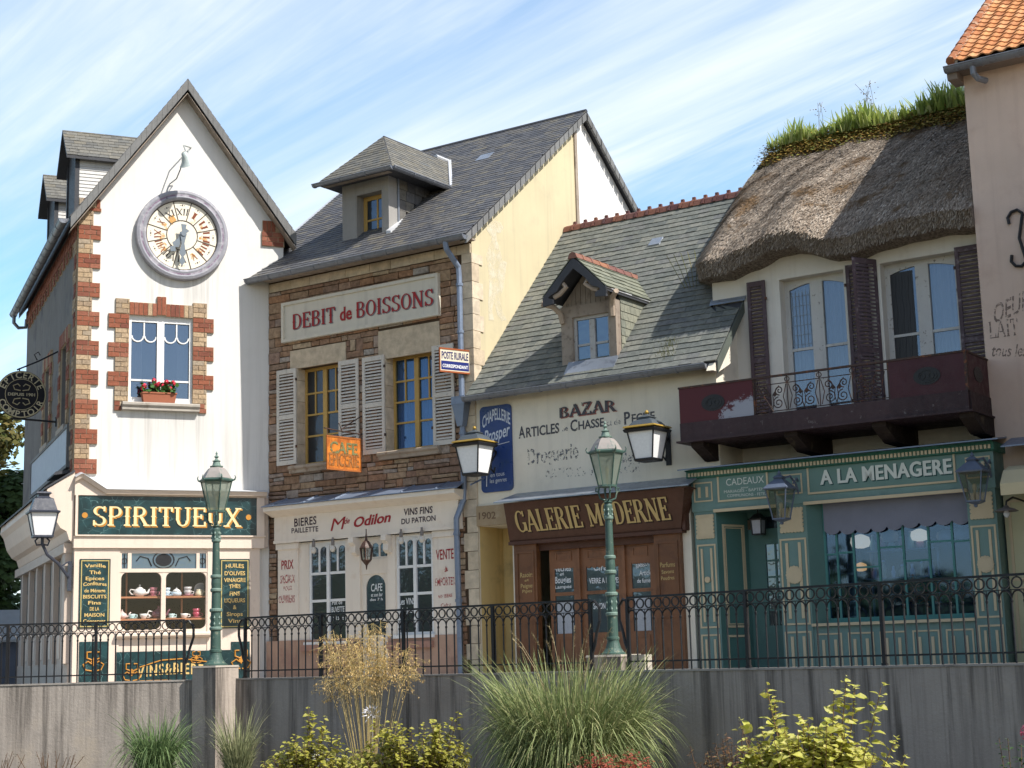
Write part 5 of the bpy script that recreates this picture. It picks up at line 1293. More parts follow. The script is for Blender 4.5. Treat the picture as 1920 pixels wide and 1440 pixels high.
    # posts between the lights and the recess faces
    fr.box(pl_[1], w1[0], yF, yF+.1, z0s, zt_); fr.box(w1[1], dr[0], yF-.03, yF+.1, z0s-.7, zt_); fr.box(dr[1], w2[0], yF-.03, yF+.1, z0s-.7, zt_)
    fr.box(w1[0], w1[1], yF, yF+.1, w1[3], zt_); fr.box(w2[0], w2[1], yF, yF+.1, w2[3], zt_); fr.box(dr[0], dr[1], yF, yF+.1, zt_-.04, zt_)
    if w2[1] < pr_[0]: fr.box(w2[1], pr_[0], yF, yF+.1, z0s, zt_)
    fr.build('joinery', cream_paint, so)
    rel = lambda w, q: w[2]+(w[3]-w[2])*q
    for w_, rows in ((w1, (.36, .60)), (w2, (.36, .60))):
        a = MB(); g = MB(); arch_window(a, g, w_[0], w_[1], w_[2], w_[3], yF+.02, [rel(w_, .41), rel(w_, .685)], rel(w_, .688), 2)
        wo = a.build('shop_window', white_paint, P); g.build('pane', glass_refl('shop_blue_glass', (.012, .014, .018), .13), wo)
        si = MB(); si.box(w_[0]-.06, w_[1]+.06, yF-.10, yF+.0, w_[2]-.06, w_[2]-.001); si.build('sill', white_paint, wo)
    # door: fanlight, round-headed glass, panel below
    d = MB(); y = yF+.03; x0, x1 = dr[0], dr[1]; zh = rel(dr, .83)
    frame_rect(d, x0, x1, zh+.0, zt_-.04, .04, y, y+.05)
    n = 3
    for k in range(n):
        a_, b_ = x0+.04+(x1-x0-.08)*k/n, x0+.04+(x1-x0-.08)*(k+1)/n; r = (b_-a_)/2; zc_ = zt_-.08-r-.02; pts = arc_pts((a_+b_)/2, zc_, r*.86, r*.86, 180, 0, 8)
        for p, q in zip(pts[:-1], pts[1:]): d.prism([p, q, (q[0], zt_-.08), (p[0], zt_-.08)], y+.005, y+.045)
        if k: d.box(a_-.02, a_+.02, y+.004, y+.046, zh+.04, zt_-.08)
    d.box(x0, x1, y-.02, y+.05, zh-.28, zh); zg0, zg1 = rel(dr, .38), rel(dr, .56)
    d.box(x0, x0+.10, y, y+.05, -.1, zh-.28); d.box(x1-.10, x1, y, y+.05, -.1, zh-.28); d.box(x0+.10, x1-.10, y, y+.05, -.1, .72); d.box(x0+.1, x1-.1, y, y+.05, zg0-.05, zg0)
    r = (x1-x0-.2)/2; cxx = (x0+x1)/2; pts = arc_pts(cxx, zh-.30-r, r, r, 180, 0, 12)
    for p, q in zip(pts[:-1], pts[1:]): d.prism([p, q, (q[0], zh-.28), (p[0], zh-.28)], y+.003, y+.047)
    d.box(x0+.16, x1-.16, y-.012, y-.001, 0, .6)
    do_ = d.build('door', cream_paint, P)
    g = MB(); g.box(x0+.05, x1-.05, y+.02, y+.026, .7, zh-.29); g.box(x0+.02, x1-.02, y+.02, y+.026, zh+.01, zt_-.05); g.build('pane', glass_refl('door_glass', (.02, .035, .05), .13), do_)
    br = MB()   # scrolled brackets beside the door
    for xx in (x0-.06, x1+.06): br.prismx([(yF-.03, zt_), (yF-.22, zt_), (yF-.23, zt_-.10), (yF-.15, zt_-.16), (yF-.16, zt_-.28), (yF-.08, zt_-.34), (yF-.03, zt_-.32)], xx-.06, xx+.06)
    br.build('bracket', cream_paint, so)
    sb = MB(); sb.box(0.03, dr[0]-.0, yS-.02, -.003, -.12, z0s-.001); sb.box(dr[1], X(870, 1200), yS-.02, -.003, -.12, z0s-.001)
    sb.build('stone_base', M('rosy_sandstone', (.46, .30, .22), .9, .1, .18, 4, (.36, .22, .17), (.45, .7), 3, .3), so)
    q = MB(); q.box(w1[0]-.12, dr[0]-.02, yS-.09, yS-.021, z0s-.22, z0s-.10); q.box(dr[1]+.02, w2[1]+.03, yS-.09, yS-.021, z0s-.22, z0s-.10); q.build('base_ledge', M('rosy_ledge', (.38, .22, .17), .9, .1, .15, 5), so)
    # interior darkness
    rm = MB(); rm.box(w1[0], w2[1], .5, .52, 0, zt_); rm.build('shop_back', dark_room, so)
    yy = yS-.06
    letters(so, 'lettering', 'BIERES', A, (552, 987.5), (593.5, 982.5), (552, 972.5), yy, ink, bold=.015, slant=.0, spacing=1.05); letters(so, 'lettering', 'PAILLETTE', A, (547, 1000), (597, 996), (547, 990.5), yy, ink, bold=.01)
    letters(so, 'lettering', 'VINS FINS', A, (757, 966.5), (811, 961.5), (757, 954), yy, ink, bold=.015, slant=.08); letters(so, 'lettering', 'DU PATRON', A, (753, 983), (817, 976), (753, 973), yy, ink, bold=.015)
    letters(so, 'lettering', 'M', A, (620, 996), (643, 992), (624, 972), yy, red_letter, slant=.32, bold=.0); letters(so, 'lettering', 'de', A, (645, 983), (655, 981), (645, 972), yy, red_letter, slant=.3, bold=.01)
    letters(so, 'lettering', 'Odilon', A, (662, 989), (731, 978), (662, 971), yy, red_letter, slant=.32, bold=.03, arc2=.05)
    worn = paint_worn('worn_red_lettering', (.40, .06, .06), .46, 22)
    for tx, l, r, z_, h_, m_ in (('PRIX', 528, 550.5, 1068, 17, red_letter), ('SPECIAUX', 526, 553, 1094, 14, worn), ('POUR', 532, 548, 1108, 8, worn), ('OUVRIERS', 523, 553, 1131, 13, worn)):
        letters(so, 'lettering', tx, A, (l, z_), (r, z_-2), (l, z_-h_), yS, m_, bold=.01, arc2=.12 if len(tx) > 4 else 0)
    for tx, l, r, z_, h_, m_ in (('VENTE', 818, 851, 1050, 19, red_letter), ('à', 834, 840, 1073, 10, red_letter), ('EMPORTER', 816.5, 854, 1099, 14, worn), ('VIN BIERE', 822, 848, 1122, 6, worn), ('Cidre', 827, 846, 1139, 7, worn)):
        letters(so, 'lettering', tx, A, (l, z_), (r, z_-3), (l, z_-h_), yS, m_, bold=.01, arc2=.1 if len(tx) > 6 else 0)
    white_l = flat('white_lettering', (.70, .72, .73), .6)
    for tx, l, r, z_, h_, y_ in (('CAFE', 696, 717, 1109, 14, y+.018), ('et son bar', 696, 718, 1119, 7, y+.018), ('des 7 h', 694, 718, 1127, 5, y+.018), ('Pot de', 623, 642, 1134, 8, yF+.045), ('BUVETTE', 622, 646, 1148, 10, yF+.045), ('à 15 ct', 624, 645, 1163, 7, yF+.045), ('Les VINS', 749, 778, 1134, 12, yF+.045), ('du Jour', 752, 777, 1150, 10, yF+.045)):
        letters(so, 'window_lettering', tx, A, (l, z_), (r, z_-1.5), (l, z_-h_), y_, white_l, bold=.012, slant=.05)
inn()
def inn_things():
    a = A.rect(534.4, 542, 828.3, 618.5)
    s = thing('shop_sign', 'long pale framed signboard with red lettering high on the stone front', 'sign', A, (a[0]+a[1])/2, -.05, a[2])
    bd = M('grey_cream_board', (.64, .595, .50), .75, .2, .06, 2, (.54, .50, .42), (.5, .75), 2, .25)
    b = MB(); b.box(a[0]+.05, a[1]-.05, -.085, -.03, a[2]+.05, a[3]-.05); b.build('board', bd, s)
    b = MB(); frame_rect(b, a[0], a[1], a[2], a[3], .06, -.12, -.03); b.build('frame', bd, s)
    kw = dict(style='serif', foot=.14, sth=.155, sthin=.065, spur=.05)
    sh = flat('grey_letter_shadow', (.22, .22, .24), .8)
    for s_, bl, br, tl in (('DEBIT', (548.5, 618.5), (629, 604), (548.5, 590)), ('BOISSONS', (668, 596.5), (813, 571.5), (668, 567))):
        letters(s, 'letter_shadow', s_, A, (bl[0]+1.5, bl[1]+1.2), (br[0]+1.5, br[1]+1.2), (tl[0]+1.5, tl[1]+1.2), -.086, sh, thick=.002, **kw)
        letters(s, 'lettering', s_, A, bl, br, tl, -.086, red_letter, thick=.010, **kw)
    letters(s, 'lettering', 'de', A, (638, 602), (660, 597.5), (638, 577), -.086, red_letter, bold=.03, thick=.01)
    # rusty hanging sign on a scroll bracket
    xs = A.at(673, 790, -.02)[0]; q0 = A.atx(612, 820, xs); 
    p = [A.atx(u, v, xs) for u, v in ((611, 819), (677, 825), (676, 883), (613, 877))]
    # the board hangs square to the wall: find its y range on the plane x = xs
    ys = sorted([p[0][1], p[1][1]])
    xs2 = A.at(677, 850, -.06)[0]
    y1 = -.06; 
    best = None
    for k in range(200):
        xx = xs2-.9+k*.01
    n0 = A.at(677, 854, -.08); n1 = A.at(612, 848, -.95)
    t = thing('hanging_sign', 'rusty orange metal sign hanging from an iron arm on the stone inn', 'sign', A, n0[0], -.05, n0[2]-.3)
    zt = (A.at(677, 825, -.08)[2]+A.at(611, 819, -.95)[2])/2; zb = (A.at(676, 883, -.08)[2]+A.at(613, 877, -.95)[2])/2
    def T(u, v, z): # u along the board from the free end to the wall end
        k = u; return (n1[0]+(n0[0]-n1[0])*k-v*.9, n1[1]+(n0[1]-n1[1])*k+v*.4, z)
    rm_ = NT('rust_plate'); c = rm_.mix(rm_.rng(rm_.noise(7, 6, rough=.7), .35, .65), (.62, .20, .03), (.30, .085, .02)); rust = rm_.fin(c, .85, 0, .2, rm_.noise(40, 4), .003)
    b = MB(T); b.box(0, 1, -.008, .008, zb, zt); b.build('plate', rust, t)
    f = MB(T); f.box(0, 1, -.016, .016, zt, zt+.03); f.box(0, 1, -.016, .016, zb-.03, zb); f.box(0, .02, -.016, .016, zb, zt); f.box(.98, 1, -.016, .016, zb, zt); f.build('frame', M('rust_frame', (.33, .11, .03), .8, .2, .2, 12), t)
    # letters on the plate facing the viewer: local frame along the board
    class LF: pass
    W_ = 1.0
    for tx, l, r, zz, h in (('CAFE', .10, .88, zt-.30, .22), ('EPICERIE', .07, .93, zb+.06, .24)):
        letters(t, 'lettering', tx, A, (l, zz), (r, zz), h, -.012, paint_worn('worn_green_lettering', (.16, .17, .07), .46, 13) if tx == 'CAFE' else paint_worn('worn_brown_lettering', (.30, .12, .03), .46, 13), px=False, bold=.03, T=T, thick=.004)
    br = MB(); e = T(-.06, 0, zt+.16); w_ = T(1, 0, zt+.2)
    br.tube([e, T(.5, 0, zt+.13), T(1.0, 0, zt+.12), (n0[0]+.02, -.0, zt+.12)], .014, 5); br.tube([T(.42, 0, zt+.16), T(.6, 0, zt+.26), T(1, 0, zt+.46), (n0[0]+.03, 0, zt+.5)], .012, 5)
    br.tube([T(.45, 0, zt+.14), T(.4, 0, zt+.22), T(.36, 0, zt+.28), T(.42, 0, zt+.3)], .008, 5)
    for k in (0.03, .97): br.tube([T(k, 0, zt+.02), T(k, 0, zt+.14)], .008, 5)
    br.build('bracket', iron_rust, t)
    # rural post sign fixed square to the wall near the downpipe
    m0, m1 = A.at(825, 680, -.62), A.at(880, 684, -.02)
    t = thing('post_sign', 'white and blue enamel sign in a rusty frame beside the downpipe', 'sign', A, m1[0], -.02, m1[2])
    zt = A.at(825, 654, -.62)[2]; zb = A.at(825, 694, -.62)[2]
    def T2(u, v, z): return (m0[0]+(m1[0]-m0[0])*u-v*.9, m0[1]+(m1[1]-m0[1])*u+v*.4, z)
    zm = zb+(zt-zb)*.46
    b = MB(T2); b.box(0, 1, -.012, .012, zb, zt); b.build('plate', flat('cream_enamel', (.66, .60, .46), .4), t)
    b = MB(T2); b.box(.03, .97, -.015, -.0121, zb+.02, zm); b.build('blue_band', flat('blue_enamel', (.02, .03, .16), .35), t)
    f = MB(T2); f.box(-.02, 1.02, -.02, .02, zt, zt+.03); f.box(-.02, 1.02, -.02, .02, zb-.03, zb); f.box(-.02, 0, -.02, .02, zb, zt); f.box(1, 1.02, -.02, .02, zb, zt); f.build('frame', M('rust_frame2', (.30, .085, .03), .8, .2, .2, 12), t)
    letters(t, 'lettering', 'POSTE RURALE', A, (.05, zm+.04), (.95, zm+.04), zt-zm-.08, -.0125, flat('navy_lettering', (.03, .03, .12), .5), px=False, bold=.02, T=T2, thick=.004)
    letters(t, 'lettering', 'CORRESPONDANT', A, (.07, zb+.06), (.93, zb+.06), zm-zb-.12, -.0155, flat('white_enamel_lettering', (.75, .75, .78), .5), px=False, bold=.03, T=T2, thick=.004)
    # ghostly painted baker on the yellow gable (worn wall painting)
    XG_ = XG
    pts = [(918, 418), (927, 414), (938, 417), (944, 428), (938, 437), (930, 436), (931, 450), (937, 466), (942, 488), (950, 492), (948, 505), (944, 540), (936, 560), (942, 585), (950, 600), (940, 602), (932, 590), (926, 566), (922, 580), (926, 600), (916, 601), (915, 570), (917, 530), (914, 500), (911, 480), (916, 462), (922, 450), (917, 438), (911, 430)]
    mb = MB(); P3 = [A.atx(u, v, XG_) for u, v in pts]
    bm_ = [(XG_+.004, p[1], p[2]) for p in P3]
    mb.poly(*bm_); t_ = NT('faded_mural'); n = t_.noise(4, 6, rough=.7); a_ = t_.rng(n, .32, .66, .1, .72)
    d = t_.n('ShaderNodeBsdfPrincipled'); d.inputs['Base Color'].default_value = (.72, .67, .53, 1); d.inputs['Roughness'].default_value = .9; tr = t_.n('ShaderNodeBsdfTransparent'); ms = t_.n('ShaderNodeMixShader')
    t_.l(a_, ms.inputs[0]); t_.l(tr.outputs[0], ms.inputs[1]); t_.l(d.outputs[0], ms.inputs[2]); t_.l(ms.outputs[0], t_.out.inputs[0])
    mb.build('faded_mural', t_.m, house2)
    # bulbs under the fascia
    for i, (px, py, w) in enumerate(((588, 1030, 'beside the PRIX pilaster'), (624, 1027, 'nearest the door lantern'), (752, 1012, 'nearest the carved bracket, on the downpipe side'), (791, 1009, 'beside the VENTE pilaster'))):
        c = A.at(px, py, -.22)
        t = thing('light_bulb', 'clear round bulb under the pale fascia '+w, 'light bulb', A, c[0], c[1], c[2], 'bulbs under the inn fascia')
        b = MB(); b.lathe([(.0, -.085), (.035, -.075), (.056, -.035), (.05, .0), (.025, .04), (.022, .05)], c[0], c[1], 12, 0, c[2]); b.build('bulb', flat('milky_glass', (.62, .58, .52), .15, .5), t, True)
        b = MB(); b.lathe([(.03, .045), (.034, .06), (.034, .13), (.02, .15), (.02, .2)], c[0], c[1], 10, 0, c[2]); b.build('socket', flat('grey_socket', (.2, .18, .17), .5), t)
    c = A.at(687, 1040, -.40)
    t = thing('door_lantern', 'small brown lantern hanging in front of the inn door', 'lantern', A, c[0], c[1], c[2]-.2)
    b = MB(); x, y, z = c
    b.lathe([(.06, -.12), (.10, -.10), (.10, -.08), (.012, -.18), ], x, y, 6, 0, z) if False else None
    b.lathe([(.01, -.28), (.02, -.20), (.07, -.14), (.10, -.11), (.10, -.095)], x, y, 6, 0, z); b.lathe([(.13, .12), (.12, .15), (.07, .24), (.03, .27), (.01, .40), (.01, .48)], x, y, 6, 0, z)
    for k in range(6):
        a_ = rad(60*k); b.tube([(x+.095*math.cos(a_), y+.095*math.sin(a_), z-.1), (x+.125*math.cos(a_), y+.125*math.sin(a_), z+.13)], .011, 4)
    b.build('frame', M('bronze_lantern', (.07, .035, .025), .5, .4, .2, 12), t)
    g = MB(); g.lathe([(.088, -.095), (.115, .12)], x, y, 6, 0, z); g.build('glass', lamp_glass2, t)
inn_things()
# ================================================================== BAZAR (green slate roof)
house3 = thing('bazaar_house', 'low cream house with green slate roof and faded wall lettering', 'house', A, 7.5, 0, -.12)
X3L, X3R, X3T = XG, 9.46, 10.06
def bazar():
    P = house3
    ye, ze, yr, zr = -.27, 4.96, 3.36, 8.86
    sl = (zr-ze)/(yr-ye)
    X = lambda px, py, y=0: A.at(px, py, y)[0]
    Z = lambda px, py, y=0: A.at(px, py, y)[2]
    pas = (XG+.03, X(963, 1100), -.1, Z(925, 985), .75)
    shop = (X(968, 1100), X(1283, 1100), -.05, 2.45, .45)
    w = MB(); wall_front(w, [(X3L, -.12), (X3R, -.12), (X3R, 3.2), (X3L, 3.2)], [pas, shop])
    w.quad((X3L, 0, 3.2), (X3T, 0, 3.2), (X3T, 0, 4.98), (X3L, 0, 4.98)); w.quad((X3T, 0, 3.2), (X3T, .9, 3.2), (X3T, .9, 4.98+.9*sl*.9), (X3T, 0, 4.98)); w.quad((X3R, 0, 3.2), (X3T, 0, 3.2), (X3T, .9, 3.2), (X3R, .9, 3.2)); w.quad((X3R, 0, -.12), (X3R, .5, -.12), (X3R, .5, 3.2), (X3R, 0, 3.2))
    w.quad((X3T, .9, 3.2), (X3T, 6.5, 3.2), (X3T, 6.5, 4.98), (X3T, .9, 4.98)); w.quad((X3T, .9, -.12), (X3T, 6.5, -.12), (X3T, 6.5, 3.2), (X3T, .9, 3.2)); w.quad((X3L, 6.5, -.12), (X3T, 6.5, -.12), (X3T, 6.5, 5), (X3L, 6.5, 5))
    w.build('wall', cream_wall, P)
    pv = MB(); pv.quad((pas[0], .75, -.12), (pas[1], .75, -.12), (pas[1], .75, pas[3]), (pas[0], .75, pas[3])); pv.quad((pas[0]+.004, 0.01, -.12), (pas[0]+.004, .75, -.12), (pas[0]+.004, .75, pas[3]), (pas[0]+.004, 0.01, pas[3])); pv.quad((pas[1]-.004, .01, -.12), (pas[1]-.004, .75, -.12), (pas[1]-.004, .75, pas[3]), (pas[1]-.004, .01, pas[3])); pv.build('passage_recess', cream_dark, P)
    ln = MB(); l = A.rect(886, 949, 963, 985, -.03); ln.box(XG+.005, X(966, 965), -.045, .02, pas[3], l[3]+.02); lo = ln.build('passage_lintel', M('lintel_stone', (.36, .27, .17), .9, .1, .15, 6, (.45, .36, .25), (.5, .7), 5), P)
    letters(lo, 'carved_date', '1902', A, (898, 974), (930, 972), (898, 961), -.045, M('carved_shadow', (.17, .11, .07), .9), 'sans', .015, thick=.004)
    # roof
    xl, xr = XG+.01, 10.22
    x4 = 9.62; y4 = .86
    rf = MB(); th = .07
    def slab(x0, x1, ya, za, yb_, zb_): rf.hexa([(x0, ya, za-th), (x1, ya, za-th), (x1, yb_, zb_-th), (x0, yb_, zb_-th), (x0, ya, za), (x1, ya, za), (x1, yb_, zb_), (x0, yb_, zb_)])
    zf = lambda y: ze+(y-ye)*sl
    slab(xl, xr, ye, ze, y4, zf(y4)); slab(xl, x4, y4, zf(y4), yr, zr); slab(xl, x4, yr, zr, 6.6, zr-(6.6-yr)*sl)
    ro = rf.build('roof', slate_dark, P)
    s = MB(); L = math.hypot(yr-ye, zr-ze); L4 = L*(y4-ye)/(yr-ye)
    slates(s, (xl, ye-.03, ze+.004), (1, 0, 0), (0, yr-ye, zr-ze), x4-xl, L, .158, .235, .012, hi=lambda v: (xr-xl if v < L4-.08 else x4-xl), jit=.12)
    s.build('slates', slate_green, ro)
    vb = MB(); vb.prismx([(ye, ze-.2), (y4, zf(y4)-.2), (y4, zf(y4)+.015), (ye, ze+.015)], xr+.002, xr+.02); vb.build('verge_board', M('verge_slate', (.10, .115, .10), .7, .2, .2, 8), ro)
    vs = MB(); vs.hexa([(x4-.02, y4-.06, zf(y4)+.0), (xr+.06, y4-.06, zf(y4)+.0), (xr+.06, y4+.02, zf(y4)+.10), (x4-.02, y4+.02, zf(y4)+.10), (x4-.02, y4-.05, zf(y4)+.03), (xr+.06, y4-.05, zf(y4)+.03), (xr+.06, y4+.02, zf(y4)+.12), (x4-.02, y4+.02, zf(y4)+.12)]); vs.build('flashing', zinc, ro)
    rd = MB(); n = 18; x = xl
    wd = (x4-xl)/n
    for k in range(n):
        a, b = x+k*wd+.006, x+(k+1)*wd-.006; pr = [(yr-.13, zr-.06), (yr-.09, zr+.05), (yr, zr+.095), (yr+.09, zr+.05), (yr+.13, zr-.06)]
        rd.prismx(pr, a, b); rd.prismx([(yr-.035, zr+.08), (yr+.035, zr+.08), (yr+.025, zr+.15), (yr-.025, zr+.15)], b-.05, b+.012); rd.prismx([(yr-.15, zr-.05), (yr-.10, zr+.06), (yr, zr+.112), (yr+.10, zr+.06), (yr+.15, zr-.05)], b-.05, b)
    rd.build('ridge_tile', isl('purple_ridge_tile', [(.10, .045, .045), (.13, .06, .055), (.20, .09, .06), (.09, .05, .055)], .7, .2, 12), ro)
    g = MB(); gutter(g, (xl-.02, ye-.07, ze-.03), (10.06, ye-.07, ze-.03), .085); g.build('gutter', gutter_m, P)
    kn = MB(); kn.prismx([(ye-.12, ze-.16), (ye+.10, ze-.16), (.30, ze+.05), (.3, ze+.35), (ye, ze-.02)], 10.08, 10.20); kn.build('eave_kneeler', cream_wall, P)
    sk = MB(); q = A.at(1229, 457, 2.5); yk, zk = 2.52, zf(2.52); xk = 7.66
    sk.hexa([(xk-.14, yk-.08, zf(yk-.08)+.02), (xk+.14, yk-.08, zf(yk-.08)+.02), (xk+.14, yk+.10, zf(yk+.1)+.02), (xk-.14, yk+.10, zf(yk+.1)+.02), (xk-.12, yk-.1, zf(yk-.08)+.07), (xk+.12, yk-.1, zf(yk-.08)+.07), (xk+.12, yk+.08, zf(yk+.1)+.05), (xk-.12, yk+.08, zf(yk+.1)+.05)]); sk.build('roof_vent', zinc, ro)
    vm = MB()
    for k in range(90):
        c = Vector((random.gauss(9.15, .12), ye+random.uniform(.12, .5), 0)); c.z = zf(c.y)+.02; h = random.uniform(.06, .17); d = Vector((random.gauss(0, .4), random.gauss(-.2, .3), 1)).normalized()
        vm.poly(tuple(c), tuple(c+Vector((.012, 0, 0))), tuple(c+d*h))
    for k in range(5):
        c = Vector((8.9+.05*k, 1.3, zf(1.3))); vm.tube([tuple(c), tuple(c+Vector((-.1+.06*k, -.2, .35))), tuple(c+Vector((-.2+.09*k, -.3, .62)))], .006, 3)
    vm.build('roof_weed', isl('dry_weed', [(.22, .2, .06), (.16, .17, .05), (.28, .22, .09)], .8, .1, 9, 0), ro, recalc=False)
    # dormer
    yd = 0.02; q = A.rect(1053, 570, 1156, 704, yd); dx0, dx1 = q[0], q[1]
    wz0, wz1 = A.at(1107, 697, yd)[2], A.at(1107, 590, yd)[2]; wx0, wx1 = A.at(1074, 645, yd)[0], A.at(1143, 640, yd)[0]
    zt = A.at(1107, 568, yd)[2]; za = A.at(1105, 512, yd)[2]; cx = (dx0+dx1)/2
    yk = lambda z: ye+(z-ze)/sl
    d = MB(); b0 = zf(yd)-.12
    d.box(dx0, wx0, yd, yd+.16, b0, zt); d.box(wx1, dx1, yd, yd+.16, b0, zt); d.box(wx0, wx1, yd+.0, yd+.16, wz1, zt); d.box(wx0, wx1, yd, yd+.16, b0, wz0)
    do = d.build('dormer', wood_grey, P)
    bd = MB(); nb = 11; hw = (dx1-dx0)/2
    for k in range(nb):
        a, b = dx0+(dx1-dx0)*k/nb, dx0+(dx1-dx0)*(k+1)/nb; zz = lambda x: zt+(za-zt+.1)*(1-abs(x-cx)/hw)
        bd.prism([(a+.004, zt+.001), (b-.004, zt+.001), (b-.004, max(zt+.01, zz(b))), (a+.004, max(zt+.01, zz(a)))], yd+.03, yd+.06)
    bd.build('gable_boarding', wood_grey, do)
    ck = MB()
    for xx in (dx0+.02, dx1-.02): ck.poly((xx, yd+.1, b0), (xx, yk(zt)+.1, zt+.05), (xx, yd+.1, zt+.05))
    ck.build('dormer_cheek', slate_dark, do)
    cs = MB(); z = b0+.05
    while z < zt:
        h = .145; y = yd+.165-(random.random()*.1); ym = yk(z)
        while y < ym+.05:
            w_ = random.uniform(.15, .2); a = max(y, yd+.165); b = min(y+w_, yk(z+h*.6)+.03)
            if b-a > .04: cs.hexa([(dx1-.02, a+.003, z-.02), (dx1+.016, a+.003, z-.02), (dx1+.016, b-.003, z-.02), (dx1-.02, b-.003, z-.02), (dx1-.02, a+.003, z+h), (dx1+.004, a+.003, z+h), (dx1+.004, b-.003, z+h), (dx1-.02, b-.003, z+h)])
            y += w_
        z += h
    cs.build('cheek_slate', isl('cheek_slates', [(.20, .205, .165), (.23, .23, .18), (.17, .18, .15)], .75, .2, 12), do)
    w = MB(); window_bars(w, wx0, wx1, wz0, wz1, yd+.06, yd+.12, .055); mx_ = (wx0+wx1)/2; w.box(mx_-.055, mx_+.055, yd+.05, yd+.115, wz0+.07, wz1-.07); zm = wz0+(wz1-wz0)*.5
    for a, b in ((wx0+.07, mx_-.055), (mx_+.055, wx1-.07)): w.box(a, b, yd+.066, yd+.112, zm-.02, zm+.02)
    w.build('dormer_window', M('peeling_grey_paint', (.46, .45, .44), .8, .1, .15, 12, (.26, .22, .19), (.55, .68), 14, .3), do)
    g_ = MB(); g_.box(wx0+.03, wx1-.03, yd+.088, yd+.094, wz0+.03, wz1-.03); g_.build('dormer_pane', glass_refl('dormer_glass', (.02, .03, .05), .22), do)
    # gabled hood with carved barge boards
    yo = yd-.42; oh = .44
    e0x, e1x = A.at(1020, 556, yo)[0], A.at(1232, 560, yo)[0]
    apz = A.at(1074, 481, yo)[2]; apx = A.at(1074, 500, yo)[0]
    e0x = A.at(1019, 558, yo)[0]; ez0 = A.at(1019, 558, yo)[2]; hwid = apx-e0x; e1x = apx+hwid
    # keep the hood centred on the dormer
    sh_ = cx-apx; apx += sh_; e0x += sh_; e1x += sh_
    rp = (apz-ez0)/hwid
    h = MB(); yb0 = yk(ez0)+.1; ybA = yk(apz)+.1
    for sg, ex in ((-1, e0x), (1, e1x)):
        h.hexa([(ex, yo, ez0-.06), (ex, yb0, ez0-.06), (apx, ybA, apz-.06), (apx, yo, apz-.06), (ex, yo, ez0), (ex, yb0, ez0), (apx, ybA, apz), (apx, yo, apz)])
    ho = h.build('dormer_roof', slate_dark, do)
    s = MB(); Ls = math.hypot(hwid, apz-ez0)
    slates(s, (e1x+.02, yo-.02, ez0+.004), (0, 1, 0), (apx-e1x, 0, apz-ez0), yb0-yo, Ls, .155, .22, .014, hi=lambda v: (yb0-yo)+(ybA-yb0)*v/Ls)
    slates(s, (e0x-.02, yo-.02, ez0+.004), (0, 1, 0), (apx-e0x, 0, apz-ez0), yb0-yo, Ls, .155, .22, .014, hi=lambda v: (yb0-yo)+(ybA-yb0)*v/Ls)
    s.build('dormer_slates', isl('sunlit_green_slate', [(.17, .18, .135), (.205, .21, .16), (.145, .155, .12)], .72, .2, 12, .006, 45), do)  # lighter copy of the green slate, sunlight put into its colour
    bb = MB()
    for sg in (-1, 1):
        P_ = lambda t, dz: (apx+sg*(hwid+.02)*t, apz-(apz-ez0)*t+dz)
        for t0, t1, d0, d1 in ((0, .35, -.22, -.19), (.35, .55, -.19, -.23), (.55, .75, -.23, -.15), (.75, 1, -.15, -.13)):
            bb.prism([P_(t0, d0), P_(t1, d1), P_(t1, -.02), P_(t0, -.02)], yo-.03, yo+.02)
        a, b = P_(1, -.13), P_(1, -.0); bb.prism([(a[0], a[1]-.04), (a[0]-sg*.22, a[1]-.02), (a[0]-sg*.22, a[1]+.06), (a[0], b[1])], yo-.032, yo+.02)
    bb.build('barge_board', slate_dark, do)
    ks = MB()
    for sg in (-1, 1):   # curved struts under the eaves
        x_ = cx+sg*(hw-.05); pts = [(x_, yd-.02, zt-.30), (x_+sg*.02, yd-.06, zt-.12), (x_+sg*.10, yd-.16, zt+.0), (x_+sg*.26, yd-.30, zt+.06)]
        ks.tube(pts, .05, 6); ks.tube([(cx+sg*.30, yo+.05, apz-.40), (cx+sg*.2, yo+.04, apz-.52), (cx+sg*.34, yo+.05, apz-.62), (cx+sg*.46, yo+.05, apz-.66)], .045, 6)
    ks.build('strut', M('bleached_timber', (.40, .32, .25), .85, .1, .25, 7, streak=.4), do)
    rt = MB(); n = 8; 
    for k in range(n):
        a, b = yo-.04+(ybA-yo+.0)*k/n, yo-.04+(ybA-yo)*(k+1)/n-.012
        rt.prism([(apx-.10, apz-.04), (apx-.06, apz+.05), (apx, apz+.08), (apx+.06, apz+.05), (apx+.1, apz-.04)], a, b); rt.prism([(apx-.11, apz-.04), (apx-.065, apz+.06), (apx, apz+.095), (apx+.065, apz+.06), (apx+.11, apz-.04)], b-.04, b)
    rt.build('dormer_ridge_tile', isl('dormer_ridge_tiles', [(.16, .075, .07), (.20, .10, .08), (.30, .14, .08)], .7, .2, 12), do)
    f = MB(); f.hexa([(wx0-.1, yd-.22, zf(yd-.22)+.025), (dx1+.02, yd-.22, zf(yd-.22)+.025), (dx1+.02, yd, b0+.13), (wx0-.1, yd, b0+.13), (wx0-.1, yd-.22, zf(yd-.22)+.045), (dx1+.02, yd-.22, zf(yd-.22)+.045), (dx1+.02, yd-.003, b0+.22), (wx0-.1, yd-.003, b0+.22)]); f.build('dormer_flashing', zinc, do)
    f = MB(); f.tube([(e1x, yo, ez0-.0), (e1x, yb0+.03, ez0-.0)], .02, 5); f.build('dormer_eave', lead_white, do)
    # wall lettering
    lt = paint_worn('faded_dark_lettering', (.075, .075, .085), .40, 16); lt2 = paint_worn('ghost_lettering', (.16, .17, .19), .55, 18); rdp = paint_worn('faded_red_shadow', (.36, .12, .10), .42, 16)
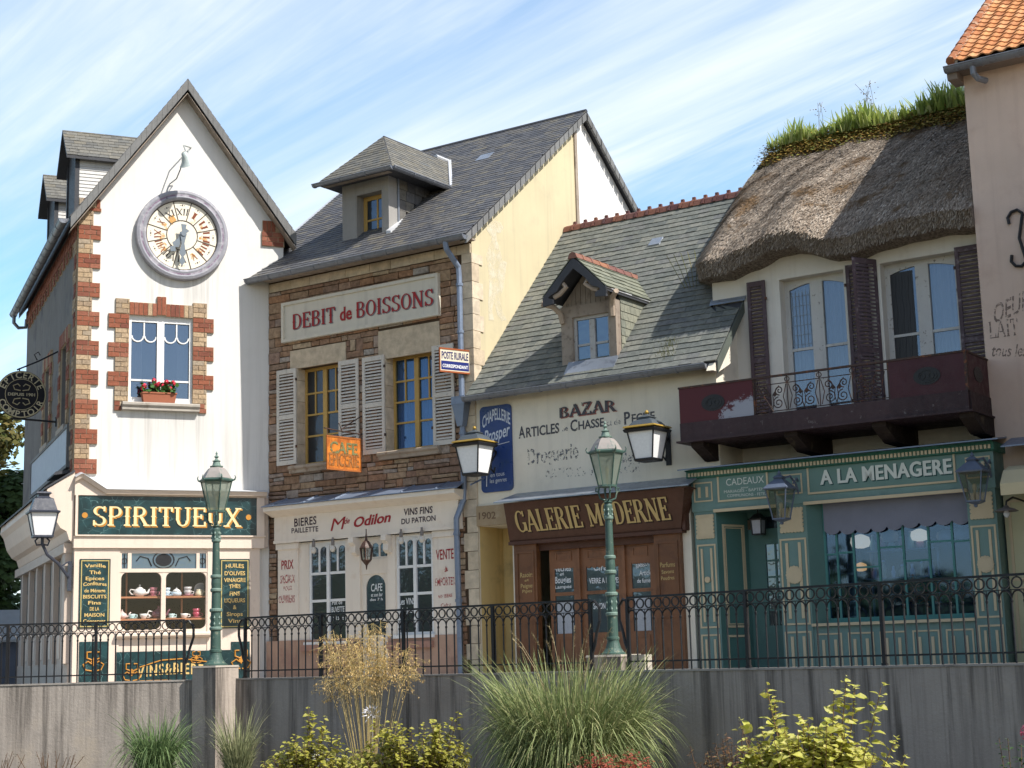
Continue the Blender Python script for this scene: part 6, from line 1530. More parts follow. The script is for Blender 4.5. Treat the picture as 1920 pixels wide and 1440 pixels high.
    kw = dict(style='serif', foot=.15, sth=.20, sthin=.09)
    letters(P, 'wall_lettering', 'BAZAR', A, (1051.5, 785.5), (1158, 771.5), (1051.5, 767), -.0, rdp, arc=.0, arc2=.28, thick=.004, **kw)
    letters(P, 'wall_lettering', 'BAZAR', A, (1050, 784), (1156.5, 770), (1050, 765.5), -.0, lt, arc=.0, arc2=.28, thick=.014, **kw)
    sa = dict(bold=.025, thick=.004)
    letters(P, 'wall_lettering', 'A', A, (973, 822), (985, 821), (973, 800), 0, lt, **sa); letters(P, 'wall_lettering', 'RTICLES', A, (987, 820), (1049, 811), (987, 802), 0, lt, **sa)
    letters(P, 'wall_lettering', 'de', A, (1054, 809), (1065, 807), (1054, 799), 0, lt2, **sa); letters(P, 'wall_lettering', 'C', A, (1070, 809), (1083, 807), (1070, 788), 0, lt, **sa); letters(P, 'wall_lettering', 'HASSE', A, (1085, 806), (1133, 799), (1085, 790), 0, lt, **sa)
    letters(P, 'wall_lettering', 'et de', A, (1138, 799), (1164, 795), (1138, 788), 0, lt2, **sa); letters(P, 'wall_lettering', 'P', A, (1171, 796), (1182, 794), (1171, 773), 0, lt, **sa); letters(P, 'wall_lettering', 'ECHE', A, (1185, 793), (1228, 787), (1185, 777), 0, lt, **sa)
    letters(P, 'wall_lettering', 'Droguerie', A, (990, 871), (1085, 858), (990, 842), 0, lt2, **sa); letters(P, 'wall_lettering', 'Quincaillerie', A, (1112, 878), (1205, 861), (1112, 860), 0, lt2, **sa); letters(P, 'wall_lettering', 'ARTICLES de MENAGE', A, (1022, 897), (1200, 884), (1022, 880), 0, paint_worn('ghost_lettering_faint', (.2, .21, .22), .60, 18), **sa)
    # ---- Galerie Moderne shop front
    yS = -.10
    xL, xR = X(958, 1015, yS), X(1279, 993, yS); zb0 = Z(1120, 1004, -.12); xl2, xr2 = X(944, 950, -.42), X(1288, 915, -.42); zt0 = Z(1115, 928, -.42)
    s = MB()
    # slanted signboard box
    s.hexa([(xL, -.14, zb0), (xR, -.14, zb0), (xR, -.003, zb0), (xL, -.003, zb0), (xl2, -.42, zt0), (xr2-.05, -.42, zt0), (xr2-.05, -.003, zt0), (xl2, -.003, zt0)])
    so = s.build('shop_front', brown_dark, P)
    f = MB(); f.box(xL-.01, xR+.03, -.17, -.003, zb0-.06, zb0-.001); f.hexa([(xr2-.06, -.415, zt0-.02), (xr2, -.43, zt0-.02), (xr2, -.003, zt0-.02), (xr2-.06, -.003, zt0-.02), (xr2-.06, -.415, zt0-.001), (xr2, -.43, zt0-.001), (xr2, -.003, zt0-.001), (xr2-.06, -.003, zt0-.001)])
    f.box(xR+.031, xR+.09, -.15, -.003, zb0-.02, zt0-.03); f.build('fascia_moulding', brown_dark, so)
    c = MB(); c.hexa([(xl2-.12, -.56, zt0+.0), (xr2+.1, -.56, zt0+.0), (xr2+.02, -.003, zt0+.18), (xl2+.0, -.003, zt0+.18), (xl2-.12, -.56, zt0+.02), (xr2+.1, -.56, zt0+.02), (xr2+.02, -.003, zt0+.205), (xl2+.0, -.003, zt0+.205)]); c.build('zinc_hood', zinc, so)
    # lettering on the slanted face
    n0, n1 = (-.14, zb0), (-.42, zt0)
    def TS(x, y, z):
        k = z; return (x, n0[0]+(n1[0]-n0[0])*k-(-y)*1.0, n0[1]+(n1[1]-n0[1])*k)
    gl = M('old_gold', (.50, .36, .15), .5, .4, .12, 14)
    lx0, lx1 = A.at(969, 985, -.25)[0], A.at(1257, 965, -.25)[0]
    letters(so, 'letter_shadow', 'GALERIE MODERNE', A, (lx0+.02, .19), (lx1+.02, .21), .56, -.004, flat('letter_shade', (.03, .015, .012), .6), 'serif', px=False, T=TS, thick=.0, foot=.13, sth=.20, sthin=.07)
    letters(so, 'lettering', 'GALERIE MODERNE', A, (lx0, .22), (lx1, .24), .56, -.012, gl, 'serif', px=False, T=TS, thick=.0, foot=.13, sth=.20, sthin=.07)
    p = MB()
    pl_ = A.rect(968, 1016, 1010, 1250, -.06); pr_ = A.rect(1232, 996, 1282, 1250, -.06); zt = zb0-.06
    pz0 = -.1
    for q in (pl_, pr_):
        p.box(q[0], q[1], -.09, .04, pz0, zt); 
    po = p.build('pilaster', brown_wood, so)
    pf = MB()
    for q in (pl_, pr_):
        frame_rect(pf, q[0]+.05, q[1]-.05, .95, zt-.12, .035, -.105, -.0905); frame_rect(pf, q[0]+.05, q[1]-.05, .05, .85, .035, -.105, -.0905)
    pf.build('pilaster_moulding', brown_wood, so)
    dx = [X(v, 1100, .12) for v in (1030, 1089, 1174, 1234)]
    zd1 = zt
    hd = MB(); hd.box(pl_[1], pr_[0], .0, .06, zt-.12, zt-.001); hd.build('door_head', brown_dark, so)
    for k, (a, b) in enumerate(zip(dx[:-1], dx[1:])):
        d = MB(); y = .10; a2, b2 = a+.03, b-.03
        if k < 2: d.box(b-.03, b+.03, y-.05, y+.06, pz0, zd1-.0)
        zg0, zg1 = .62, Z(1130, 1058, .12)
        zmid = Z(1130, 1150, .12) if False else Z(1130, 1110, .12)
        d.box(a2, a2+.10, y, y+.05, pz0, zd1); d.box(b2-.10, b2, y, y+.05, pz0, zd1); d.box(a2+.1, b2-.1, y, y+.05, pz0, zg0); d.box(a2+.1, b2-.1, y, y+.05, zg1, zd1); d.box(a2+.1, b2-.1, y, y+.05, zmid-.03, zmid+.03)
        frame_rect(d, a2+.14, b2-.14, .05, .55, .03, y-.015, y-.001)
        frame_rect(d, a2+.13, b2-.13, zg1+.10, zd1-.16, .025, y-.015, y-.001)
        w_ = b2-a2-.2; n = 6       # scalloped head
        for i in range(n): d.disc(a2+.1+w_*(i+.5)/n, zg1-.0, w_/n*.52, y+.002, y+.047, 10)
        do_ = d.build('door', M('red_brown_varnish', (.235, .105, .05), .45, .4, .25, 5, (.15, .065, .032), (.5, .7), 4, .35), P)
        g_ = MB(); g_.box(a2+.08, b2-.08, y+.02, y+.026, zg0-.02, zg1+.08); g_.build('pane', glass_refl('gallery_glass', (.03, .045, .06), .13), do_)
        if k != 1:
            l = MB(); l.box(a2+.13, b2-.13, y+.008, y+.014, .50, zmid-.12); l.build('lace_panel', M('lace_panel_cloth', (.42, .44, .48), .9, .1, .3, 40), do_)
    wl = flat('white_glass_paint', (.68, .70, .72), .6)
    yy = .118
    for tx, l, r, z_, h_, sl_, mt in (('Mèches', 1038, 1071, 1072, 12, .1, wl), ('et', 1050, 1058, 1080, 6, .1, wl), ('Bougies', 1041, 1071, 1094, 12, .1, wl), ('Lampes', 1041, 1072, 1104, 6, .1, wl), ('Cirage', 1113, 1152, 1070, 13, .3, wl), ('VERRE A LAMPES', 1105, 1163, 1094, 10, 0, wl), ('SAVON CURT', 1113, 1156, 1142, 11, .1, wl), ('BIMBELOTERIE', 1193, 1229, 1066, 8, 0, wl), ('Articles', 1199, 1225, 1079, 9, .2, wl), ('de fumeurs', 1195, 1229, 1093, 8, .1, wl)):
        letters(so, 'window_lettering', tx, A, (l, z_), (r, z_-(10 if tx[0:4] == 'BIMB' else 2)), (l, z_-h_), yy, mt, bold=.02, slant=sl_*.3)
    for tx, l, r, z_, h_ in (('Rasoirs', 976, 1000, 1083, 9), ('et', 984, 992, 1091, 5), ('Peignes', 977, 1001, 1103, 8), ('Pipes', 980, 998, 1112, 6), ('Parfums', 1238, 1266, 1064, 9), ('Savons', 1241, 1264, 1076, 7), ('Poudres', 1240, 1265, 1088, 7)):
        letters(so, 'gold_lettering', tx, A, (l, z_), (r, z_-2), (l, z_-h_), -.092, gl, bold=.01)
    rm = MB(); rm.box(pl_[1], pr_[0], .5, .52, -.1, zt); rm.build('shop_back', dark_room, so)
    st = MB(); st.box(pl_[0]-.05, X3R-.01, -.18, .09, -.12, -.02); st.build('doorstep', grey_stone, P)
    # letter box in the passage
    bx = MB(); q = A.rect(896, 1113, 924, 1133, .68)
    t = thing('wall_box', 'small rusty metal wall box in the ochre passage', 'wall box', A, (q[0]+q[1])/2, .75, q[2])
    bx.box(q[0], q[1], .66, .748, q[2], q[3]); bx.build('case', M('dull_bronze', (.20, .14, .11), .5, .4, .2, 14, metal=.4), t); b2 = MB(); c0 = (q[0]+q[1])/2; b2.disc(c0-.03, (q[2]+q[3])/2, .045, .645, .659, 14); b2.build('button', flat('steel_button', (.4, .42, .45), .3, .5, .8), t)
bazar()
def bazar_things():
    q = A.rect(901.5, 760, 960.5, 922, -.02)
    t = thing('enamel_sign', 'tall blue enamel plaque with white lettering on the cream wall', 'sign', A, (q[0]+q[1])/2, -.02, q[2])
    x0, x1, z0, z1 = q; r = .085
    pts = []
    for cx, cz, a0 in ((x1, z1, 180), (x0, z1, 270), (x0, z0, 0), (x1, z0, 90)):
        sx = -1 if cx == x1 else 1; sz = -1 if cz == z1 else 1
        # notched (concave) corners
        pts += [(cx+r*math.cos(rad(a0+90-90*k/6)), cz+r*math.sin(rad(a0+90-90*k/6))) for k in range(7)][::1] if False else []
    def corner(cx, cz, a0, a1): return [(cx+r*math.cos(rad(a0+(a1-a0)*k/6)), cz+r*math.sin(rad(a0+(a1-a0)*k/6))) for k in range(7)]
    pts = corner(x1-r, z1-r, 0, 90)+corner(x0+r, z1-r, 90, 180)+corner(x0+r, z0+r, 180, 270)+corner(x1-r, z0+r, 270, 360)
    b = MB(); b.prism(pts, -.03, -.004); b.build('plate', M('blue_enamel_plate', (.022, .055, .20), .35, .4, .12, 4, (.03, .06, .15), (.5, .7), 5), t)
    wl = flat('pale_lettering', (.60, .64, .72), .6)
    letters(t, 'lettering', 'CHAPELLERIE', A, (905, 804), (957, 796), (905, 783), -.03, wl, bold=.02, arc=.13, thick=.004); letters(t, 'lettering', 'Prosper', A, (908, 832), (955, 816), (908, 808), -.03, wl, slant=.12, bold=.015, thick=.004)
    u = MB(); a, c = A.at(918, 838, -.035), A.at(955, 828, -.035); u.tube([tuple(a), tuple(c)], .008, 4); u.build('flourish', wl, t)
    letters(t, 'lettering', 'en tous', A, (920, 895), (946, 891), (920, 887), -.03, wl, thick=.004); letters(t, 'lettering', 'les genres', A, (919, 906), (950, 902), (919, 898), -.03, wl, thick=.004)
    h = MB(); c_ = A.at(912, 900, -.035); h.tube([(c_[0], -.035, c_[2]-.12), (c_[0]+.01, -.035, c_[2]+.08)], .01, 4); h.disc(c_[0]+.005, c_[2]+.11, .03, -.036, -.03, 10); h.build('painted_cane', wl, t)
bazar_things()
# ================================================================== THATCHED HOUSE (A LA MENAGERE)
house4 = thing('thatched_house', 'white thatched house with a maroon balcony above a teal shop', 'house', A, 12, .85, -.12)
YU = .86; X4L, X4R = 9.64, 14.45
def thatched():
    P = house4
    X = lambda px, py, y=0: A.at(px, py, y)[0]
    Z = lambda px, py, y=0: A.at(px, py, y)[2]
    d1 = (X(1467, 640, YU), X(1588, 620, YU), 3.7, Z(1525, 514, YU), .28); d2 = (X(1655, 580, YU), X(1797, 570, YU), 3.7, Z(1722, 482, YU), .28)
    w = MB(); wall_front(w, [(X4L, 3.1), (X4R+.6, 3.1), (X4R+.6, 7.02), (X4L, 7.02)], [d1, d2], YU)
    w.quad((X4L, YU, 3.1), (X4L, 7, 3.1), (X4L, 7, 7.02), (X4L, YU, 7.02)); w.poly((X4L, YU, 7.02), (X4L, 7, 7.02), (X4L, 4.2, 9.3)); w.quad((X4L, 7, -.1), (X4R+.6, 7, -.1), (X4R+.6, 7, 7.6), (X4L, 7, 7.6))
    w.build('wall', white4, P)
    # ---- thatch
    ys = np.linspace(0, 1, 30)
    def eave(x):      # wavy eave bottom seen in the photo
        pts = [(9.0, 7.05), (9.5, 6.90), (10.1, 6.86), (10.55, 6.95), (10.95, 7.12), (11.3, 7.14), (11.65, 7.00), (12.0, 6.88), (12.5, 6.86), (13.0, 6.93), (13.5, 7.0), (14.0, 6.97), (14.6, 6.88)]
        xs_ = [p[0] for p in pts]; return float(np.interp(x, xs_, [p[1] for p in pts]))
    YE, YR, ZR = .30, 4.05, 9.80
    XA, XB = 9.10, X4R-.005
    def yedge(x):     # rounded left corner in plan
        k = max(0, (9.85-x)/.75); return YE+ (1.05*k**1.6 if k > 0 else 0)
    def xleft(v): return XA+.02+ .35*v
    top = []; NX, NV = 70, 26
    rnd = random.Random(3)
    bumps = {}
    def surf(i, j):
        u, v = i/NX, j/NV
        x = (XA+.30*v**1.2)*(1-u)+XB*u
        y0 = yedge(XA+(XB-XA)*u); z0 = eave(x)
        k = v; zr = ZR+.0*u
        y = y0+(YR-y0)*k; z = z0+(zr-z0)*(k**.93)+.06*math.sin(math.pi*k)
        z += .018*math.sin(x*5+v*9)+.010*math.sin(x*11-v*17)
        return (x, y, z)
    t = MB()
    fr = [[surf(i, j) for j in range(NV+1)] for i in range(NX+1)]
    for i in range(NX):
        for j in range(NV): t.quad(fr[i][j], fr[i+1][j], fr[i+1][j+1], fr[i][j+1])
    for i in range(NX):  # eave thickness and underside
        a, b = fr[i][0], fr[i+1][0]; lo = lambda p: (p[0], p[1]+.10, p[2]-.26); bk = lambda p: (p[0], max(YU+.05, p[1]+.55), p[2]-.30)
        t.quad(lo(a), lo(b), b, a); t.quad(bk(a), bk(b), lo(b), lo(a))
    bz = lambda y: ZR-(y-YR)*.8
    t.quad((XA+.3, YR, ZR), (XB, YR, ZR), (XB, 7.4, bz(7.4)), (XA+.1, 7.4, bz(7.4)))
    for j in range(NV):
        a, b = fr[0][j], fr[0][j+1]; ra = lambda p: (p[0]+.12, p[1]+.1, p[2]-.34); t.quad(a, b, ra(b), ra(a))
        ra2 = lambda p: (X4L-.02, p[1]+.2, p[2]-.42); t.quad(ra(a), ra(b), ra2(b), ra2(a))
    for j in range(NV): a, b = fr[NX][j], fr[NX][j+1]; t.quad(a, b, (b[0], b[1]+.1, b[2]-.3), (a[0], a[1]+.1, a[2]-.3))
    tn = NT('thatch_bed'); c = tn.mix(tn.rng(tn.noise(30, 6, (1, .5, .35), rough=.7), .3, .7), (.10, .08, .065), (.34, .29, .24)); c = tn.mix(tn.rng(tn.noise(2.2, 6, rough=.7), .62, .78), c, (.11, .055, .018))
    bed = tn.fin(c, .95, 0, .05, tn.noise(40, 5, rough=.7), .02)
    to = t.build('thatch', bed, P, recalc=True)
    s = MB()
    straw = isl('thatch_straw', [(.30, .24, .185), (.40, .335, .27), (.15, .115, .09), (.49, .42, .345), (.35, .285, .225), (.21, .165, .125), (.54, .475, .40)], .9, .1, 20, 0, spec=.05, patch=((.17, .10, .045), .56))
    def pt(u, v):
        i = min(NX-1, int(u*NX)); j = min(NV-1, int(v*NV)); a = Vector(fr[i][j]); b = Vector(fr[i+1][j]); c_ = Vector(fr[i][j+1]); fu, fv = u*NX-i, v*NV-j
        return a+(b-a)*fu+(c_-a)*fv, (b-a), (c_-a)
    for k in range(34000):
        u, v = random.random(), random.random()
        p, e, f = pt(u, v); n = e.cross(f).normalized(); d = -f.normalized()+e.normalized()*random.gauss(0, .16); d.normalize(); L = random.uniform(.06, .16); wd = random.uniform(.005, .011)
        sd_ = e.normalized()*wd; b = p+n*.004; q = p+d*L+n*random.uniform(.006, .028)
        if v < .03: q = p+d*L*.8+n*.02
        s.poly(tuple(b-sd_), tuple(b+sd_), tuple(q+sd_*.7), tuple(q-sd_*.7))
    for k in range(2600):     # combed eave edge
        u = random.random(); p, e, f = pt(u, 0.0); h = random.random(); p2 = p+Vector((0, .10*h, -.26*h)); d = (-f.normalized()*.8+Vector((random.gauss(0, .15), -.1, -.35))).normalized(); L = random.uniform(.03, .08); sd_ = e.normalized()*random.uniform(.005, .010)
        q = p2+d*L; s.poly(tuple(p2-sd_), tuple(p2+sd_), tuple(q+sd_*.6), tuple(q-sd_*.6))
    for k in range(1500):
        j = random.random(); i = min(NV-1, int(j*NV)); a, b = Vector(fr[0][i]), Vector(fr[0][i+1]); p = a+(b-a)*(j*NV-i); h = random.random(); p = p+Vector((.12*h, .1*h, -.34*h)); d = Vector((-.6, random.gauss(-.3, .2), -.5)).normalized(); q = p+d*random.uniform(.03, .1); sd_ = Vector((0, .008, .004)); s.poly(tuple(p-sd_), tuple(p+sd_), tuple(q+sd_*.6), tuple(q-sd_*.6))
    so_ = s.build('straw', straw, to, recalc=False); so_['kind'] = 'stuff'
    # ---- french windows
    for h, lead in ((d1, 0), (d2, 1)):
        x0, x1, z0, z1 = h[:4]; y = YU+.2; c = (x0+x1)/2
        f = MB(); frame_rect(f, x0, x1, z0, z1, .085, y, y+.07); f.box(c-.11, c+.11, y-.01, y+.065, z0+.085, z1-.085); zr = z0+(z1-z0)*.56
        for a, b in ((x0+.085, c-.11), (c+.11, x1-.085)):
            f.box(a, b, y+.006, y+.06, zr-.022, zr+.022)
            # gently arched heads
            pts = [(a+(b-a)*k/8, z1-.085-.085*(((k/8 if a > c else 1-k/8))**1.6)) for k in range(9)]
            for p, q in zip(pts[:-1], pts[1:]): f.prism([p, q, (q[0], z1-.084), (p[0], z1-.084)], y+.004, y+.062)
        wo = f.build('french_window', worn_white, P)
        g = MB(); g.box(x0+.04, x1-.04, y+.03, y+.036, z0+.04, z1-.04); g.build('pane', curtained, wo); g = MB(); g.box(x0-.05, x1+.05, y+.45, y+.47, z0, z1); g.build('room_back', room_blue, wo); curtain(wo, c, x1-.02, z0, z1, y+.13, lace); curtain(wo, x0+.02, (x0+.25 if lead else c-.05), z0, z1, y+.13, lace)
        if not lead:
            l = MB()
            for k in range(6): xx = x0+.085+(c-.11-x0-.085)*(k+.5)/6; l.box(xx-.004, xx+.004, y+.022, y+.029, zr, z1-.2)
            for k in range(6): zz = zr+(z1-.2-zr)*(k+.5)/6; l.box(x0+.085, c-.11, y+.020, y+.0215, zz-.004, zz+.004)
            l.build('leading', flat('pale_leading', (.3, .35, .42), .6), wo)
        else:
            l = MB(); a, b = x0+.085, c-.11-.06; l.box(a, b, y+.022, y+.0285, z0+.1, z1-.14); l.build('dark_blind', flat('dark_blind', (.012, .012, .016), .4, .5), wo)
            l = MB()
            for k in range(7):
                xx = a+(b-a)*(k+.5)/7; pts = [(xx+.012*math.sin(q*1.3+k*3.1), y+.018, z0+.1+(z1-z0-.3)*q/24) for q in range(25)]; l.tube(pts, .003, 3)
            l.build('grille', flat('blind_line', (.05, .05, .06), .4), wo)
    def shut(l, r, t_, b_, y, hinge, ang=0, mid=(.5,)):
        q = A.rect(l, t_, r, b_, y); shutter(P, q[0], q[1], 3.72, q[3], y, shutter_dk, mid, ang, hinge)
    shut(1407, 1441, 527, 760, YU-.03, 'r'); q0 = X(1590, 620, YU-.04); 
    a0, a1 = X(1593, 620, YU-.04), X(1635, 615, YU-.04)
    shutter(P, a0, a1, 3.72, Z(1612, 494, YU-.04), YU-.03, shutter_dk, (.45,), 0, 'l')
    b1 = X(1652, 600, YU-.03); shutter(P, b1-.50, b1, 3.72, Z(1648, 487, YU-.04), YU-.06, shutter_dk, (.45,), 62, 'r')
    c0 = X(1797, 560, YU-.03); shutter(P, c0, c0+.45, 3.72, Z(1806, 462, YU-.04), YU-.03, shutter_dk, (.45,), 0, 'l')
    # ---- balcony
    yB = -.60; bx0, bx1 = X(1275, 780, yB), X(1813, 700, yB); zt = (Z(1273, 730, yB)+Z(1810, 655, yB))/2; zb = (Z(1277, 830, yB)+Z(1820, 765, yB))/2; zs = zb+.29
    b = MB(); b.box(bx0, bx1, yB, YU-.004, zb+.05, zb+.16); b.box(bx0, bx1, yB-.02, yB+.05, zb, zs); b.box(bx1-.05, bx1+.02, yB+.051, YU-.004, zb, zs); b.box(bx0-.02, bx0+.05, yB+.051, YU-.004, zb, zs)
    b.box(bx0-.06, bx1+.06, yB-.06, YU-.004, zb-.03, zb-.001)
    bo = b.build('balcony', M('soot_maroon', (.042, .024, .028), .6, .3, .3, 6, (.14, .12, .12), (.62, .72), 9, .4), P)
    pa, pb = X(1412, 745, yB), X(1667, 705, yB)
    def panel(x0, x1, m_):
        p = MB(); p.box(x0, x1, yB-.005, yB+.03, zs, zt-.02); p.build('panel', m_, bo)
    mar = NT('peeled_maroon'); n = mar.noise(4.5, 9, rough=.8)
    mask = mar.n('ShaderNodeSeparateXYZ'); mar.l(mar.tc.outputs['Object'], mask.inputs[0])
    rx, ry, rz_ = OFF[house4.name]
    gx = mar.rng(mask.outputs['X'], pa-.95-rx, pa-.15-rx, 0, 1); gz = mar.rng(mask.outputs['Z'], zs-rz_, zt-rz_, 1, .1)
    k_ = mar.math('ADD', mar.math('MULTIPLY', mar.math('MULTIPLY', gx, gz), .55), mar.math('MULTIPLY', n, .95)); f_ = mar.rng(k_, .74, .80)
    pm = mar.fin(mar.mix(f_, (.085, .017, .022), (.30, .31, .36)), .5, 0, .3)
    panel(bx0, pa, pm); panel(pb, bx1, maroon_plain)
    p = MB(); p.box(bx1-.03, bx1+.005, yB+.031, .42, zs, zt-.02); p.build('panel', maroon_plain, bo); p = MB(); p.box(bx0-.005, bx0+.03, yB+.031, YU-.1, zs, zt-.02); p.build('panel', maroon_plain, bo)
    ov = MB()
    for cx in ((X(1337, 752, yB)), X(1738, 703, yB)):
        cz = zs+(zt-zs)*.48; ov.disc(cx, cz, .135, yB-.012, yB-.004, 24, 1.55); ov.ring(cx, cz, .10, .02, yB-.02, yB-.011, 20, 1.6)
        for s_ in (-1, 1): ov.ring(cx+s_*.07, cz, .05, .014, yB-.021, yB-.011, 12)
    ov.build('oval_ornament', iron_black, bo)
    o2 = MB(); rings = [(bx1+.012, -.1+.20*math.cos(rad(15*k)), zs+(zt-zs)*.5+.12*math.sin(rad(15*k))) for k in range(24)]
    o2.loft([[(bx1+.005, y, z) for _, y, z in rings], [(bx1+.014, y, z) for _, y, z in rings]]); o2.build('oval_ornament', iron_black, bo)
    hr = MB(); hr.box(bx0-.01, bx1+.02, yB-.02, yB+.035, zt-.02, zt+.01); hr.box(bx1-.03, bx1+.02, yB+.036, .42, zt-.02, zt+.01); hr.box(bx1-.03, bx1+.012, yB-.012, yB+.03, zs, zt-.02)
    hr.box(pa+.001, pa+.03, yB, yB+.025, zs, zt-.02); hr.box(pb-.03, pb-.001, yB, yB+.025, zs, zt-.02); hr.build('handrail', iron_rust, bo)
    sc_ = MB(); sc_.tube([(pa+.04, yB+.0, zt-.05), (pa+.34, yB-.01, zs+.02)], .014, 5); W_ = pb-pa; y = yB+.01; zmid = (zs+zt)/2
    sc_.tube([(pa, y, zt-.13), (pb, y, zt-.13)], .008, 5); sc_.tube([(pa, y, zs+.03), (pb, y, zs+.03)], .008, 5)
    def spiral(cx, cz, r, a0, turns, sgn):
        pts = []
        n = 22
        for k in range(n+1):
            q = k/n; a = rad(a0)+sgn*turns*2*math.pi*q; rr = r*(1-.82*q); pts.append((cx+rr*math.cos(a), y, cz+rr*math.sin(a)))
        sc_.tube(pts, .009, 4)
    nb = 4; bw = (W_-.1)/nb
    for k in range(nb):
        c0 = pa+.05+bw*(k+.5); H = zt-.13-zs-.03
        sc_.tube([(c0-bw/2, y, zs+.03), (c0-bw/2, y, zt-.02)], .009, 4)
        for s_ in (-1, 1):
            spiral(c0+s_*bw*.20, zs+.03+H*.28, bw*.18, 90 if s_ > 0 else 90, 1.6, s_); spiral(c0+s_*bw*.24, zs+.03+H*.74, bw*.14, -90, 1.5, -s_)
            sc_.tube([(c0, y, zs+.05), (c0+s_*bw*.06, y, zs+.03+H*.3), (c0+s_*bw*.03, y, zs+.03+H*.6), (c0+s_*bw*.24, y, zs+.03+H*.92)], .008, 4)
            sc_.tube([(c0+s_*bw*.45, y, zs+.05), (c0+s_*bw*.36, y, zs+.03+H*.5), (c0+s_*bw*.46, y, zs+.03+H*.95)], .008, 4)
        sc_.ring(c0-bw/2+.0, zt-.075, .045, .012, y-.006, y+.006, 12); 
        for s_ in (-1, 1): sc_.prism([(c0+s_*.05, zs+.03+H*.52), (c0+s_*.09, zs+.03+H*.6), (c0+s_*.05, zs+.03+H*.7), (c0+s_*.02, zs+.03+H*.6)], y-.012, y+.004)
    sc_.build('scroll_grille', iron_rust, bo)
    br = MB()
    bs_ = MB()
    for px in (1325, 1500, 1665, 1830):
        xx = X(px, 830, -.2); br.prismx([(yB+.06, zb-.03), (yB+.06, zb-.10), (-.08, zb-.30), (YU-.004, zb-.32), (YU-.004, zb-.03)], xx-.11, xx+.11)
    br.build('bracket', M('sooty_wood', (.03, .021, .018), .8, .2, .3, 7, (.09, .075, .05), (.55, .7), 5), bo)
    # ---- teal shop front
    yS = -.06
    xL, xR = X(1300, 1000, yS), X(1876, 1000, yS)
    zc = (Z(1300, 881, yS-.14)+Z(1871, 826, yS-.14))/2
    zsg0 = (Z(1525, 928, yS)+Z(1801, 902, yS))/2; zsg1 = (Z(1521, 872, yS)+Z(1800, 846, yS))/2
    zl = (Z(1345, 957, yS)+Z(1800, 920, yS))/2-.0    # cream lip under the fascia
    s = MB()
    px = lambda v, y=yS: X(v, 1000, y)
    pil = [(px(1303), px(1344)), (px(1458), px(1514)), (px(1817), px(1872))]
    for a, b in pil: s.box(a, b, yS, YU-.01, -.12, zl)
    s.box(pil[0][0]-.02, pil[2][1]+.02, yS-.02, YU-.01, zl+.001, zc-.14)
    wz0 = Z(1680, 1158, yS); wx0, wx1 = pil[1][1], pil[2][0]
    s.box(wx0, wx1, yS+.02, YU-.02, -.12, wz0-.09)
    s.box(pil[0][1], pil[1][0], YU-.1, YU-.02, zl-.12, zl)
    so = s.build('shop_front', teal, P)
    c = MB(); c.prismx([(yS-.02, zc-.14), (yS-.10, zc-.12), (yS-.10, zc-.02), (yS-.18, zc), (YU-.02, zc), (YU-.02, zc-.139)], pil[0][0]-.06, pil[2][1]+.06); c.build('cornice', M('green_teal', (.04, .15, .11), .5, .3, .1, 4), so)
    cz_ = MB(); cz_.hexa([(pil[0][0]-.14, yS-.26, zc+.001), (pil[2][1]+.18, yS-.26, zc+.001), (pil[2][1]+.05, YU-.02, zc+.15), (pil[0][0]-.02, YU-.02, zc+.15), (pil[0][0]-.14, yS-.26, zc+.02), (pil[2][1]+.18, yS-.26, zc+.02), (pil[2][1]+.05, YU-.02, zc+.18), (pil[0][0]-.02, YU-.02, zc+.18)]); cz_.build('zinc_cap', zinc_blue, so)
    dn = MB(); x = pil[0][0]-.03; n = 84; st = (pil[2][1]+.03-x)/n
    for k in range(n): dn.box(x+k*st+.012, x+(k+1)*st-.012, yS-.125, yS-.101, zc-.105, zc-.045)
    dn.build('dentils', buff, so)
    cl = MB()
    def fr_(x0, x1, z0, z1, w=.028, y=yS): frame_rect(cl, x0, x1, z0, z1, w, y-.012, y-.001)
    def fl_(x0, x1, z0, z1, y=yS): cl.box(x0, x1, y-.016, y-.001, z0, z1)
    yF = yS-.02
    for i, (a, b) in enumerate(pil):
        wpt = b-a
        fr_(a+.03, b-.03, zl+.16, zc-.20, .022, yF); 
        fl_(a+wpt*.27, a+wpt*.38, zl+.23, zc-.28, yF); fl_(a+wpt*.62, a+wpt*.73, zl+.23, zc-.28, yF)
        cx = (a+b)/2; zq = zl-.12
        # carved scalloped block
        cl.box(cx-wpt*.34, cx+wpt*.34, yS-.022, yS-.001, zq-.30, zq+.04)
        for k in range(7): cl.disc(cx-wpt*.34+wpt*.68*k/6, zq+.04, .032, yS-.024, yS-.002, 8); cl.disc(cx-wpt*.34+wpt*.68*k/6, zq-.30, .032, yS-.024, yS-.002, 8)
        for k in range(6): cl.disc(cx-wpt*.34, zq-.27+.06*k, .03, yS-.0245, yS-.0021, 8); cl.disc(cx+wpt*.34, zq-.27+.06*k, .03, yS-.0245, yS-.0021, 8)
        ztp = zq-.42; zbt = .62
        fr_(a+.03, b-.03, zbt, ztp, .028); fl_(a+wpt*.24, a+wpt*.33, zbt+.10, ztp-.07); fl_(a+wpt*.67, a+wpt*.76, zbt+.1, ztp-.07)
        zr = Z(1488, 1078, yS); R_ = wpt*.23 if i else .05
        cl.disc(cx, zr, R_, yS-.03, yS-.002, 24)
        if i:
            for k in range(16): cl.disc(cx+R_*math.cos(k*math.pi/8), zr+R_*math.sin(k*math.pi/8), .028, yS-.028, yS-.003, 8)
        fr_(a+.03, b-.03, -.10, .52, .028); fl_(a+wpt*.26, a+wpt*.35, -.09, .44); fl_(a+wpt*.65, a+wpt*.74, -.09, .44)
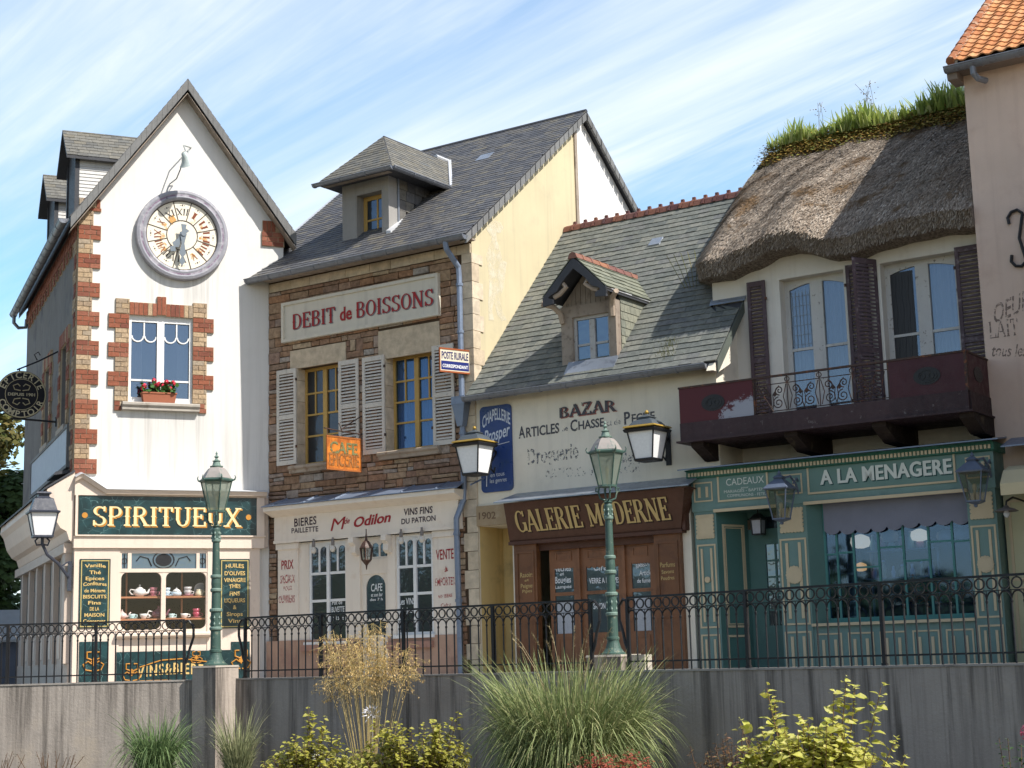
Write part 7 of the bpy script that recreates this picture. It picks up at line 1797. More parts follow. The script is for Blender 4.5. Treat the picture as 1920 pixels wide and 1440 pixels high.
    cl.box(pil[0][1]-.02, pil[1][0]+.02, yS-.05, yS-.001, zl-.03, zl+.02); cl.box(pil[1][1]-.02, pil[2][0]+.03, yS-.05, yS-.001, zl-.03, zl+.02)
    cl.box(wx0, wx1, yS-.05, yS+.019, wz0-.09, wz0-.045)
    n = 5; pw = (wx1-wx0)/n
    for k in range(n):
        a, b = wx0+pw*k+.05, wx0+pw*(k+1)-.05
        fr_(a, b, -.10, wz0-.2, .024, yS+.02); fl_(a+.085, a+.13, -.09, wz0-.30, yS+.02); fl_(b-.13, b-.085, -.09, wz0-.30, yS+.02)
    # splayed door recess walls and door
    rx0, rx1 = pil[0][1], pil[1][0]; yd = .62
    cl.build('buff_ornament', buff, so)
    rc = MB(); dxa = X(1408, 1100, yd); dxb = rx1+.3
    rc.quad((rx0, yS, -.12), (dxa, yd, -.12), (dxa, yd, zl), (rx0, yS, zl)); rc.quad((rx1, yS, -.12), (rx1, yd, -.12), (rx1, yd, zl), (rx1, yS, zl)); rc.quad((rx0, yS, zl-.001), (rx1, yS, zl-.001), (rx1+.3, yd, zl-.001), (dxa, yd, zl-.001))
    rc.build('door_recess', teal_dk, so)
    L_ = math.hypot(dxa-rx0, yd-yS); ux, uy = (dxa-rx0)/L_, (yd-yS)/L_
    def TD(x, y, z): return (rx0+ux*x-uy*y, yS+uy*x+ux*y, z)
    q = MB(TD); frame_rect(q, .12, L_-.10, .62, zl-.22, .035, -.016, -.002); frame_rect(q, .17, L_-.15, .67, zl-.27, .014, -.016, -.002); frame_rect(q, .12, L_-.1, -.08, .5, .035, -.016, -.002); q.build('recess_moulding', buff, so)
    d = MB(); d.box(dxa, rx1, yd, yd+.05, -.12, .62); zt_ = Z(1450, 1020, yd); d.box(dxa, dxa+.30, yd, yd+.05, .62, zt_); d.box(rx1-.1, rx1, yd, yd+.05, .62, zt_); d.box(dxa, rx1, yd, yd+.05, zt_, zl-.30); d.box(dxa, rx1, yd, yd+.05, zl-.1, zl)
    zz = .62
    while zz < zt_-.1: d.box(dxa+.3, rx1-.1, yd+.01, yd+.045, zz-.015, zz+.015); zz += (zt_-.62)/5
    d.box((dxa+rx1)/2+.03, (dxa+rx1)/2+.06, yd+.008, yd+.047, .62, zt_)
    frame_rect(d, dxa+.2, rx1-.05, -.08, .5, .03, yd-.012, yd-.001)
    do_ = d.build('door', teal_dk, P); g = MB(); g.box(dxa+.05, rx1-.02, yd+.025, yd+.03, .60, zl-.02); g.build('pane', glass_refl('door_dark_glass', (.015, .02, .03), .20), do_)
    # show window: bars, scalloped blind, pendants and goods behind the glass
    yW = .14; zw1 = zl-.04
    rv = MB(); rv.quad((wx0, yS, wz0-.09), (wx0+.18, yW, wz0-.09), (wx0+.18, yW, zl), (wx0, yS, zl)); rv.quad((wx1, yS, wz0-.09), (wx1, yW, wz0-.09), (wx1, yW, zl), (wx1, yS, zl)); rv.quad((wx0, yS, wz0-.091), (wx1, yS, wz0-.091), (wx1, yW, wz0-.091), (wx0, yW, wz0-.091)); rv.build('window_reveal', teal_dk, so)
    b = MB(); a0 = wx0+.18
    b.box(a0, a0+.04, yW, yW+.05, wz0, zw1); b.box(wx1-.04, wx1, yW, yW+.05, wz0, zw1); b.box(a0, wx1, yW, yW+.05, wz0-.09, wz0+.03); b.box(a0, wx1, yW, yW+.05, zw1, zl)
    vx = [X(v, 1060, yW) for v in (1571, 1602, 1649, 1696, 1744, 1789)]
    for v in vx: b.box(v-.017, v+.017, yW+.004, yW+.046, wz0+.03, zw1)
    ed = [a0+.04]+vx+[wx1-.04]
    for (a, c_), py in zip(zip(ed[:-1], ed[1:]), (1032, 1030, 1060, 1025, 1053, 1020, 1022)):
        zz = Z(py and 1680, py, yW)+.0; zz = A.at((1680), py, yW)[2]
        b.box(a, c_, yW+.008, yW+.042, zz-.014, zz+.014)
    b.build('window_bars', M('window_teal', (.06, .20, .19), .5, .3, .1, 5), so)
    g = MB(); g.box(a0+.02, wx1-.02, yW+.02, yW+.026, wz0, zw1); g.build('pane', shop_glass_b, so)
    bl = MB(); n = 9; w_ = (wx1-a0-.08)/n; zb_ = zw1-.40; zw1 = zl-.005; N_ = 72
    pts = []
    for k in range(N_+1):
        u = k/N_; ph = (u*n) % 1; pts.append((a0+.04+(wx1-a0-.08)*u, zb_-.07*abs(math.sin(math.pi*u*n))**.6-.02*math.sin(u*6)))
    for p, q_ in zip(pts[:-1], pts[1:]): bl.prism([p, q_, (q_[0], zw1), (p[0], zw1)], yW-.045, yW-.039)
    bl.build('scalloped_blind', M('grey_blind_cloth', (.20, .205, .25), .9, .1, .12, 6), so)
    rm = MB(); d_ = YU+1.6
    rm.quad((a0, d_, -.1), (wx1+.0, d_, -.1), (wx1, d_, zl), (a0, d_, zl)); rm.quad((a0, yW+.06, .5), (a0, d_, .5), (a0, d_, zl), (a0, yW+.06, zl)); rm.quad((wx1, yW+.06, .5), (wx1, d_, .5), (wx1, d_, zl), (wx1, yW+.06, zl)); rm.quad((a0, yW+.06, wz0-.05), (wx1, yW+.06, wz0-.05), (wx1, d_, wz0-.05), (a0, d_, wz0-.05)); rm.quad((a0, yW+.06, zl), (wx1, yW+.06, zl), (wx1, d_, zl), (a0, d_, zl)); rm.build('shop_interior', room_blue, so)
    sg = MB(); sg.box(px(1525), px(1803), yS-.024, yS-.0201, zsg0+.03, zsg1-.03)
    # painted sign fields of the fascia
    def field(l, r, nm):
        f = MB(); f.box(px(l)+.03, px(r)-.03, yS-.03, yS-.0205, zsg0+.03, zsg1-.03); f.build('sign_field', teal_board, so); f = MB(); frame_rect(f, px(l), px(r), zsg0, zsg1, .03, yS-.04, yS-.0205); f.build('sign_frame', buff, so)
    field(1351, 1447, 'a'); field(1521, 1802, 'b')
    wl = M('pale_sign_paint', (.62, .64, .58), .6, .3, .05, 10); shd = flat('sign_shade', (.02, .07, .065), .6)
    letters(so, 'letter_shadow', 'A LA MENAGERE', A, (1541, 910.5), (1787, 889), (1541, 884), yS-.031, shd, bold=.04, thick=.002, spacing=1.05)
    letters(so, 'lettering', 'A LA MENAGERE', A, (1539, 908.5), (1785, 887), (1539, 882), yS-.031, wl, bold=.04, thick=.01, spacing=1.05)
    letters(so, 'lettering', 'CADEAUX', A, (1362, 911), (1433, 904.5), (1362, 898), yS-.031, wl, bold=.0); letters(so, 'lettering', 'pour', A, (1390, 916), (1404, 915), (1390, 912), yS-.031, wl); letters(so, 'lettering', 'MARIAGES - BAPTEMES', A, (1358, 925), (1442, 918.5), (1358, 919.5), yS-.031, wl); letters(so, 'lettering', 'COMMUNIONS - FETES', A, (1364, 932.5), (1438, 928), (1364, 927), yS-.031, wl)
thatched()

def shop_goods():
    yW = .14
    P = lambda px, py, y: A.at(px, py, y)
    glow = NT('lit_opal_shade'); b = glow.fin((.8, .6, .42), .5, emit=(1, .72, .42), estr=.55); amber = NT('lit_amber_shade'); amber.fin((.7, .35, .12), .5, emit=(1, .42, .10), estr=.7); dull = flat('unlit_opal_shade', (.62, .50, .40), .5)
    for px, py, m_, lab, r in ((1613, 994, glow.m, 'brightest round pendant lamp, hung above the small amber lamp', .16), (1668, 984, dull, 'dull fluted pendant lamp next to the brightest round lamp', .14), (1724, 982, glow.m, 'lit fluted pendant lamp in the middle of the teal window', .14), (1774, 984, dull, 'white dome pendant lamp with bright top in teal window', .15), (1803, 978, dull, 'dim pendant lamp beside the carved teal pillar of the window', .14), (1614, 1042, amber.m, 'small amber lamp glowing low in the teal shop window', .10)):
        c = P(px, py+21, .75); t = thing('pendant_lamp', lab, 'lamp', A, c[0], c[1], c[2], 'lamps inside the teal shop')
        s = MB(); s.lathe([(r*.35, -r*.7), (r*.85, -r*.55), (r, -r*.1), (r*.9, r*.4), (r*.35, r*.65), (.02, r*.7)], c[0], c[1], 16, 0, c[2]); s.build('shade', m_, t, True)
        q = MB(); q.tube([(c[0], c[1], c[2]+r*.68), (c[0], c[1], 2.9)], .008, 4); q.build('cord', iron_black, t)
    # two shelves of goods seen through the glass
    sh = thing('display_shelf', 'glass display shelves of housewares behind the teal shop window', 'shelf', A, P(1690, 1100, .8)[0], .8, .5)
    s = MB(); x0, x1 = P(1630, 1100, .8)[0], P(1760, 1100, .8)[0]; zs = [P(1690, 1082, .8)[2], P(1690, 1030, .8)[2]]
    for z in zs: s.box(x0, x1, .7, 1.0, z-.02, z)
    for x in (x0, x1-.03): s.box(x, x+.03, .9, .95, .5, zs[1])
    s.build('frame', M('pale_shelf', (.2, .24, .26), .5), sh)
    cols = [(.62, .62, .66), (.5, .2, .24), (.18, .3, .6), (.6, .5, .3), (.25, .4, .36), (.65, .4, .45)]
    ms = [flat('goods_paint_%s' % n, c, .4) for n, c in zip(('white', 'rose', 'blue', 'straw', 'sage', 'pink'), cols)]
    names = ('white', 'rose', 'blue', 'straw coloured', 'sage', 'pink')
    k = 0
    pos = ('end nearest the red curtain of', 'second place from the red curtain on', 'third place from the red curtain on', 'middle of', 'third place from the far end of', 'second place from the far end of', 'far end of')
    for zi, z in enumerate(zs):
        for i in range(7):
            x = x0+.1+(x1-x0-.2)*i/6; h = random.uniform(.12, .26); ci = (i*2+zi*3+k) % 6; k += 1
            t = thing('jar', f'{names[ci]} jar, {pos[i]} the {"lower" if zi == 0 else "upper"} glass shelf', 'jar', A, x, .82, z, 'jars on the shop shelves')
            r = random.uniform(.04, .065); b = MB(); b.lathe([(r*.8, 0), (r, .02), (r, h*.6), (r*.5, h*.8), (r*.5, h)], x, .82, 10, 0, z+.002); b.build('body', ms[ci], t, True); b = MB(); b.lathe([(r*.55, h), (r*.55, h+.02), (.01, h+.03)], x, .82, 10, 0, z+.002); b.build('lid', ms[0], t, True)
    for px, lab, col in ((1722, 'pot of red flowers and dark leaves in the teal window', (.30, .06, .04)), (1768, 'bushy bright green pot plant in the teal window', (.05, .13, .04)), (1560, 'dark leafy pot plant, below the dark red curtain of the teal window', (.03, .06, .02))):
        c = P(px, 1150, .4); x, y, z = c[0], .4, .68
        t = thing('pot_plant', lab, 'plant', A, x, y, z, 'pot plants in the teal window'); b = MB(); b.lathe([(.08, 0), (.12, .18), (.13, .2), (.1, .2)], x, y, 12, 0, z); b.build('pot', M('brown_pot', (.16, .08, .05), .8), t)
        l = MB()
        for i in range(150):
            p = Vector((x, y, z+.38))+Vector((random.gauss(0, .12), random.gauss(0, .08), random.gauss(0, .11))); n = Vector((random.gauss(0, 1), random.gauss(-1, 1), random.gauss(.5, 1))).normalized(); u, w = perp(n); r = .035; l.poly(tuple(p-u*r), tuple(p-w*r*.6), tuple(p+u*r), tuple(p+w*r*.6))
        l.build('leaves', isl('pot_leaf', [col, scl(col, 1.6), (.04, .09, .03)], .6, .1, 9, 0), t, recalc=False)
    # curtain bundle at the left of the window
    cu = MB(); x0, x1 = P(1537, 1100, .3)[0], P(1592, 1100, .3)[0]
    for k in range(24):
        a, b = x0+(x1-x0)*k/24, x0+(x1-x0)*(k+1)/24; cu.quad((a, .30+.03*math.sin(k*1.5), .7), (b, .30+.03*math.sin(k*1.5+1.5), .7), (b, .30+.03*math.sin(k*1.5+1.5), 2.25), (a, .30+.03*math.sin(k*1.5), 2.25))
    cu.build('curtain', M('dark_red_curtain', (.035, .015, .015), .9, .1, .2, 9), house4)
    # ridge: moss strip and irises
    YR, ZR = 4.05, 9.80; XA, XB = 9.4, X4R
    mo = MB()
    for k in range(13000):
        u = random.random(); x = XA+(XB-XA)*u; v = random.random(); dn_ = random.random()**1.2*.72*(1 if random.random() < .9 else 1.5)
        y = YR-.70*dn_*1.05; z = ZR-.78*dn_*1.0+.12*(1-v*.4)*math.sin(x*3+1)*.3+.08; n = Vector((random.gauss(0, .6), -.6+random.gauss(0, .4), .8)).normalized(); c = Vector((x, y, z))+n*random.uniform(.03, .2); u_, w_ = perp(n); r = random.uniform(.015, .035)
        mo.poly(tuple(c-u_*r), tuple(c-w_*r*.7+n*.012), tuple(c+u_*r), tuple(c+w_*r*.7))
    o = mo.build('moss', isl('ridge_moss_leaf', [(.20, .11, .035), (.30, .18, .04), (.20, .19, .045), (.13, .16, .04), (.36, .24, .06), (.14, .08, .03)], .9, .2, 8, 0), F=A, recalc=False)
    o['kind'] = 'stuff'; o['label'] = 'brown and green moss strip along the thatched ridge'; o['category'] = 'moss'
    ir = MB()
    for k in range(2600):
        u = random.random()
        x = XA+.1+(XB-XA-.1)*u; dens = .45+.55*math.sin(x*2.3+.6)**2
        if random.random() > dens: continue
        big = 1.0 if x < 13.2 else 1.25
        if x < 10.0: big *= .55
        y = YR+random.uniform(-.3, .28); z = ZR+.02; h = random.uniform(.22, .60)*big*(.75+.25*math.sin(x*4)); a = random.uniform(0, 6.28); w_ = random.uniform(.016, .03)*big
        lean = Vector((random.gauss(0, .20), random.gauss(-.05, .2), 0)); sd_ = Vector((math.cos(a)*w_, math.sin(a)*w_, 0)); p0 = Vector((x, y, z)); p1 = p0+lean*h*.5+Vector((0, 0, h*.55)); p2 = p0+lean*h*1.3+Vector((0, 0, h))
        ir.poly(tuple(p0-sd_), tuple(p0+sd_), tuple(p1+sd_), tuple(p1-sd_)); ir.poly(tuple(p1-sd_), tuple(p1+sd_), tuple(p2+sd_*.15), tuple(p2-sd_*.15))
    tn = isl('iris_leaf', [(.36, .44, .10), (.46, .52, .15), (.24, .34, .07), (.56, .58, .26), (.28, .38, .10)], .55, .1, 9, 0)
    def translucent(mat, amt=.4, k=1.6):
        nt_ = mat.node_tree; b_ = [n for n in nt_.nodes if n.type == 'BSDF_PRINCIPLED'][0]; tr = nt_.nodes.new('ShaderNodeBsdfTranslucent'); ms = nt_.nodes.new('ShaderNodeMixShader'); ms.inputs[0].default_value = amt; o_ = [n for n in nt_.nodes if n.type == 'OUTPUT_MATERIAL'][0]
        src = b_.inputs['Base Color'].links[0].from_socket; nt_.links.new(src, tr.inputs[0]); nt_.links.new(b_.outputs[0], ms.inputs[1]); nt_.links.new(tr.outputs[0], ms.inputs[2]); nt_.links.new(ms.outputs[0], o_.inputs[0]); return mat
    globals()['translucent'] = translucent
    translucent(tn, .6)
    o = ir.build('iris_row', tn, F=A, recalc=False)
    o['kind'] = 'stuff'; o['label'] = 'row of green iris leaves growing along the thatched ridge'; o['category'] = 'ridge plants'
    wk = MB()
    for px, py, h in ((1538, 200, .8), (1628, 195, .8), (1636, 165, 1.0), (1765, 140, .6)):
        c = A.at(px, 240, YR); 
        for j in range(3):
            a = Vector((c[0]+random.uniform(-.05, .05), YR, ZR)); wk.tube([tuple(a), tuple(a+Vector((random.gauss(0, .06), 0, h*.6))), tuple(a+Vector((random.gauss(0, .14), 0, h)))], .004, 3)
            for q in range(5): b = a+Vector((random.gauss(0, .08), 0, h*random.uniform(.6, 1.0))); wk.lathe([(.002, -.012), (.012, 0), (.002, .012)], b.x, b.y, 4, 0, b.z)
    o = wk.build('weed_stalks', flat('dry_stalk', (.28, .22, .12), .9), F=A); o['kind'] = 'stuff'; o['label'] = 'thin dry weed stalks rising above the thatched ridge'; o['category'] = 'weeds'
shop_goods()

# ================================================================== PINK HOUSE at the right edge
house5 = thing('pink_house', 'tall pink rendered house with an orange pantile roof', 'house', A, 16, .4, -.12)
def pink():
    P = house5; y0 = .40; xl = 14.455; xr = 21.0; ze = 9.22
    sl = .76; yr = 4.4
    w = MB(); w.quad((xl, y0, 3.1), (xr, y0, 3.1), (xr, y0, ze+.1), (xl, y0, ze+.1)); w.quad((xl, y0, 3.1), (xl, 8, 3.1), (xl, 8, ze), (xl, y0, ze)); w.poly((xl, y0, ze), (xl, 8, ze), (xl, yr, ze+(yr-y0)*sl)); w.quad((xr, y0, -.1), (xr, 8, -.1), (xr, 8, ze), (xr, y0, ze)); w.quad((xl, 8, -.1), (xr, 8, -.1), (xr, 8, ze), (xl, 8, ze))
    w.quad((14.56, y0, -.1), (xr, y0, -.1), (xr, y0, 3.1), (14.56, y0, 3.1))
    w.build('wall', pink_wall, P)
    rf = MB(); ye = y0-.28; zz = lambda y: ze+.02+(y-ye)*sl; xo = xl-.14
    rf.hexa([(xo, ye, zz(ye)-.1), (xr, ye, zz(ye)-.1), (xr, yr, zz(yr)-.1), (xo, yr, zz(yr)-.1), (xo, ye, zz(ye)), (xr, ye, zz(ye)), (xr, yr, zz(yr)), (xo, yr, zz(yr))]); ro = rf.build('roof', slate_dark, P)
    rf = MB(); zk = lambda y: zz(yr)-(y-yr)*sl; rf.quad((xo, yr, zz(yr)), (xr, yr, zz(yr)), (xr, 8.4, zk(8.4)), (xo, 8.4, zk(8.4))); rf.build('rear_slope', M('rear_tile', (.3, .13, .06), .8), ro)
    t = MB(); L = math.hypot(yr-ye, zz(yr)-zz(ye)); ev = Vector((0, yr-ye, zz(yr)-zz(ye))).normalized(); n = Vector((1, 0, 0)).cross(ev)
    rows = int(L/.20); cw = .205; ncol = int((xr-xo)/cw); 
    for r in range(rows):
        for c in range(min(ncol, 14)):
            o = Vector((xo+.10+c*cw+(0), ye, zz(ye)))+ev*(r*.20-.03); prof = [(0, .035), (.03, .055), (.07, .055), (.11, .03), (.16, .02), (.205, .035)]
            a = [tuple(o+Vector((u, 0, 0))+n*(h+.022)) for u, h in prof]; b = [tuple(o+Vector((u, 0, 0))+ev*.235+n*h) for u, h in prof]; a2 = [tuple(o+Vector((u, 0, 0))+n*(h-.0)) for u, h in prof]
            ids = [[t.v(p) for p in q] for q in (a, b, a2)]
            for i in range(5): t.f((ids[0][i], ids[0][i+1], ids[1][i+1], ids[1][i])); t.f((ids[2][i], ids[2][i+1], ids[0][i+1], ids[0][i]))
    t.build('pantiles', isl('orange_pantile', [(.46, .19, .075), (.54, .25, .10), (.40, .16, .065), (.58, .30, .14)], .75, .2, 10), ro, recalc=False)
    v = MB()
    for k in range(14):
        a = Vector((xo+.05, ye, zz(ye)))+ev*(k*.33); v.tube([tuple(a+n*.05), tuple(a+ev*.34+n*.035)], .075, 8)
    v.build('verge_tile', M('verge_tile_clay', (.30, .12, .06), .8, .1, .2, 8, (.42, .33, .24), (.5, .7), 6), ro)
    m_ = MB(); m_.tube([tuple(Vector((xo+.13, ye, zz(ye)))+n*.03), tuple(Vector((xo+.13, yr, zz(yr)))+n*.03)], .035, 6); m_.build('mortar_bead', M('pale_mortar', (.55, .5, .42), .9), ro)
    g = MB(); gutter(g, (xo-.03, ye-.08, ze-.06), (xr, ye-.08, ze-.06), .085); go = g.build('gutter', gutter_m, P)
    e = MB(); q = A.at(1832, 110, .3); x = q[0]; e.tube([(x, ye-.08, ze-.10), (x, ye-.07, ze-.24), (x+.05, ye-.02, ze-.32), (x+.13, y0-.15, ze-.33)], .05, 8); e.build('spout', gutter_m, go)
    f = MB(); f.box(xo+.02, xr, ye, y0-.002, ze-.12, ze-.08); f.prismx([(ye-.02, ze-.24), (y0+.1, ze-.24), (y0+.1, ze+.1), (ye+.1, ze+.05), (ye-.05, ze-.06)], xo-.02, xl-.001); f.build('eave_board', M('old_eave', (.22, .18, .15), .8), ro)
    wg = MB(); wg.box(16.5, 20.9, -2.4, y0-.002, -.12, 6.7); wg.hexa([(16.4, -2.6, 6.701), (21, -2.6, 6.701), (21, y0-.002, 6.701), (16.4, y0-.002, 6.701), (16.4, -2.6, 6.76), (21, -2.6, 6.76), (21, y0-.002, 7.6), (16.4, y0-.002, 7.6)]); wg.build('unseen_shade_bay', pink_wall, P)  # unseen block, added to keep the sun off the balcony and teal shop
    # wall anchors: S shaped iron
    an = MB(); a = A.at(1894, 414, y0-.02); b = A.at(1894, 485, y0-.02); cx = a[0]+.10
    for c, s_ in ((a, 1), (b, -1)): an.tube([(cx-.115, y0-.03, c[2]-s_*.05), (cx-.13, y0-.03, c[2]+s_*.05), (cx-.07, y0-.03, c[2]+s_*.13), (cx+.02, y0-.03, c[2]+s_*.15), (cx+.1, y0-.03, c[2]+s_*.08)], .026, 6)
    an.tube([(cx+.1, y0-.03, a[2]+.08), (cx+.02, y0-.03, (a[2]+b[2])/2), (cx+.1, y0-.03, b[2]-.08)], .026, 6); an.build('wall_anchor', iron_black, P)
    lt = paint_worn('faded_wall_lettering', (.21, .155, .13), .50, 13)
    kw = dict(thick=.004, bold=.01)
    letters(P, 'wall_lettering', 'OEUFS', A, (1863, 608), (1938, 574), (1859, 572), y0, lt, slant=.1, **kw); letters(P, 'wall_lettering', 'LAIT', A, (1856, 635), (1910, 628), (1852, 604), y0, lt, 'serif', thick=.004, sth=.14, sthin=.06, foot=.12); letters(P, 'wall_lettering', 'tous les jours', A, (1858, 668), (1975, 668), (1857, 646), y0, lt, slant=.25, **kw)
    # neighbour shop front, zinc hood and awning at the frame edge
    s = MB(); yS = .2
    x0 = A.at(1886, 1000, yS)[0]; s.box(x0, x0+3.2, yS, y0-.004, -.12, 2.45); so = s.build('shop_front', M('pale_yellow_green_paint', (.46, .44, .28), .5, .3, .08, 4), P)
    f = MB()
    for q in range(3): frame_rect(f, x0+.06+q*.9, x0+.8+q*.9, .1, 1.05, .04, yS-.014, yS-.001); frame_rect(f, x0+.06+q*.9, x0+.8+q*.9, 1.15, 2.35, .04, yS-.014, yS-.001)
    f.build('moulding', buff, so)
    h = MB(); xa = A.at(1878, 838, -.1)[0]; zh = A.at(1890, 838, -.1)[2]; h.hexa([(xa, -.15, zh), (xa+3.3, -.15, zh), (xa+3.3, y0, zh+.16), (xa, y0, zh+.16), (xa, -.15, zh+.02), (xa+3.3, -.15, zh+.02), (xa+3.3, y0-.004, zh+.19), (xa, y0-.004, zh+.19)]); h.build('zinc_hood', zinc_blue, so)
    aw = MB(); xa = A.at(1881, 910, -.35)[0]; zt = A.at(1890, 872, .1)[2]; zb_ = A.at(1890, 912, -.5)[2]; pr = [(y0-.01, zt), (.0, zt-.03), (-.3, zt-.12), (-.5, zb_+.05), (-.5, zb_-.12), (-.48, zb_-.12), (-.48, zb_+.0), (y0-.01, zb_)]
    aw.prismx(pr, xa, xa+3.0); aw.build('awning', M('pale_awning', (.60, .52, .34), .8, .1, .08, 5), P)
pink()
# ================================================================== LANTERNS
def sq(mb, prof, x, y, z0=0, seg=4):
    """square (or six sided) shell: half width, height"""
    k = math.sqrt(2) if seg == 4 else 1.0
    mb.lathe([(r*k, z) for r, z in prof], x, y, seg, 45 if seg == 4 else 30, z0)
def cage(mb, x, y, a, za, b, zb, r, seg=4):
    for i in range(seg):
        t = rad(45+90*i) if seg == 4 else rad(30+60*i); k = math.sqrt(2) if seg == 4 else 1
        mb.tube([(x+a*k*math.cos(t), y+a*k*math.sin(t), za), (x+b*k*math.cos(t), y+b*k*math.sin(t), zb)], r, 4)
def panes(x, y, a, za, b, zb, seg=4):
    g = MB(); k = math.sqrt(2) if seg == 4 else 1
    P = lambda r, z, i: (x+r*k*math.cos(rad((45 if seg == 4 else 30)+360/seg*i)), y+r*k*math.sin(rad((45 if seg == 4 else 30)+360/seg*i)), z)
    for i in range(seg): g.quad(P(a, za, i), P(a, za, i+1), P(b, zb, i+1), P(b, zb, i))
    return g
def lanterns():
    navy = M('navy_iron', (.035, .04, .058), .45, .45, .15, 10)
    # big lantern on a scroll bracket at the clock house corner
    c = B.at(80, 985, -.42); x, y = c[0], -.42; zt, zb = B.at(80, 963, y)[2], B.at(80, 1006, y)[2]
    t = thing('bracket_lantern', 'big dark blue lantern with white glass on a curved bracket at the house corner', 'lantern', B, x, y, zb)
    f = MB(); a, b = .245, .165; h = zt-zb
    sq(f, [(a+.035, zt-.0), (a+.04, zt+.03), (a-.01, zt+.05), (.17, zt+.27), (.125, zt+.29), (.10, zt+.31), (.10, zt+.36), (.14, zt+.37), (.12, zt+.40), (.02, zt+.42)], x, y); sq(f, [(b+.02, zb-.02), (b+.02, zb+.015), (.03, zb+.016)], x, y); cage(f, x, y, a, zt, b, zb, .016)
    f.build('frame', navy, t); panes(x, y, a-.006, zt, b-.006, zb+.01).build('glass', frosted, t)
    br = MB(); pw = (XL-.05, -.12, B.at(130, 1080, -.14)[2]); zp = pw[2]
    br.tube([(x, y, zb-.02), (x, y, zb-.14), (x+.10, y+.02, zb-.34), (x+.32, y+.14, zb-.5), (x+.50, y+.24, zb-.72), (XL-.06, -.10, zp-.06)], .03, 7)
    for s_ in (-1, 1): br.tube([(x, y, zb-.15), (x+s_*.10, y, zb-.16), (x+s_*.13, y, zb-.08), (x+s_*.08, y, zb-.03)], .018, 6)
    br.box(XL-.09, XL-.03, -.17, -.04, zp-.28, zp+.28); br.tube([(x+.36, y+.17, zb-.56), (x+.5, y+.24, zb-.46), (x+.6, y+.3, zb-.54), (x+.54, y+.27, zb-.62)], .016, 5); br.build('bracket', navy, t)
    # black lanterns with gilded eaves on the bazaar
    gilt = M('gilded_edge', (.42, .27, .05), .45, .5, .25, 14, metal=.3); cap = M('blue_black_cap', (.07, .085, .10), .45, .4, .2, 8)
    def black(px, py0, py1, lab, y):
        x = A.at(px, (py0+py1)/2, y)[0]; zt, zb = A.at(px, py0, y)[2], A.at(px, py1, y)[2]; a, b = .245, .165
        t = thing('wall_lantern', lab, 'lantern', A, x, 0, zb, 'square lanterns on the bazaar wall')
        f = MB(); sq(f, [(a+.04, zt-.0), (a+.055, zt+.04), (a+.03, zt+.06), (.05, zt+.061)], x, y); sq(f, [(.02, zb-.035), (b+.0, zb-.03), (b+.015, zb-.0), (b+.01, zb+.015), (.03, zb+.016)], x, y); cage(f, x, y, a, zt, b, zb, .014); f.build('frame', iron_black, t)
        g = MB(); sq(g, [(a+.02, zt+.062), (a+.058, zt+.075), (a+.045, zt+.10), (a-.02, zt+.115), (.05, zt+.116)], x, y); g.build('gilt_eave', gilt, t)
        c = MB(); sq(c, [(a-.02, zt+.117), (.17, zt+.19), (.11, zt+.22), (.105, zt+.245), (.125, zt+.25), (.04, zt+.29), (.02, zt+.31)], x, y); c.build('cap', cap, t)
        k = MB(); k.lathe([(.005, zt+.30), (.03, zt+.325), (.036, zt+.345), (.02, zt+.37), (.004, zt+.378)], x, y, 10); k.build('finial', gilt, t, True)
        panes(x, y, a-.006, zt, b-.006, zb+.01).build('glass', frosted, t)
        r = MB(); r.tube([(x+.05, -.01, zt-.05), (x+.05, -.16, zt-.0), (x+.02, y+a+.06, zt+.03), (x, y+a-.02, zt+.03)], .022, 6); r.tube([(x+.05, -.01, zt-.05), (x+.05, -.2, zt-.24), (x+.04, -.2, zt-.36), (x+.04, -.1, zt-.42), (x+.04, -.07, zt-.33)], .018, 6); r.box(x+.0, x+.1, -.02, -.002, zt-.5, zt+.08); r.build('bracket', iron_black, t)
    black(891, 838, 889, 'black lantern with gilded eaves beside the downpipe and blue plaque', -.62)
    black(1215, 811, 862, 'black lantern with gilded eaves between the faded lettering and the balcony', -.62)
    # blue grey lanterns of the teal shop
    blue = M('blue_grey_iron', (.10, .125, .18), .42, .45, .2, 8)
    def teal_l(px, py0, py1, lab, y):
        x = A.at(px, (py0+py1)/2, y)[0]; zt, zb = A.at(px, py0, y)[2], A.at(px, py1, y)[2]; a, b = .175, .10
        t = thing('shop_lantern', lab, 'lantern', A, x, 0, zb, 'lanterns of the teal shop')
        f = MB(); sq(f, [(a+.02, zt-.0), (a+.03, zt+.02), (.10, zt+.13), (.075, zt+.15), (.06, zt+.17), (.085, zt+.19), (.05, zt+.22), (.02, zt+.24)], x, y); f.lathe([(.02, zt+.235), (.035, zt+.255), (.02, zt+.28), (.004, zt+.31)], x, y, 8); sq(f, [(.01, zb-.09), (.025, zb-.07), (.02, zb-.05), (b*.7, zb-.03), (b+.012, zb-.01), (b+.012, zb+.01), (.02, zb+.011)], x, y); cage(f, x, y, a, zt, b, zb, .011); f.build('frame', blue, t)
        panes(x, y, a-.006, zt, b-.006, zb+.01).build('glass', lamp_glass2, t)
        k = MB(); k.lathe([(.012, zb+.02), (.015, zb+.16), (.03, zb+.18), (.034, zb+.23), (.02, zb+.26)], x, y, 8); k.build('bulb', flat('old_bulb', (.5, .45, .35), .3), t, True)
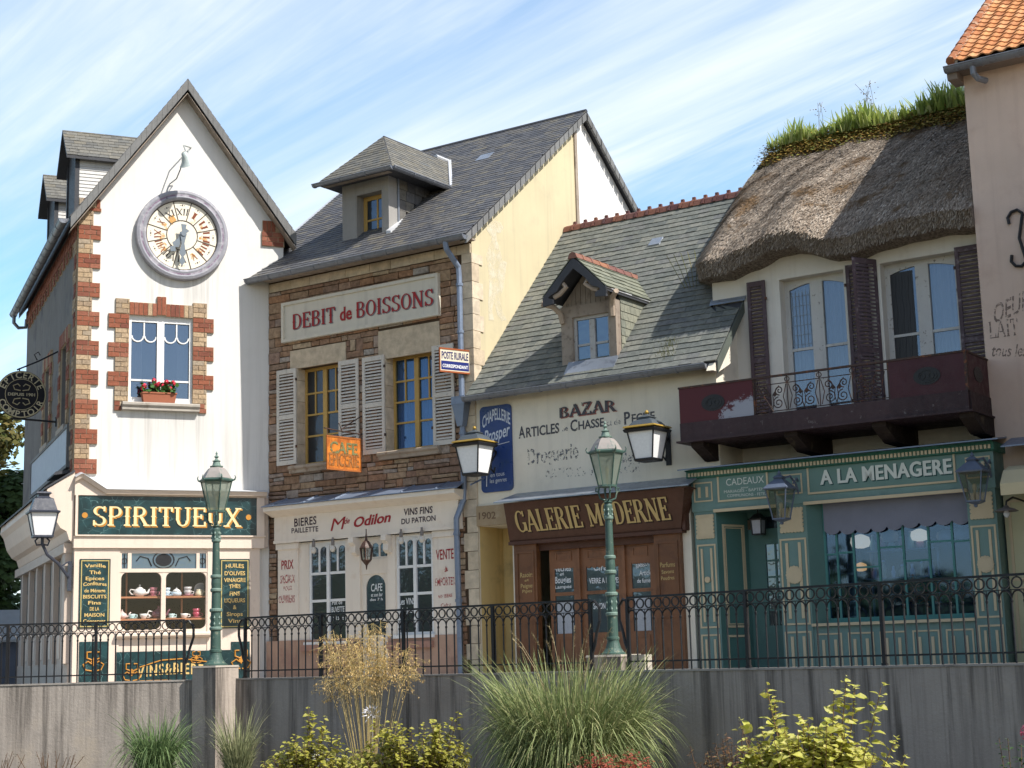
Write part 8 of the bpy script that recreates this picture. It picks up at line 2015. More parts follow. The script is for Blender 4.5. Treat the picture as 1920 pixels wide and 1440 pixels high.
        r = MB(); r.tube([(x+.12, -.06, zt-.05), (x+.14, -.2, zt+.1), (x+.12, y+.14, zt+.22), (x+.04, y+.04, zt+.17), (x, y, zt+.15)], .02, 6); r.tube([(x+.12, -.06, zt+.15), (x+.16, -.2, zt+.2), (x+.13, -.28, zt+.1)], .014, 5); r.box(x+.07, x+.17, -.075, -.055, zt-.15, zt+.22); r.build('bracket', blue, t)
    teal_l(1464, 918, 973, 'blue grey lantern on the pillar between the teal door and the show window', -.50)
    teal_l(1827, 886, 940, 'blue grey lantern on the teal pillar next to the pink house', -.50)
    # small door lantern
    c = A.at(1422, 987, .40); x, y, z = c
    t = thing('door_lantern', 'small dark lantern hanging above the teal shop door', 'lantern', A, x, y, z-.12); f = MB(); sq(f, [(.10, z+.10), (.11, z+.12), (.05, z+.2), (.01, z+.22)], x, y); sq(f, [(.085, z-.14), (.085, z-.12), (.01, z-.119)], x, y); cage(f, x, y, .09, z+.1, .078, z-.12, .012); f.tube([(x, y, z+.21), (x, y, z+.42)], .01, 4); f.build('frame', iron_black, t); panes(x, y, .085, z+.1, .073, z-.12).build('glass', flat('pale_lilac_glass', (.40, .40, .45), .3), t)
    # goose neck lamp at the frame edge
    c = A.at(1887, 958, -.35); x, y, z = c[0], -.35, c[2]
    t = thing('gooseneck_lamp', 'round enamel shade lamp on a curved pipe under the pale awning', 'lamp', A, x, .15, z); f = MB(); f.lathe([(.03, z+.08), (.05, z+.05), (.12, z+.03), (.17, z+.0), (.172, z-.008), (.165, z-.004), (.05, z+.025)], x, y, 20); f.build('shade', M('brown_enamel', (.12, .10, .09), .4, .4, .2, 9), t, True); g = MB(); g.tube([(x, y, z+.07), (x+.01, y, z+.14), (x+.08, y+.1, z+.20), (x+.18, .19, z+.14)], .016, 6); g.build('arm', iron_black, t); b = MB(); b.lathe([(.004, z-.10), (.035, z-.08), (.05, z-.04), (.03, z+.0), (.025, z+.03)], x, y, 12); b.build('bulb', flat('pale_bulb', (.55, .56, .58), .2, .5), t, True)
lanterns()

# ================================================================== GARDEN WALL, PEDESTALS, RAILINGS, LAMP POSTS
def wall_mat(name, base, k):
    t = NT(name); c = t.mix(t.noise(2.2, 6), scl(base, .8), scl(base, 1.2))
    n = t.noise(1, 7, (5.2, 5.2, .30), rough=.65); c = t.mix(t.rng(n, .5, .72, 0, .8), c, scl(base, .18)); n2 = t.noise(1, 5, (2.1, 2.1, .16), rough=.6); c = t.mix(t.rng(n2, .54, .74, 0, .55), c, scl(base, .3)); c = t.mix(t.rng(t.noise(1.1, 5), .55, .75, 0, .6), c, (base[0]*1.12, base[1]*1.05, base[2]*.9))
    sp = t.n('ShaderNodeSeparateXYZ'); t.l(t.tc.outputs['Object'], sp.inputs[0])
    n3 = t.noise(1, 6, (9, 9, .22), rough=.7); top = t.rng(sp.outputs['Z'], .55, 1.75, .25, 1); c = t.mix(t.math('MULTIPLY', t.rng(n3, .46, .66, 0, .6), top), c, scl(base, .14))
    c = t.mix(t.rng(t.noise(6, 7, rough=.7), .55, .8, 0, .35), c, (base[0]*.45, base[1]*.47, base[2]*.45))
    return t.fin(c, .93, 0, .1, t.noise(22, 6, rough=.7), .008)
def garden_wall():
    m_ = wall_mat('stained_concrete', (.37, .325, .285), 1)
    t = thing('garden_wall', 'long low concrete retaining wall with dark rain streaks', 'wall', WORLD, Cw[1][0], Cw[1][1], -1.7)
    for i, (p, q) in enumerate(zip(Cw[:-1], Cw[1:])):
        d = (q-p)/np.linalg.norm(q-p); n = np.array([-d[1], d[0]]); 
        if n[1] < 0: n = -n
        a, b = (p[0], p[1]), (q[0], q[1]); a2, b2 = (p[0]+n[0]*.3, p[1]+n[1]*.3), (q[0]+n[0]*.3, q[1]+n[1]*.3)
        mb = MB(); mb.prismz([a, b, b2, a2], -1.75, -.004); mb.build('wall_face', m_, t)
        cp = MB(); e = d*.0; cp.prismz([(a[0]-n[0]*.012, a[1]-n[1]*.012), (b[0]-n[0]*.012, b[1]-n[1]*.012), b2, a2], -.0035, .022); cp.build('coping', M('pale_coping', (.34, .31, .28), .9, .1, .2, 7, (.22, .2, .18), (.5, .7), 5), t)
    return t
garden_wall()
PED = []
def pedestals():
    pm = wall_mat('stained_pedestal', (.42, .36, .31), 1)
    for (X, Y, w, lab) in ((-4.92, 25.95, .52, 'square concrete pedestal standing proud of the wall before the grocer'), (1.31, 22.30, .55, 'square stone pedestal half hidden behind the big grass clump')):
        F = Frame((X, Y, 0), -34.05); t = thing('pedestal', lab, 'pedestal', F, 0, 0, -1.7); h = w/2; k = 1 if X < 0 else 0
        b = MB(); b.box(-h, h, -h, h, -1.75 if k else -.1, .205); b.build('block', pm, t); c = MB(); c.hexa([(-h-.012, -h-.012, .2051), (h+.012, -h-.012, .2051), (h+.012, h+.012, .2051), (-h-.012, h+.012, .2051), (-h, -h, .235), (h, -h, .235), (h, h, .235), (-h, h, .235)]); c.build('cap', M('pedestal_cap', (.38, .34, .29), .9, .1, .2, 8), t)
        PED.append(F)
    b = thing('stone_stub', 'small pale stone block beside the pedestal behind the grass', 'stone', Frame((1.66, 22.0, 0), -34.05), 0, 0, -.1); s = MB(); s.box(-.10, .12, -.1, .1, -.11, .225); s.build('block', M('pale_stub', (.46, .42, .36), .9, .1, .2, 7), b)
pedestals()
def lamp_post(F, s, lab, kx=.97):
    t = thing('lamp_post', lab, 'lamp post', F, 0, 0, .235, 'green cast iron lamp posts')
    z = .236
    c = MB(); c.lathe([(r_*.75, z_) for r_, z_ in [(.27, 0), (.27, .02), (.235, .03), (.17, .09), (.135, .17), (.125, .21), (.14, .215), (.14, .25), (.118, .26), (.112, .56), (.13, .57), (.13, .61), (.115, .62), (.112, .86), (.13, .87), (.13, .90), (.10, .91), (.094, 1.18), (.115, 1.19), (.115, 1.23), (.10, 1.24), (.108, 1.32), (.10, 1.40), (.115, 1.41), (.115, 1.45), (.088, 1.46), (.078, 2.0), (.094, 2.01), (.094, 2.03), (.09, 2.04), (.094, 2.2), (.075, 2.23), (.105, 2.25), (.06, 2.27), (.05, 2.30)]], 0, 0, 20, 0, z, s); c.build('column', lamp_green, t, False)
    r = MB()
    for zz, rr in ((.59, .102), (.885, .102), (1.21, .09), (1.43, .09), (2.02, .075)): r.lathe([(rr*.9, zz-.03), (rr*1.04, zz-.015), (rr*1.04, zz+.015), (rr*.9, zz+.03)], 0, 0, 20, 0, z, s)
    for k in range(6): # cast leaf collar
        a = rad(60*k); 
        for zz in (.66, .76, 2.06, 2.13): r.lathe([(.002, -.04), (.022, 0), (.002, .04)], (.084 if zz < 1 else .07)*math.cos(a)*s, (.084 if zz < 1 else .07)*math.sin(a)*s, 5, 0, z+zz*s, s)
    r.build('cast_collar', lamp_pale, t)
    cr = MB()
    for k in range(4):
        a = rad(45+90*k); cx, cy = math.cos(a)*s, math.sin(a)*s
        cr.tube([(cx*.05, cy*.05, z+2.28*s), (cx*.13, cy*.13, z+2.31*s), (cx*.155, cy*.155, z+2.40*s), (cx*.14, cy*.14, z+2.48*s)], .016*s, 5); cr.tube([(cx*.15, cy*.15, z+2.40*s), (cx*.2, cy*.2, z+2.42*s), (cx*.19, cy*.19, z+2.47*s), (cx*.15, cy*.15, z+2.47*s)], .012*s, 5)
    cr.lathe([(.12, 2.475), (.155, 2.48), (.155, 2.51), (.12, 2.515)], 0, 0, 6, 30, z, s); cr.build('cradle', lamp_green, t)
    a_, b_, z0, z1 = .265*s, .145*s, z+2.51*s, z+2.98*s
    f = MB(); cage(f, 0, 0, a_, z1, b_, z0, .012*s, 6); f.lathe([(.245, 2.97), (.285, 2.985), (.295, 3.01), (.28, 3.03), (.245, 3.035)], 0, 0, 6, 30, z, s)
    for k in range(6):
        a = rad(30+60*k); q = lambda r_, zz: (r_*s*math.cos(a), r_*s*math.sin(a), z+zz*s); f.tube([q(.27, 3.0), q(.315, 3.015), q(.33, 3.05), q(.315, 3.085)], .020*s, 5, True, .006*s)
    f.build('lantern_frame', lamp_green, t); panes(0, 0, a_-.006, z1, b_-.006, z0+.004, 6).build('lantern_glass', lamp_glass, t)
    rf = MB(); rf.lathe([(.265, 3.036), (.25, 3.06), (.20, 3.14), (.15, 3.20), (.10, 3.225)], 0, 0, 6, 30, z, s); rf.build('lantern_roof', lamp_roof, t)
    fi = MB(); fi.lathe([(.11, 3.226), (.115, 3.245), (.075, 3.255), (.055, 3.32), (.075, 3.33), (.03, 3.35), (.02, 3.38), (.042, 3.40), (.02, 3.42), (.012, 3.44), (.022, 3.452), (.004, 3.49)], 0, 0, 12, 0, z, s); fi.build('finial', lamp_pale, t)
    bu = MB(); bu.lathe([(.012, 2.52), (.015, 2.66), (.03, 2.69), (.035, 2.76), (.015, 2.80)], 0, 0, 10, 0, z, s); bu.build('burner', flat('brass_burner', (.35, .30, .2), .4), t)
    t.scale = (kx, kx, 1)
    return t
lamp_post(PED[0], 1.0, 'green cast iron lamp post in front of the white clock house')
lamp_post(PED[1], .942, 'green cast iron lamp post before the brown gallery doors', .92)

def railing(P0, P1, pitch, lab, post_every, curl0=False, curl1=False, skip_first_post=False):
    P0, P1 = np.array(P0), np.array(P1); L = np.linalg.norm(P1-P0); yaw = math.degrees(math.atan2(P1[1]-P0[1], P1[0]-P0[0]))
    F = Frame((P0[0], P0[1], 0), yaw); t = thing('iron_railing', lab, 'railing', F, L/2, 0, 0, 'iron railings on the garden wall')
    n = int(L/pitch); pitch = L/n
    H = 1.0
    r = MB(); r.box(0, L, -.02, .02, H-.028, H); r.build('top_rail', iron_black, t)
    r = MB(); r.box(0, L, -.007, .007, .125, .147); r.build('bottom_rail', iron_black, t)
    r = MB(); r.box(0, L, -.006, .006, H-.183, H-.172); r.build('middle_rail', iron_black, t)
    fz = MB()
    for k in range(n):
        cx = (k+.5)*pitch; R_ = min(.068, pitch/2-.004)
        fz.ring(cx, H-.10, .069, .016, -.008, .008, 16, R_/.069)
        pts = [(cx+pitch/2*math.cos(rad(a)), 0, H-.285+.10*math.sin(rad(a))) for a in range(0, 181, 20)]
        fz.tube(pts, .0105, 4)
        fz.tube([(cx, 0, H-.030), (cx, 0, H-.040)], .012, 4)
    fz.build('ring_frieze', iron_black, t)
    b = MB(); b.tube([(0, 0, .02), (0, 0, H-.285)], .012, 5); b.lathe([(.010, -.02), (.018, -.01), (.018, .01), (.010, .02)], 0, 0, 6, 0, H-.30); b.tube([(0, 0, H-.285), (0, 0, H-.175)], .006, 4)
    bo = None
    off = OFF[t.name]
    for k in range(n+1):
        if bo is None: bo = b.build('baluster', iron_black, t); base = bo; bo.location.x += 0
        else: o = base.copy(); COL.objects.link(o); o.parent = t; OFF[o.name] = off; o.location.x = k*pitch
    ps = MB(); ps.box(-.022, .022, -.022, .022, -.01, H-.029); ps.box(-.03, .03, -.03, .03, -.01, .05)
    k = 0; x = 0; po = None; xs_ = list(np.arange(0, L+.01, L/max(1, round(L/post_every))))
    for x in xs_:
        if po is None: po = ps.build('post', iron_black, t); po.location.x = x
        else: o = po.copy(); COL.objects.link(o); o.parent = t; OFF[o.name] = off; o.location.x = x
    sc_ = MB()
    for on, x, s_ in ((curl0, 0, -1), (curl1, L, 1)):
        if on: sc_.tube([(x, 0, H-.06), (x+s_*.07, 0, H-.03), (x+s_*.15, 0, H-.12), (x+s_*.15, 0, H-.30), (x+s_*.09, 0, H-.48), (x+s_*.06, 0, H-.62), (x+s_*.02, 0, H-.72)], .022, 6)
    if sc_.V: sc_.build('end_scroll', iron_black, t)
def rails():
    off = .14
    def seg(i, s0, s1):
        p, q = Cw[i], Cw[i+1]; d = (q-p)/np.linalg.norm(q-p); n = np.array([-d[1], d[0]]); n = n if n[1] > 0 else -n
        return p+d*s0+n*off, (p+d*s1+n*off if s1 > 0 else q+d*s1+n*off)
    a, b = seg(0, 3.2, -.86); railing(a, b, .125, 'black iron railing of rings and bars in front of the grocer shop', 1.45, False, True)
    a, b = seg(1, .10, -.30); railing(a, b, .148, 'black iron railing between the two green lamp posts', 1.9, True, True)
    a, b = seg(2, .32, -.02); railing(a, b, .148, 'black iron railing in front of the teal shop', 1.75, True, False)
    a, b = seg(3, .05, -.3); railing(a, b, .148, 'black iron railing beyond the teal shop, before the pink house', 1.75)
rails()
# ================================================================== PLANTS
def grass_tuft(name, label, cat, X, Y, z, n, H, R, cols, wmax=.011, droop=.6, plumes=0, plume_cols=None, spread=.22, hmin=.32):
    F = Frame((X, Y, 0), 0); t = thing(name, label, cat, F, 0, 0, z)
    g = MB()
    for k in range(n):
        a = random.uniform(0, 2*math.pi); rb = R*spread*math.sqrt(random.random()); L = H*random.uniform(hmin, 1.08); out = (R*random.random()**.7-rb*.35)*L/H
        b = Vector((rb*math.cos(a), rb*math.sin(a), z)); a2 = a+random.gauss(0, .4); d = Vector((math.cos(a2), math.sin(a2), 0)); dr = droop*random.uniform(.2, 1.5)
        w = random.uniform(.35, 1)*wmax; sd_ = Vector((-d.y, d.x, 0)).lerp(Vector((random.gauss(0, 1), random.gauss(0, 1), 0)).normalized(), .5).normalized()*w
        pts = [b+d*(out*q**1.7)+Vector((0, 0, L*(q-dr*q**3.2*.55))) for q in (0, .3, .55, .78, .92, 1)]; ws = (.8, 1, .95, .75, .45, .08)
        for i in range(5): g.poly(tuple(pts[i]-sd_*ws[i]), tuple(pts[i]+sd_*ws[i]), tuple(pts[i+1]+sd_*ws[i+1]), tuple(pts[i+1]-sd_*ws[i+1]))
    m_ = translucent(isl(name+'_blade', cols, .6, .12, 5, 0), .3); o = g.build('blades', m_, t, recalc=False); o['kind'] = 'stuff'
    if plumes:
        p = MB()
        for k in range(plumes):
            a = random.uniform(0, 2*math.pi); L = H*random.uniform(.85, 1.25); out = R*random.uniform(.1, .75); d = Vector((math.cos(a), math.sin(a), 0)); b = Vector((0, 0, z))
            pts = [b+d*(out*q**1.6)+Vector((0, 0, L*(q-.16*q**4))) for q in (0, .4, .7, .88, 1)]
            p.tube([tuple(q) for q in pts], .004, 3)
            for i in range(26):
                q = random.uniform(.80, 1.0); c = b+d*(out*q**1.6)+Vector((0, 0, L*(q-.16*q**4))); dd = (d*.4+Vector((random.gauss(0, .35), random.gauss(0, .35), random.uniform(-.3, .8)))).normalized(); s_ = perp(dd)[0]*.004; e = c+dd*random.uniform(.03, .09); p.poly(tuple(c-s_), tuple(c+s_), tuple(e))
        p.build('plumes', translucent(isl(name+'_plume', plume_cols, .8, .1, 5, 0), .3), t, recalc=False)['kind'] = 'stuff'
    return t
def leaf(mb, c, d, n, L, w):
    d = d.normalized(); s_ = d.cross(n)
    if s_.length < .01: return
    s_.normalize(); n2 = s_.cross(d).normalized(); m1 = c+d*L*.38; tip = c+d*L+n2*(-.12*L)
    a, b = m1+s_*w*.5+n2*w*.16, m1-s_*w*.5+n2*w*.16; e, f = c+d*L*.72+s_*w*.36+n2*(w*.08-.05*L), c+d*L*.72-s_*w*.36+n2*(w*.08-.05*L); k = c+d*L*.72-n2*.05*L
    mb.poly(tuple(c), tuple(a), tuple(m1)); mb.poly(tuple(c), tuple(m1), tuple(b)); mb.poly(tuple(m1), tuple(a), tuple(e), tuple(k)); mb.poly(tuple(m1), tuple(k), tuple(f), tuple(b)); mb.poly(tuple(k), tuple(e), tuple(tip)); mb.poly(tuple(k), tuple(tip), tuple(f))
def shrub(name, label, X, Y, z, shoots, leafL, leafW, cols, stem_col=(.12, .07, .04), gap=.055, trans=.35, per=1, group=None, up=.5):
    F = Frame((X, Y, 0), 0); t = thing(name, label, 'shrub', F, 0, 0, z, group); st = MB(); lf = MB()
    for (tx, ty, tz) in shoots:
        b = Vector((tx*.25+random.gauss(0, .05), ty*.3, z)); e = Vector((tx, ty, tz)); mid = (b+e)/2+Vector((tx*.18, ty*.1, .1)); L = (e-b).length; N_ = max(4, int(L/gap)); pts = []
        for k in range(N_+1): q = k/N_; pts.append(b*(1-q)**2+mid*2*q*(1-q)+e*q*q)
        st.tube([tuple(p) for p in pts[::max(1, N_//6)]]+[tuple(pts[-1])], .008, 4, True, .003)
        for k in range(int(N_*.25), N_+1):
            ax = (pts[k]-pts[k-1]).normalized()
            for s_ in range(2*per):
                a = k*1.9+s_*math.pi/per*1.0+random.uniform(-.4, .4); u, w = perp(ax); d = (u*math.cos(a)+w*math.sin(a))*1.0+ax*random.uniform(.1, .7)+Vector((0, 0, random.uniform(-.45, .1))); n = Vector((random.gauss(0, .4), random.gauss(-.2, .4), 1)).normalized(); sc_ = random.uniform(.35, 1.22)*(1 if k < N_-1 else .7)
                leaf(lf, pts[k]+Vector((random.gauss(0, .02), random.gauss(0, .02), random.gauss(0, .02))), d, n, leafL*sc_, leafW*sc_)
    st.build('stems', flat(name+'_stem', stem_col, .8), t); lf.build('leaves', translucent(isl(name+'_leaf', cols, .5, .12, 12, 0, spec=.35), trans), t, recalc=False)
    return t
def garden():
    Z0 = -1.62
    rs = random.Random(11)
    grass_tuft('ornamental_grass', 'big arching green ornamental grass clump in front of the wall centre', 'ornamental grass', .62, 19.9, Z0, 11000, 2.14, 1.20, [(.19, .25, .09), (.27, .32, .13), (.34, .38, .18), (.13, .18, .06), (.42, .40, .2), (.22, .28, .10)], .010, 1.0, 22, [(.33, .27, .15), (.42, .34, .2), (.27, .21, .12)], .5, .25)
    grass_tuft('ornamental_grass', 'small dark green grass clump before the sunlit part of the wall', 'ornamental grass', -5.6, 24.75, Z0, 1700, 1.42, .78, [(.12, .20, .08), (.17, .25, .10), (.22, .30, .13), (.09, .15, .06)], .010, 1.05)
    grass_tuft('ornamental_grass', 'sparse pale grass clump at the foot of the lamp post pedestal', 'ornamental grass', -4.33, 24.7, Z0, 650, 1.35, .6, [(.24, .27, .14), (.30, .32, .17), (.36, .35, .2)], .008, .6)
    # golden oats
    F = Frame((-2.12, 22.65, 0), 0); t = thing('golden_oat_grass', 'tall golden oat grass with feathery seed heads before the stone inn', 'ornamental grass', F, 0, 0, Z0)
    s = MB(); h = MB()
    for k in range(38):
        a = rs.uniform(0, 6.28); r = rs.uniform(0, 1)**.6*.85; L = rs.uniform(1.75, 2.55)*(1-.12*r); e = Vector((r*math.cos(a)*1.0+.05, r*math.sin(a)*.6, Z0+L)); b = Vector((r*math.cos(a)*.24, r*math.sin(a)*.2, Z0)); m1 = b.lerp(e, .5)+Vector((-r*math.cos(a)*.10, 0, .12)); N_ = 8
        pts = [b*(1-q)**2+m1*2*q*(1-q)+e*q*q for q in [i/N_ for i in range(N_+1)]]; s.tube([tuple(p) for p in pts], .0065, 4, True, .003)
        dirn = Vector((math.cos(a), math.sin(a)*.5, 0))
        for q in range(34):
            f = rs.uniform(.76, 1.0); i = min(N_-1, int(f*N_)); p = pts[i].lerp(pts[i+1], f*N_-i); wv = .05+.13*(1-abs(f-.82)*3); off = Vector((rs.gauss(0, wv*.7), rs.gauss(0, wv*.7), rs.uniform(-.12, .02)))+dirn*rs.uniform(0, .07); c = p+off
            s.tube([tuple(p), tuple(c)], .0018, 3, False)
            for j in range(3):
                d = Vector((rs.gauss(0, .5), rs.gauss(0, .5), -1)).normalized(); u, _ = perp(d); c2 = c+Vector((rs.gauss(0, .012), rs.gauss(0, .012), rs.gauss(0, .012))); l = rs.uniform(.025, .05); h.poly(tuple(c2), tuple(c2+d*l*.5+u*.0065), tuple(c2+d*l), tuple(c2+d*l*.5-u*.0065))
    s.build('stems', translucent(isl('oat_stem', [(.48, .37, .15), (.56, .44, .2), (.4, .31, .13)], .7, .1, 6, 0), .2), t); h.build('seed_heads', translucent(isl('oat_seed', [(.66, .45, .17), (.76, .57, .27), (.56, .37, .13), (.72, .55, .30)], .6, .1, 6, 0), .4), t, recalc=False)
    yg = [(.36, .34, .045), (.44, .40, .07), (.28, .29, .04), (.50, .46, .13), (.22, .24, .04)]
    yg2 = [(.46, .45, .07), (.54, .52, .12), (.36, .38, .05), (.62, .58, .22), (.40, .36, .06)]
    def sh(n, cx, rx, ztop, ry=.35, zmin=.35):
        o = []
        for k in range(n):
            u = rs.uniform(-1, 1); o.append((cx+rx*u, rs.uniform(-ry, ry), Z0+(ztop-Z0)*(1-.45*u*u)*rs.uniform(zmin, 1)))
        return o
    shrub('golden_shrub', 'yellow green shrub with one tall upright shoot', -2.80, 21.4, Z0, sh(115, .05, .72, -.62)+[(-.02, 0, -.36), (.03, .02, -.42), (.0, -.03, -.5), (.2, 0, -.5)], .10, .066, yg, gap=.045)
    shrub('golden_shrub', 'broad yellow green shrub at the foot of the golden oat grass', -1.45, 21.2, Z0, sh(135, -.0, .85, -.50)+[(.62, 0, -.5), (.55, .1, -.55), (-.5, 0, -.56)], .10, .066, yg, gap=.045)
    shrub('yellow_leaf_shrub', 'bright lime yellow shrub with large leaves before the dark wall', 2.66, 15.1, Z0, sh(230, -.02, .82, -.40, .32, .4)+[(.40, 0, -.06), (.50, .1, -.13), (.72, 0, -.14), (-.35, 0, -.12), (-.28, .05, -.2), (.28, 0, -.16), (-.62, 0, -.42), (.82, 0, -.62), (.9, 0, -.8)], .125, .088, yg2, gap=.05, stem_col=(.2, .12, .06))
    shrub('red_leaf_shrub', 'low red leaved shrub under the big grass clump', 1.0, 17.9, Z0, sh(130, .0, .70, -.78, .25, .5), .085, .042, [(.30, .045, .03), (.38, .09, .05), (.22, .03, .025), (.45, .17, .08), (.16, .05, .03)], gap=.05)
    shrub('bronze_shrub', 'feathery bronze shrub between the big grass and the lime yellow shrub', 2.22, 17.0, Z0, sh(110, .0, .5, -.62, .25, .4)+[(-.45, 0, -.75), (.1, 0, -.62)], .06, .022, [(.17, .075, .04), (.12, .09, .035), (.22, .10, .05), (.10, .11, .03)], gap=.04)
    shrub('dark_shrub', 'low dark green plant beside the single pink flower', 4.62, 15.2, Z0, sh(16, .0, .5, -.62, .2, .5), .07, .03, [(.03, .07, .02), (.05, .10, .03)], gap=.05)
    # pink flower head
    F = Frame((5.02, 16.0, 0), 0); t = thing('pink_flower', 'single pink flower head in front of the dark wall', 'flower', F, 0, 0, Z0); s = MB(); s.tube([(0, 0, Z0), (.02, 0, -1.1), (0, 0, -.66)], .008, 4); s.build('stem', flat('flower_stem', (.08, .12, .04), .7), t); p = MB()
    for k in range(90):
        d = Vector((rs.gauss(0, 1), rs.gauss(0, 1), rs.gauss(.3, 1))).normalized(); c = Vector((0, 0, -.64))+d*.085; u, w = perp(d); p.poly(tuple(c-u*.02), tuple(c-w*.015+d*.01), tuple(c+u*.02), tuple(c+w*.015+d*.012))
    p.build('petals', translucent(isl('pink_petal', [(.55, .08, .16), (.65, .18, .26), (.42, .05, .1)], .6, .1, 9, 0), .3), t, recalc=False)
    # two grey seed heads
    for X, Y, zt, lab in ((-2.02, 21.9, -.48, 'grey white spherical seed head on a stem before the oat grass'), (-2.62, 21.3, -1.02, 'lower grey seed head between the yellow shrubs')):
        F = Frame((X, Y, 0), 0); t = thing('seed_head', lab, 'flower', F, 0, 0, Z0, 'grey seed heads'); s = MB(); s.tube([(0, 0, Z0), (.0, 0, zt)], .008, 4); p = MB()
        for k in range(40):
            d = Vector((rs.gauss(0, 1), rs.gauss(0, 1), rs.gauss(.2, 1))).normalized(); c = Vector((0, 0, zt)); s.tube([tuple(c), tuple(c+d*.10)], .002, 3); u, w = perp(d); q = c+d*.10; p.poly(tuple(q-u*.012), tuple(q+w*.014), tuple(q+d*.05), tuple(q+u*.012))
        s.build('stem', flat('grey_stem', (.25, .23, .2), .8), t); p.build('florets', isl('grey_floret', [(.50, .49, .52), (.62, .61, .63), (.36, .36, .4)], .7, .1, 9, 0), t, recalc=False)
    for X, lab in ((-7.35, 'wiry reddish weeds at the wall foot nearer the small grass clump'), (-8.2, 'wiry reddish weeds at the wall foot farther from the grass clump')):
        shrub('wiry_weed', lab, X, 25.2, Z0, [(rs.gauss(0, .3), 0, -1.15+rs.random()*.15) for _ in range(14)], .045, .02, [(.15, .06, .04), (.1, .07, .03), (.08, .1, .03)], gap=.09)
garden()
def tree(X, Y, H, R, cols, lab, n=9000, seed=1):
    F = Frame((X, Y, 0), 0); t = thing('tree', lab, 'tree', F, 0, 0, -.1); rr = random.Random(seed); tr = MB()
    tr.tube([(0, 0, -.2), (.1, 0, H*.3), (-.05, .1, H*.62), (.1, 0, H*.9)], .24, 8, True, .05); L = MB()
    lobes = []
    for k in range(15):
        a = rr.uniform(0, 6.28); r = R*rr.uniform(.2, .85); z = H*rr.uniform(.28, .92); c = Vector((r*math.cos(a)*(1.1-z/H*.5), r*math.sin(a)*(1.1-z/H*.5), z)); lobes.append((c, R*rr.uniform(.28, .5))); tr.tube([(0, 0, max(.5, z-1.4)), tuple(c*.6+Vector((0, 0, z*.4-.2))), tuple(c)], .07, 5, True, .02)
    tr.build('trunk', M('bark', (.10, .075, .055), .9, .1, .3, 6), t)
    for k in range(n):
        c, r = rr.choice(lobes); d = Vector((rr.gauss(0, 1), rr.gauss(0, 1), rr.gauss(0, 1))).normalized(); p = c+d*r*rr.random()**.4; nn = (d+Vector((rr.gauss(0, .5), rr.gauss(0, .5), .6))).normalized(); u, w = perp(nn); s_ = rr.uniform(.07, .15); L.poly(tuple(p-u*s_), tuple(p-w*s_*.6), tuple(p+u*s_), tuple(p+w*s_*.6))
    L.build('crown', translucent(isl('tree_leaf', cols, .6, .15, 3, 0), .25), t, recalc=False)
tree(-15.1, 43, 8.0, 2.4, [(.10, .10, .025), (.14, .12, .035), (.07, .085, .02), (.17, .13, .04)], 'olive brown leafy tree beyond the dark side wall', seed=4)
tree(-13.7, 41, 5.6, 2.1, [(.035, .06, .018), (.05, .085, .025), (.025, .045, .014)], 'lower dark green tree behind the grocer corner', n=8000, seed=9)
def shed():
    F = Frame((-12.6, 39, 0), 20); t = thing('garden_shed', 'small far shed with a pale grey roof', 'shed', F, 0, 0, -.1)
    b = MB(); b.box(-1.4, 1.0, 0, 2, -.1, .95); b.build('wall', M('shed_wall', (.10, .11, .14), .8), t); r = MB(); r.hexa([(-1.6, -.25, .94), (1.2, -.25, .94), (1.2, 1, 1.7), (-1.6, 1, 1.7), (-1.6, -.25, 1.0), (1.2, -.25, 1.0), (1.2, 1, 1.76), (-1.6, 1, 1.76)]); r.hexa([(-1.6, 1.001, 1.7), (1.2, 1.001, 1.7), (1.2, 2.2, .94), (-1.6, 2.2, .94), (-1.6, 1.001, 1.76), (1.2, 1.001, 1.76), (1.2, 2.2, 1.0), (-1.6, 2.2, 1.0)]); r.build('roof', M('grey_sheet_roof', (.3, .3, .3), .7), t)
shed()
bpy.context.view_layer.update()

def woods():
    rr = random.Random(21); L = MB()
    for c in range(26):
        u = c/25; cx, cy = -27-8*rr.random()-6*math.sin(u*3), -14+46*u; H = rr.uniform(3.4, 6.2); R = rr.uniform(2.2, 3.4)
        for k in range(420):
            d = Vector((rr.gauss(0, 1), rr.gauss(0, 1), rr.gauss(0, 1))).normalized(); p = Vector((cx, cy, H*.5-1))+Vector((d.x*R, d.y*R, d.z*H*.55))*rr.uniform(.75, 1.02); n = (d+Vector((rr.gauss(0, .4), rr.gauss(0, .4), .3))).normalized(); a, b = perp(n); q = rr.uniform(.22, .5); L.poly(tuple(p-a*q), tuple(p-b*q*.7), tuple(p+a*q), tuple(p+b*q*.7))
    o = L.build('woodland', isl('woodland_leaf', [(.04, .07, .02), (.06, .09, .03), (.03, .05, .015), (.08, .10, .03)], .7, .2, 1, 0), F=WORLD, recalc=False); o['kind'] = 'stuff'; o['label'] = 'dark belt of trees mirrored in the shop windows'; o['category'] = 'trees'
woods()
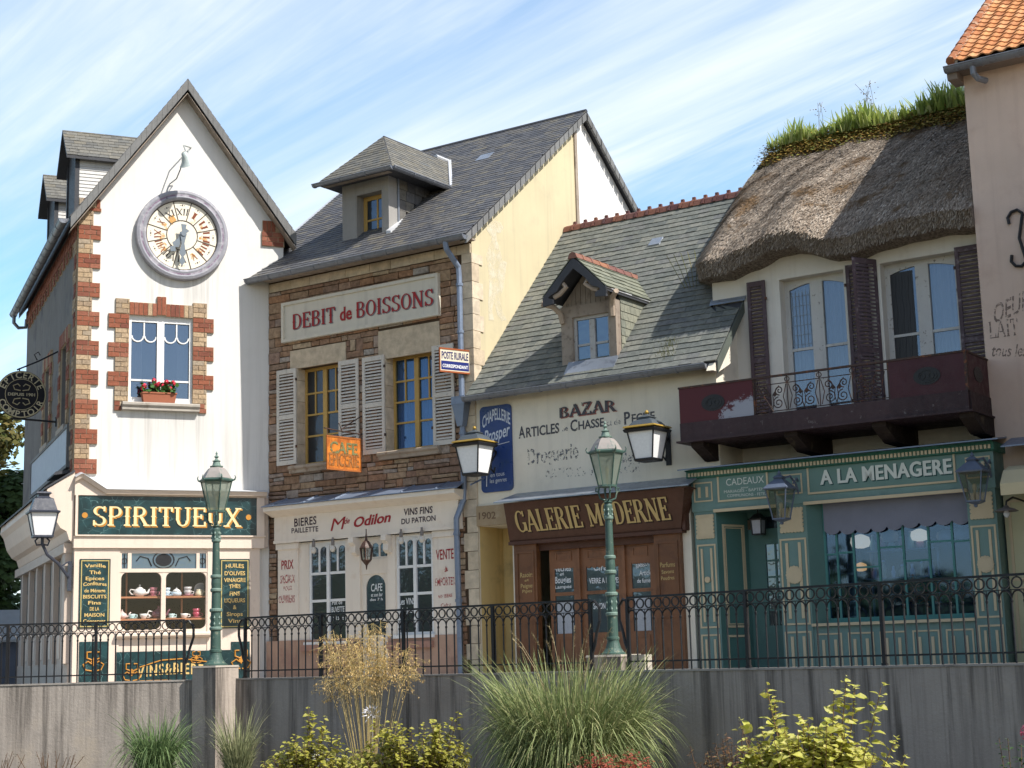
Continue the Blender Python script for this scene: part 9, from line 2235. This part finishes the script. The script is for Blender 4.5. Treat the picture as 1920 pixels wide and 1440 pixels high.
# ------------------------------------------------------------------ every separate piece becomes a part of its own
def split_pieces(names, gap=.03):
    for o in [q for q in list(COL.objects) if q.type == 'MESH' and q.name.split('.')[0] in names]:
        me = o.data; n = len(me.vertices); par = list(range(n))
        def find(a):
            while par[a] != a: par[a] = par[par[a]]; a = par[a]
            return a
        for p in me.polygons:
            for v in p.vertices[1:]: par[find(v)] = find(p.vertices[0])
        isl_ = {}
        for v in me.vertices: isl_.setdefault(find(v.index), []).append(v.index)
        cl = [[np.array([me.vertices[i].co for i in ids]).min(0)-gap/2, np.array([me.vertices[i].co for i in ids]).max(0)+gap/2, set([k])] for k, ids in isl_.items()]
        ch = True
        while ch:
            ch = False
            for i in range(len(cl)):
                for j in range(len(cl)-1, i, -1):
                    if (cl[i][0] <= cl[j][1]).all() and (cl[j][0] <= cl[i][1]).all():
                        cl[i] = [np.minimum(cl[i][0], cl[j][0]), np.maximum(cl[i][1], cl[j][1]), cl[i][2] | cl[j][2]]; cl.pop(j); ch = True
        if len(cl) < 2: continue
        for k, (_, _, roots) in enumerate(cl):
            vs = [i for r in roots for i in isl_[r]]; mp = {v: q for q, v in enumerate(vs)}; ps = [p for p in me.polygons if p.vertices[0] in mp]
            m2 = bpy.data.meshes.new(o.name); m2.from_pydata([tuple(me.vertices[v].co) for v in vs], [], [tuple(mp[v] for v in p.vertices) for p in ps])
            for mt in me.materials: m2.materials.append(mt)
            m2.polygons.foreach_set('material_index', [p.material_index for p in ps]); m2.polygons.foreach_set('use_smooth', [p.use_smooth for p in ps])
            if k == 0: first = m2
            else:
                c = bpy.data.objects.new(o.name.split('.')[0], m2); COL.objects.link(c); c.parent = o.parent; c.matrix_parent_inverse = o.matrix_parent_inverse; c.matrix_local = o.matrix_local
        o.data = first
split_pieces({'pilaster', 'pilaster_moulding', 'oval_ornament', 'bracket', 'base_ledge', 'painted_ornament', 'hinge', 'side_panel', 'side_pane', 'strut', 'gold_dot', 'wall_anchor', 'end_scroll', 'roof_weed', 'numeral', 'corner_post'})
bpy.context.view_layer.update()
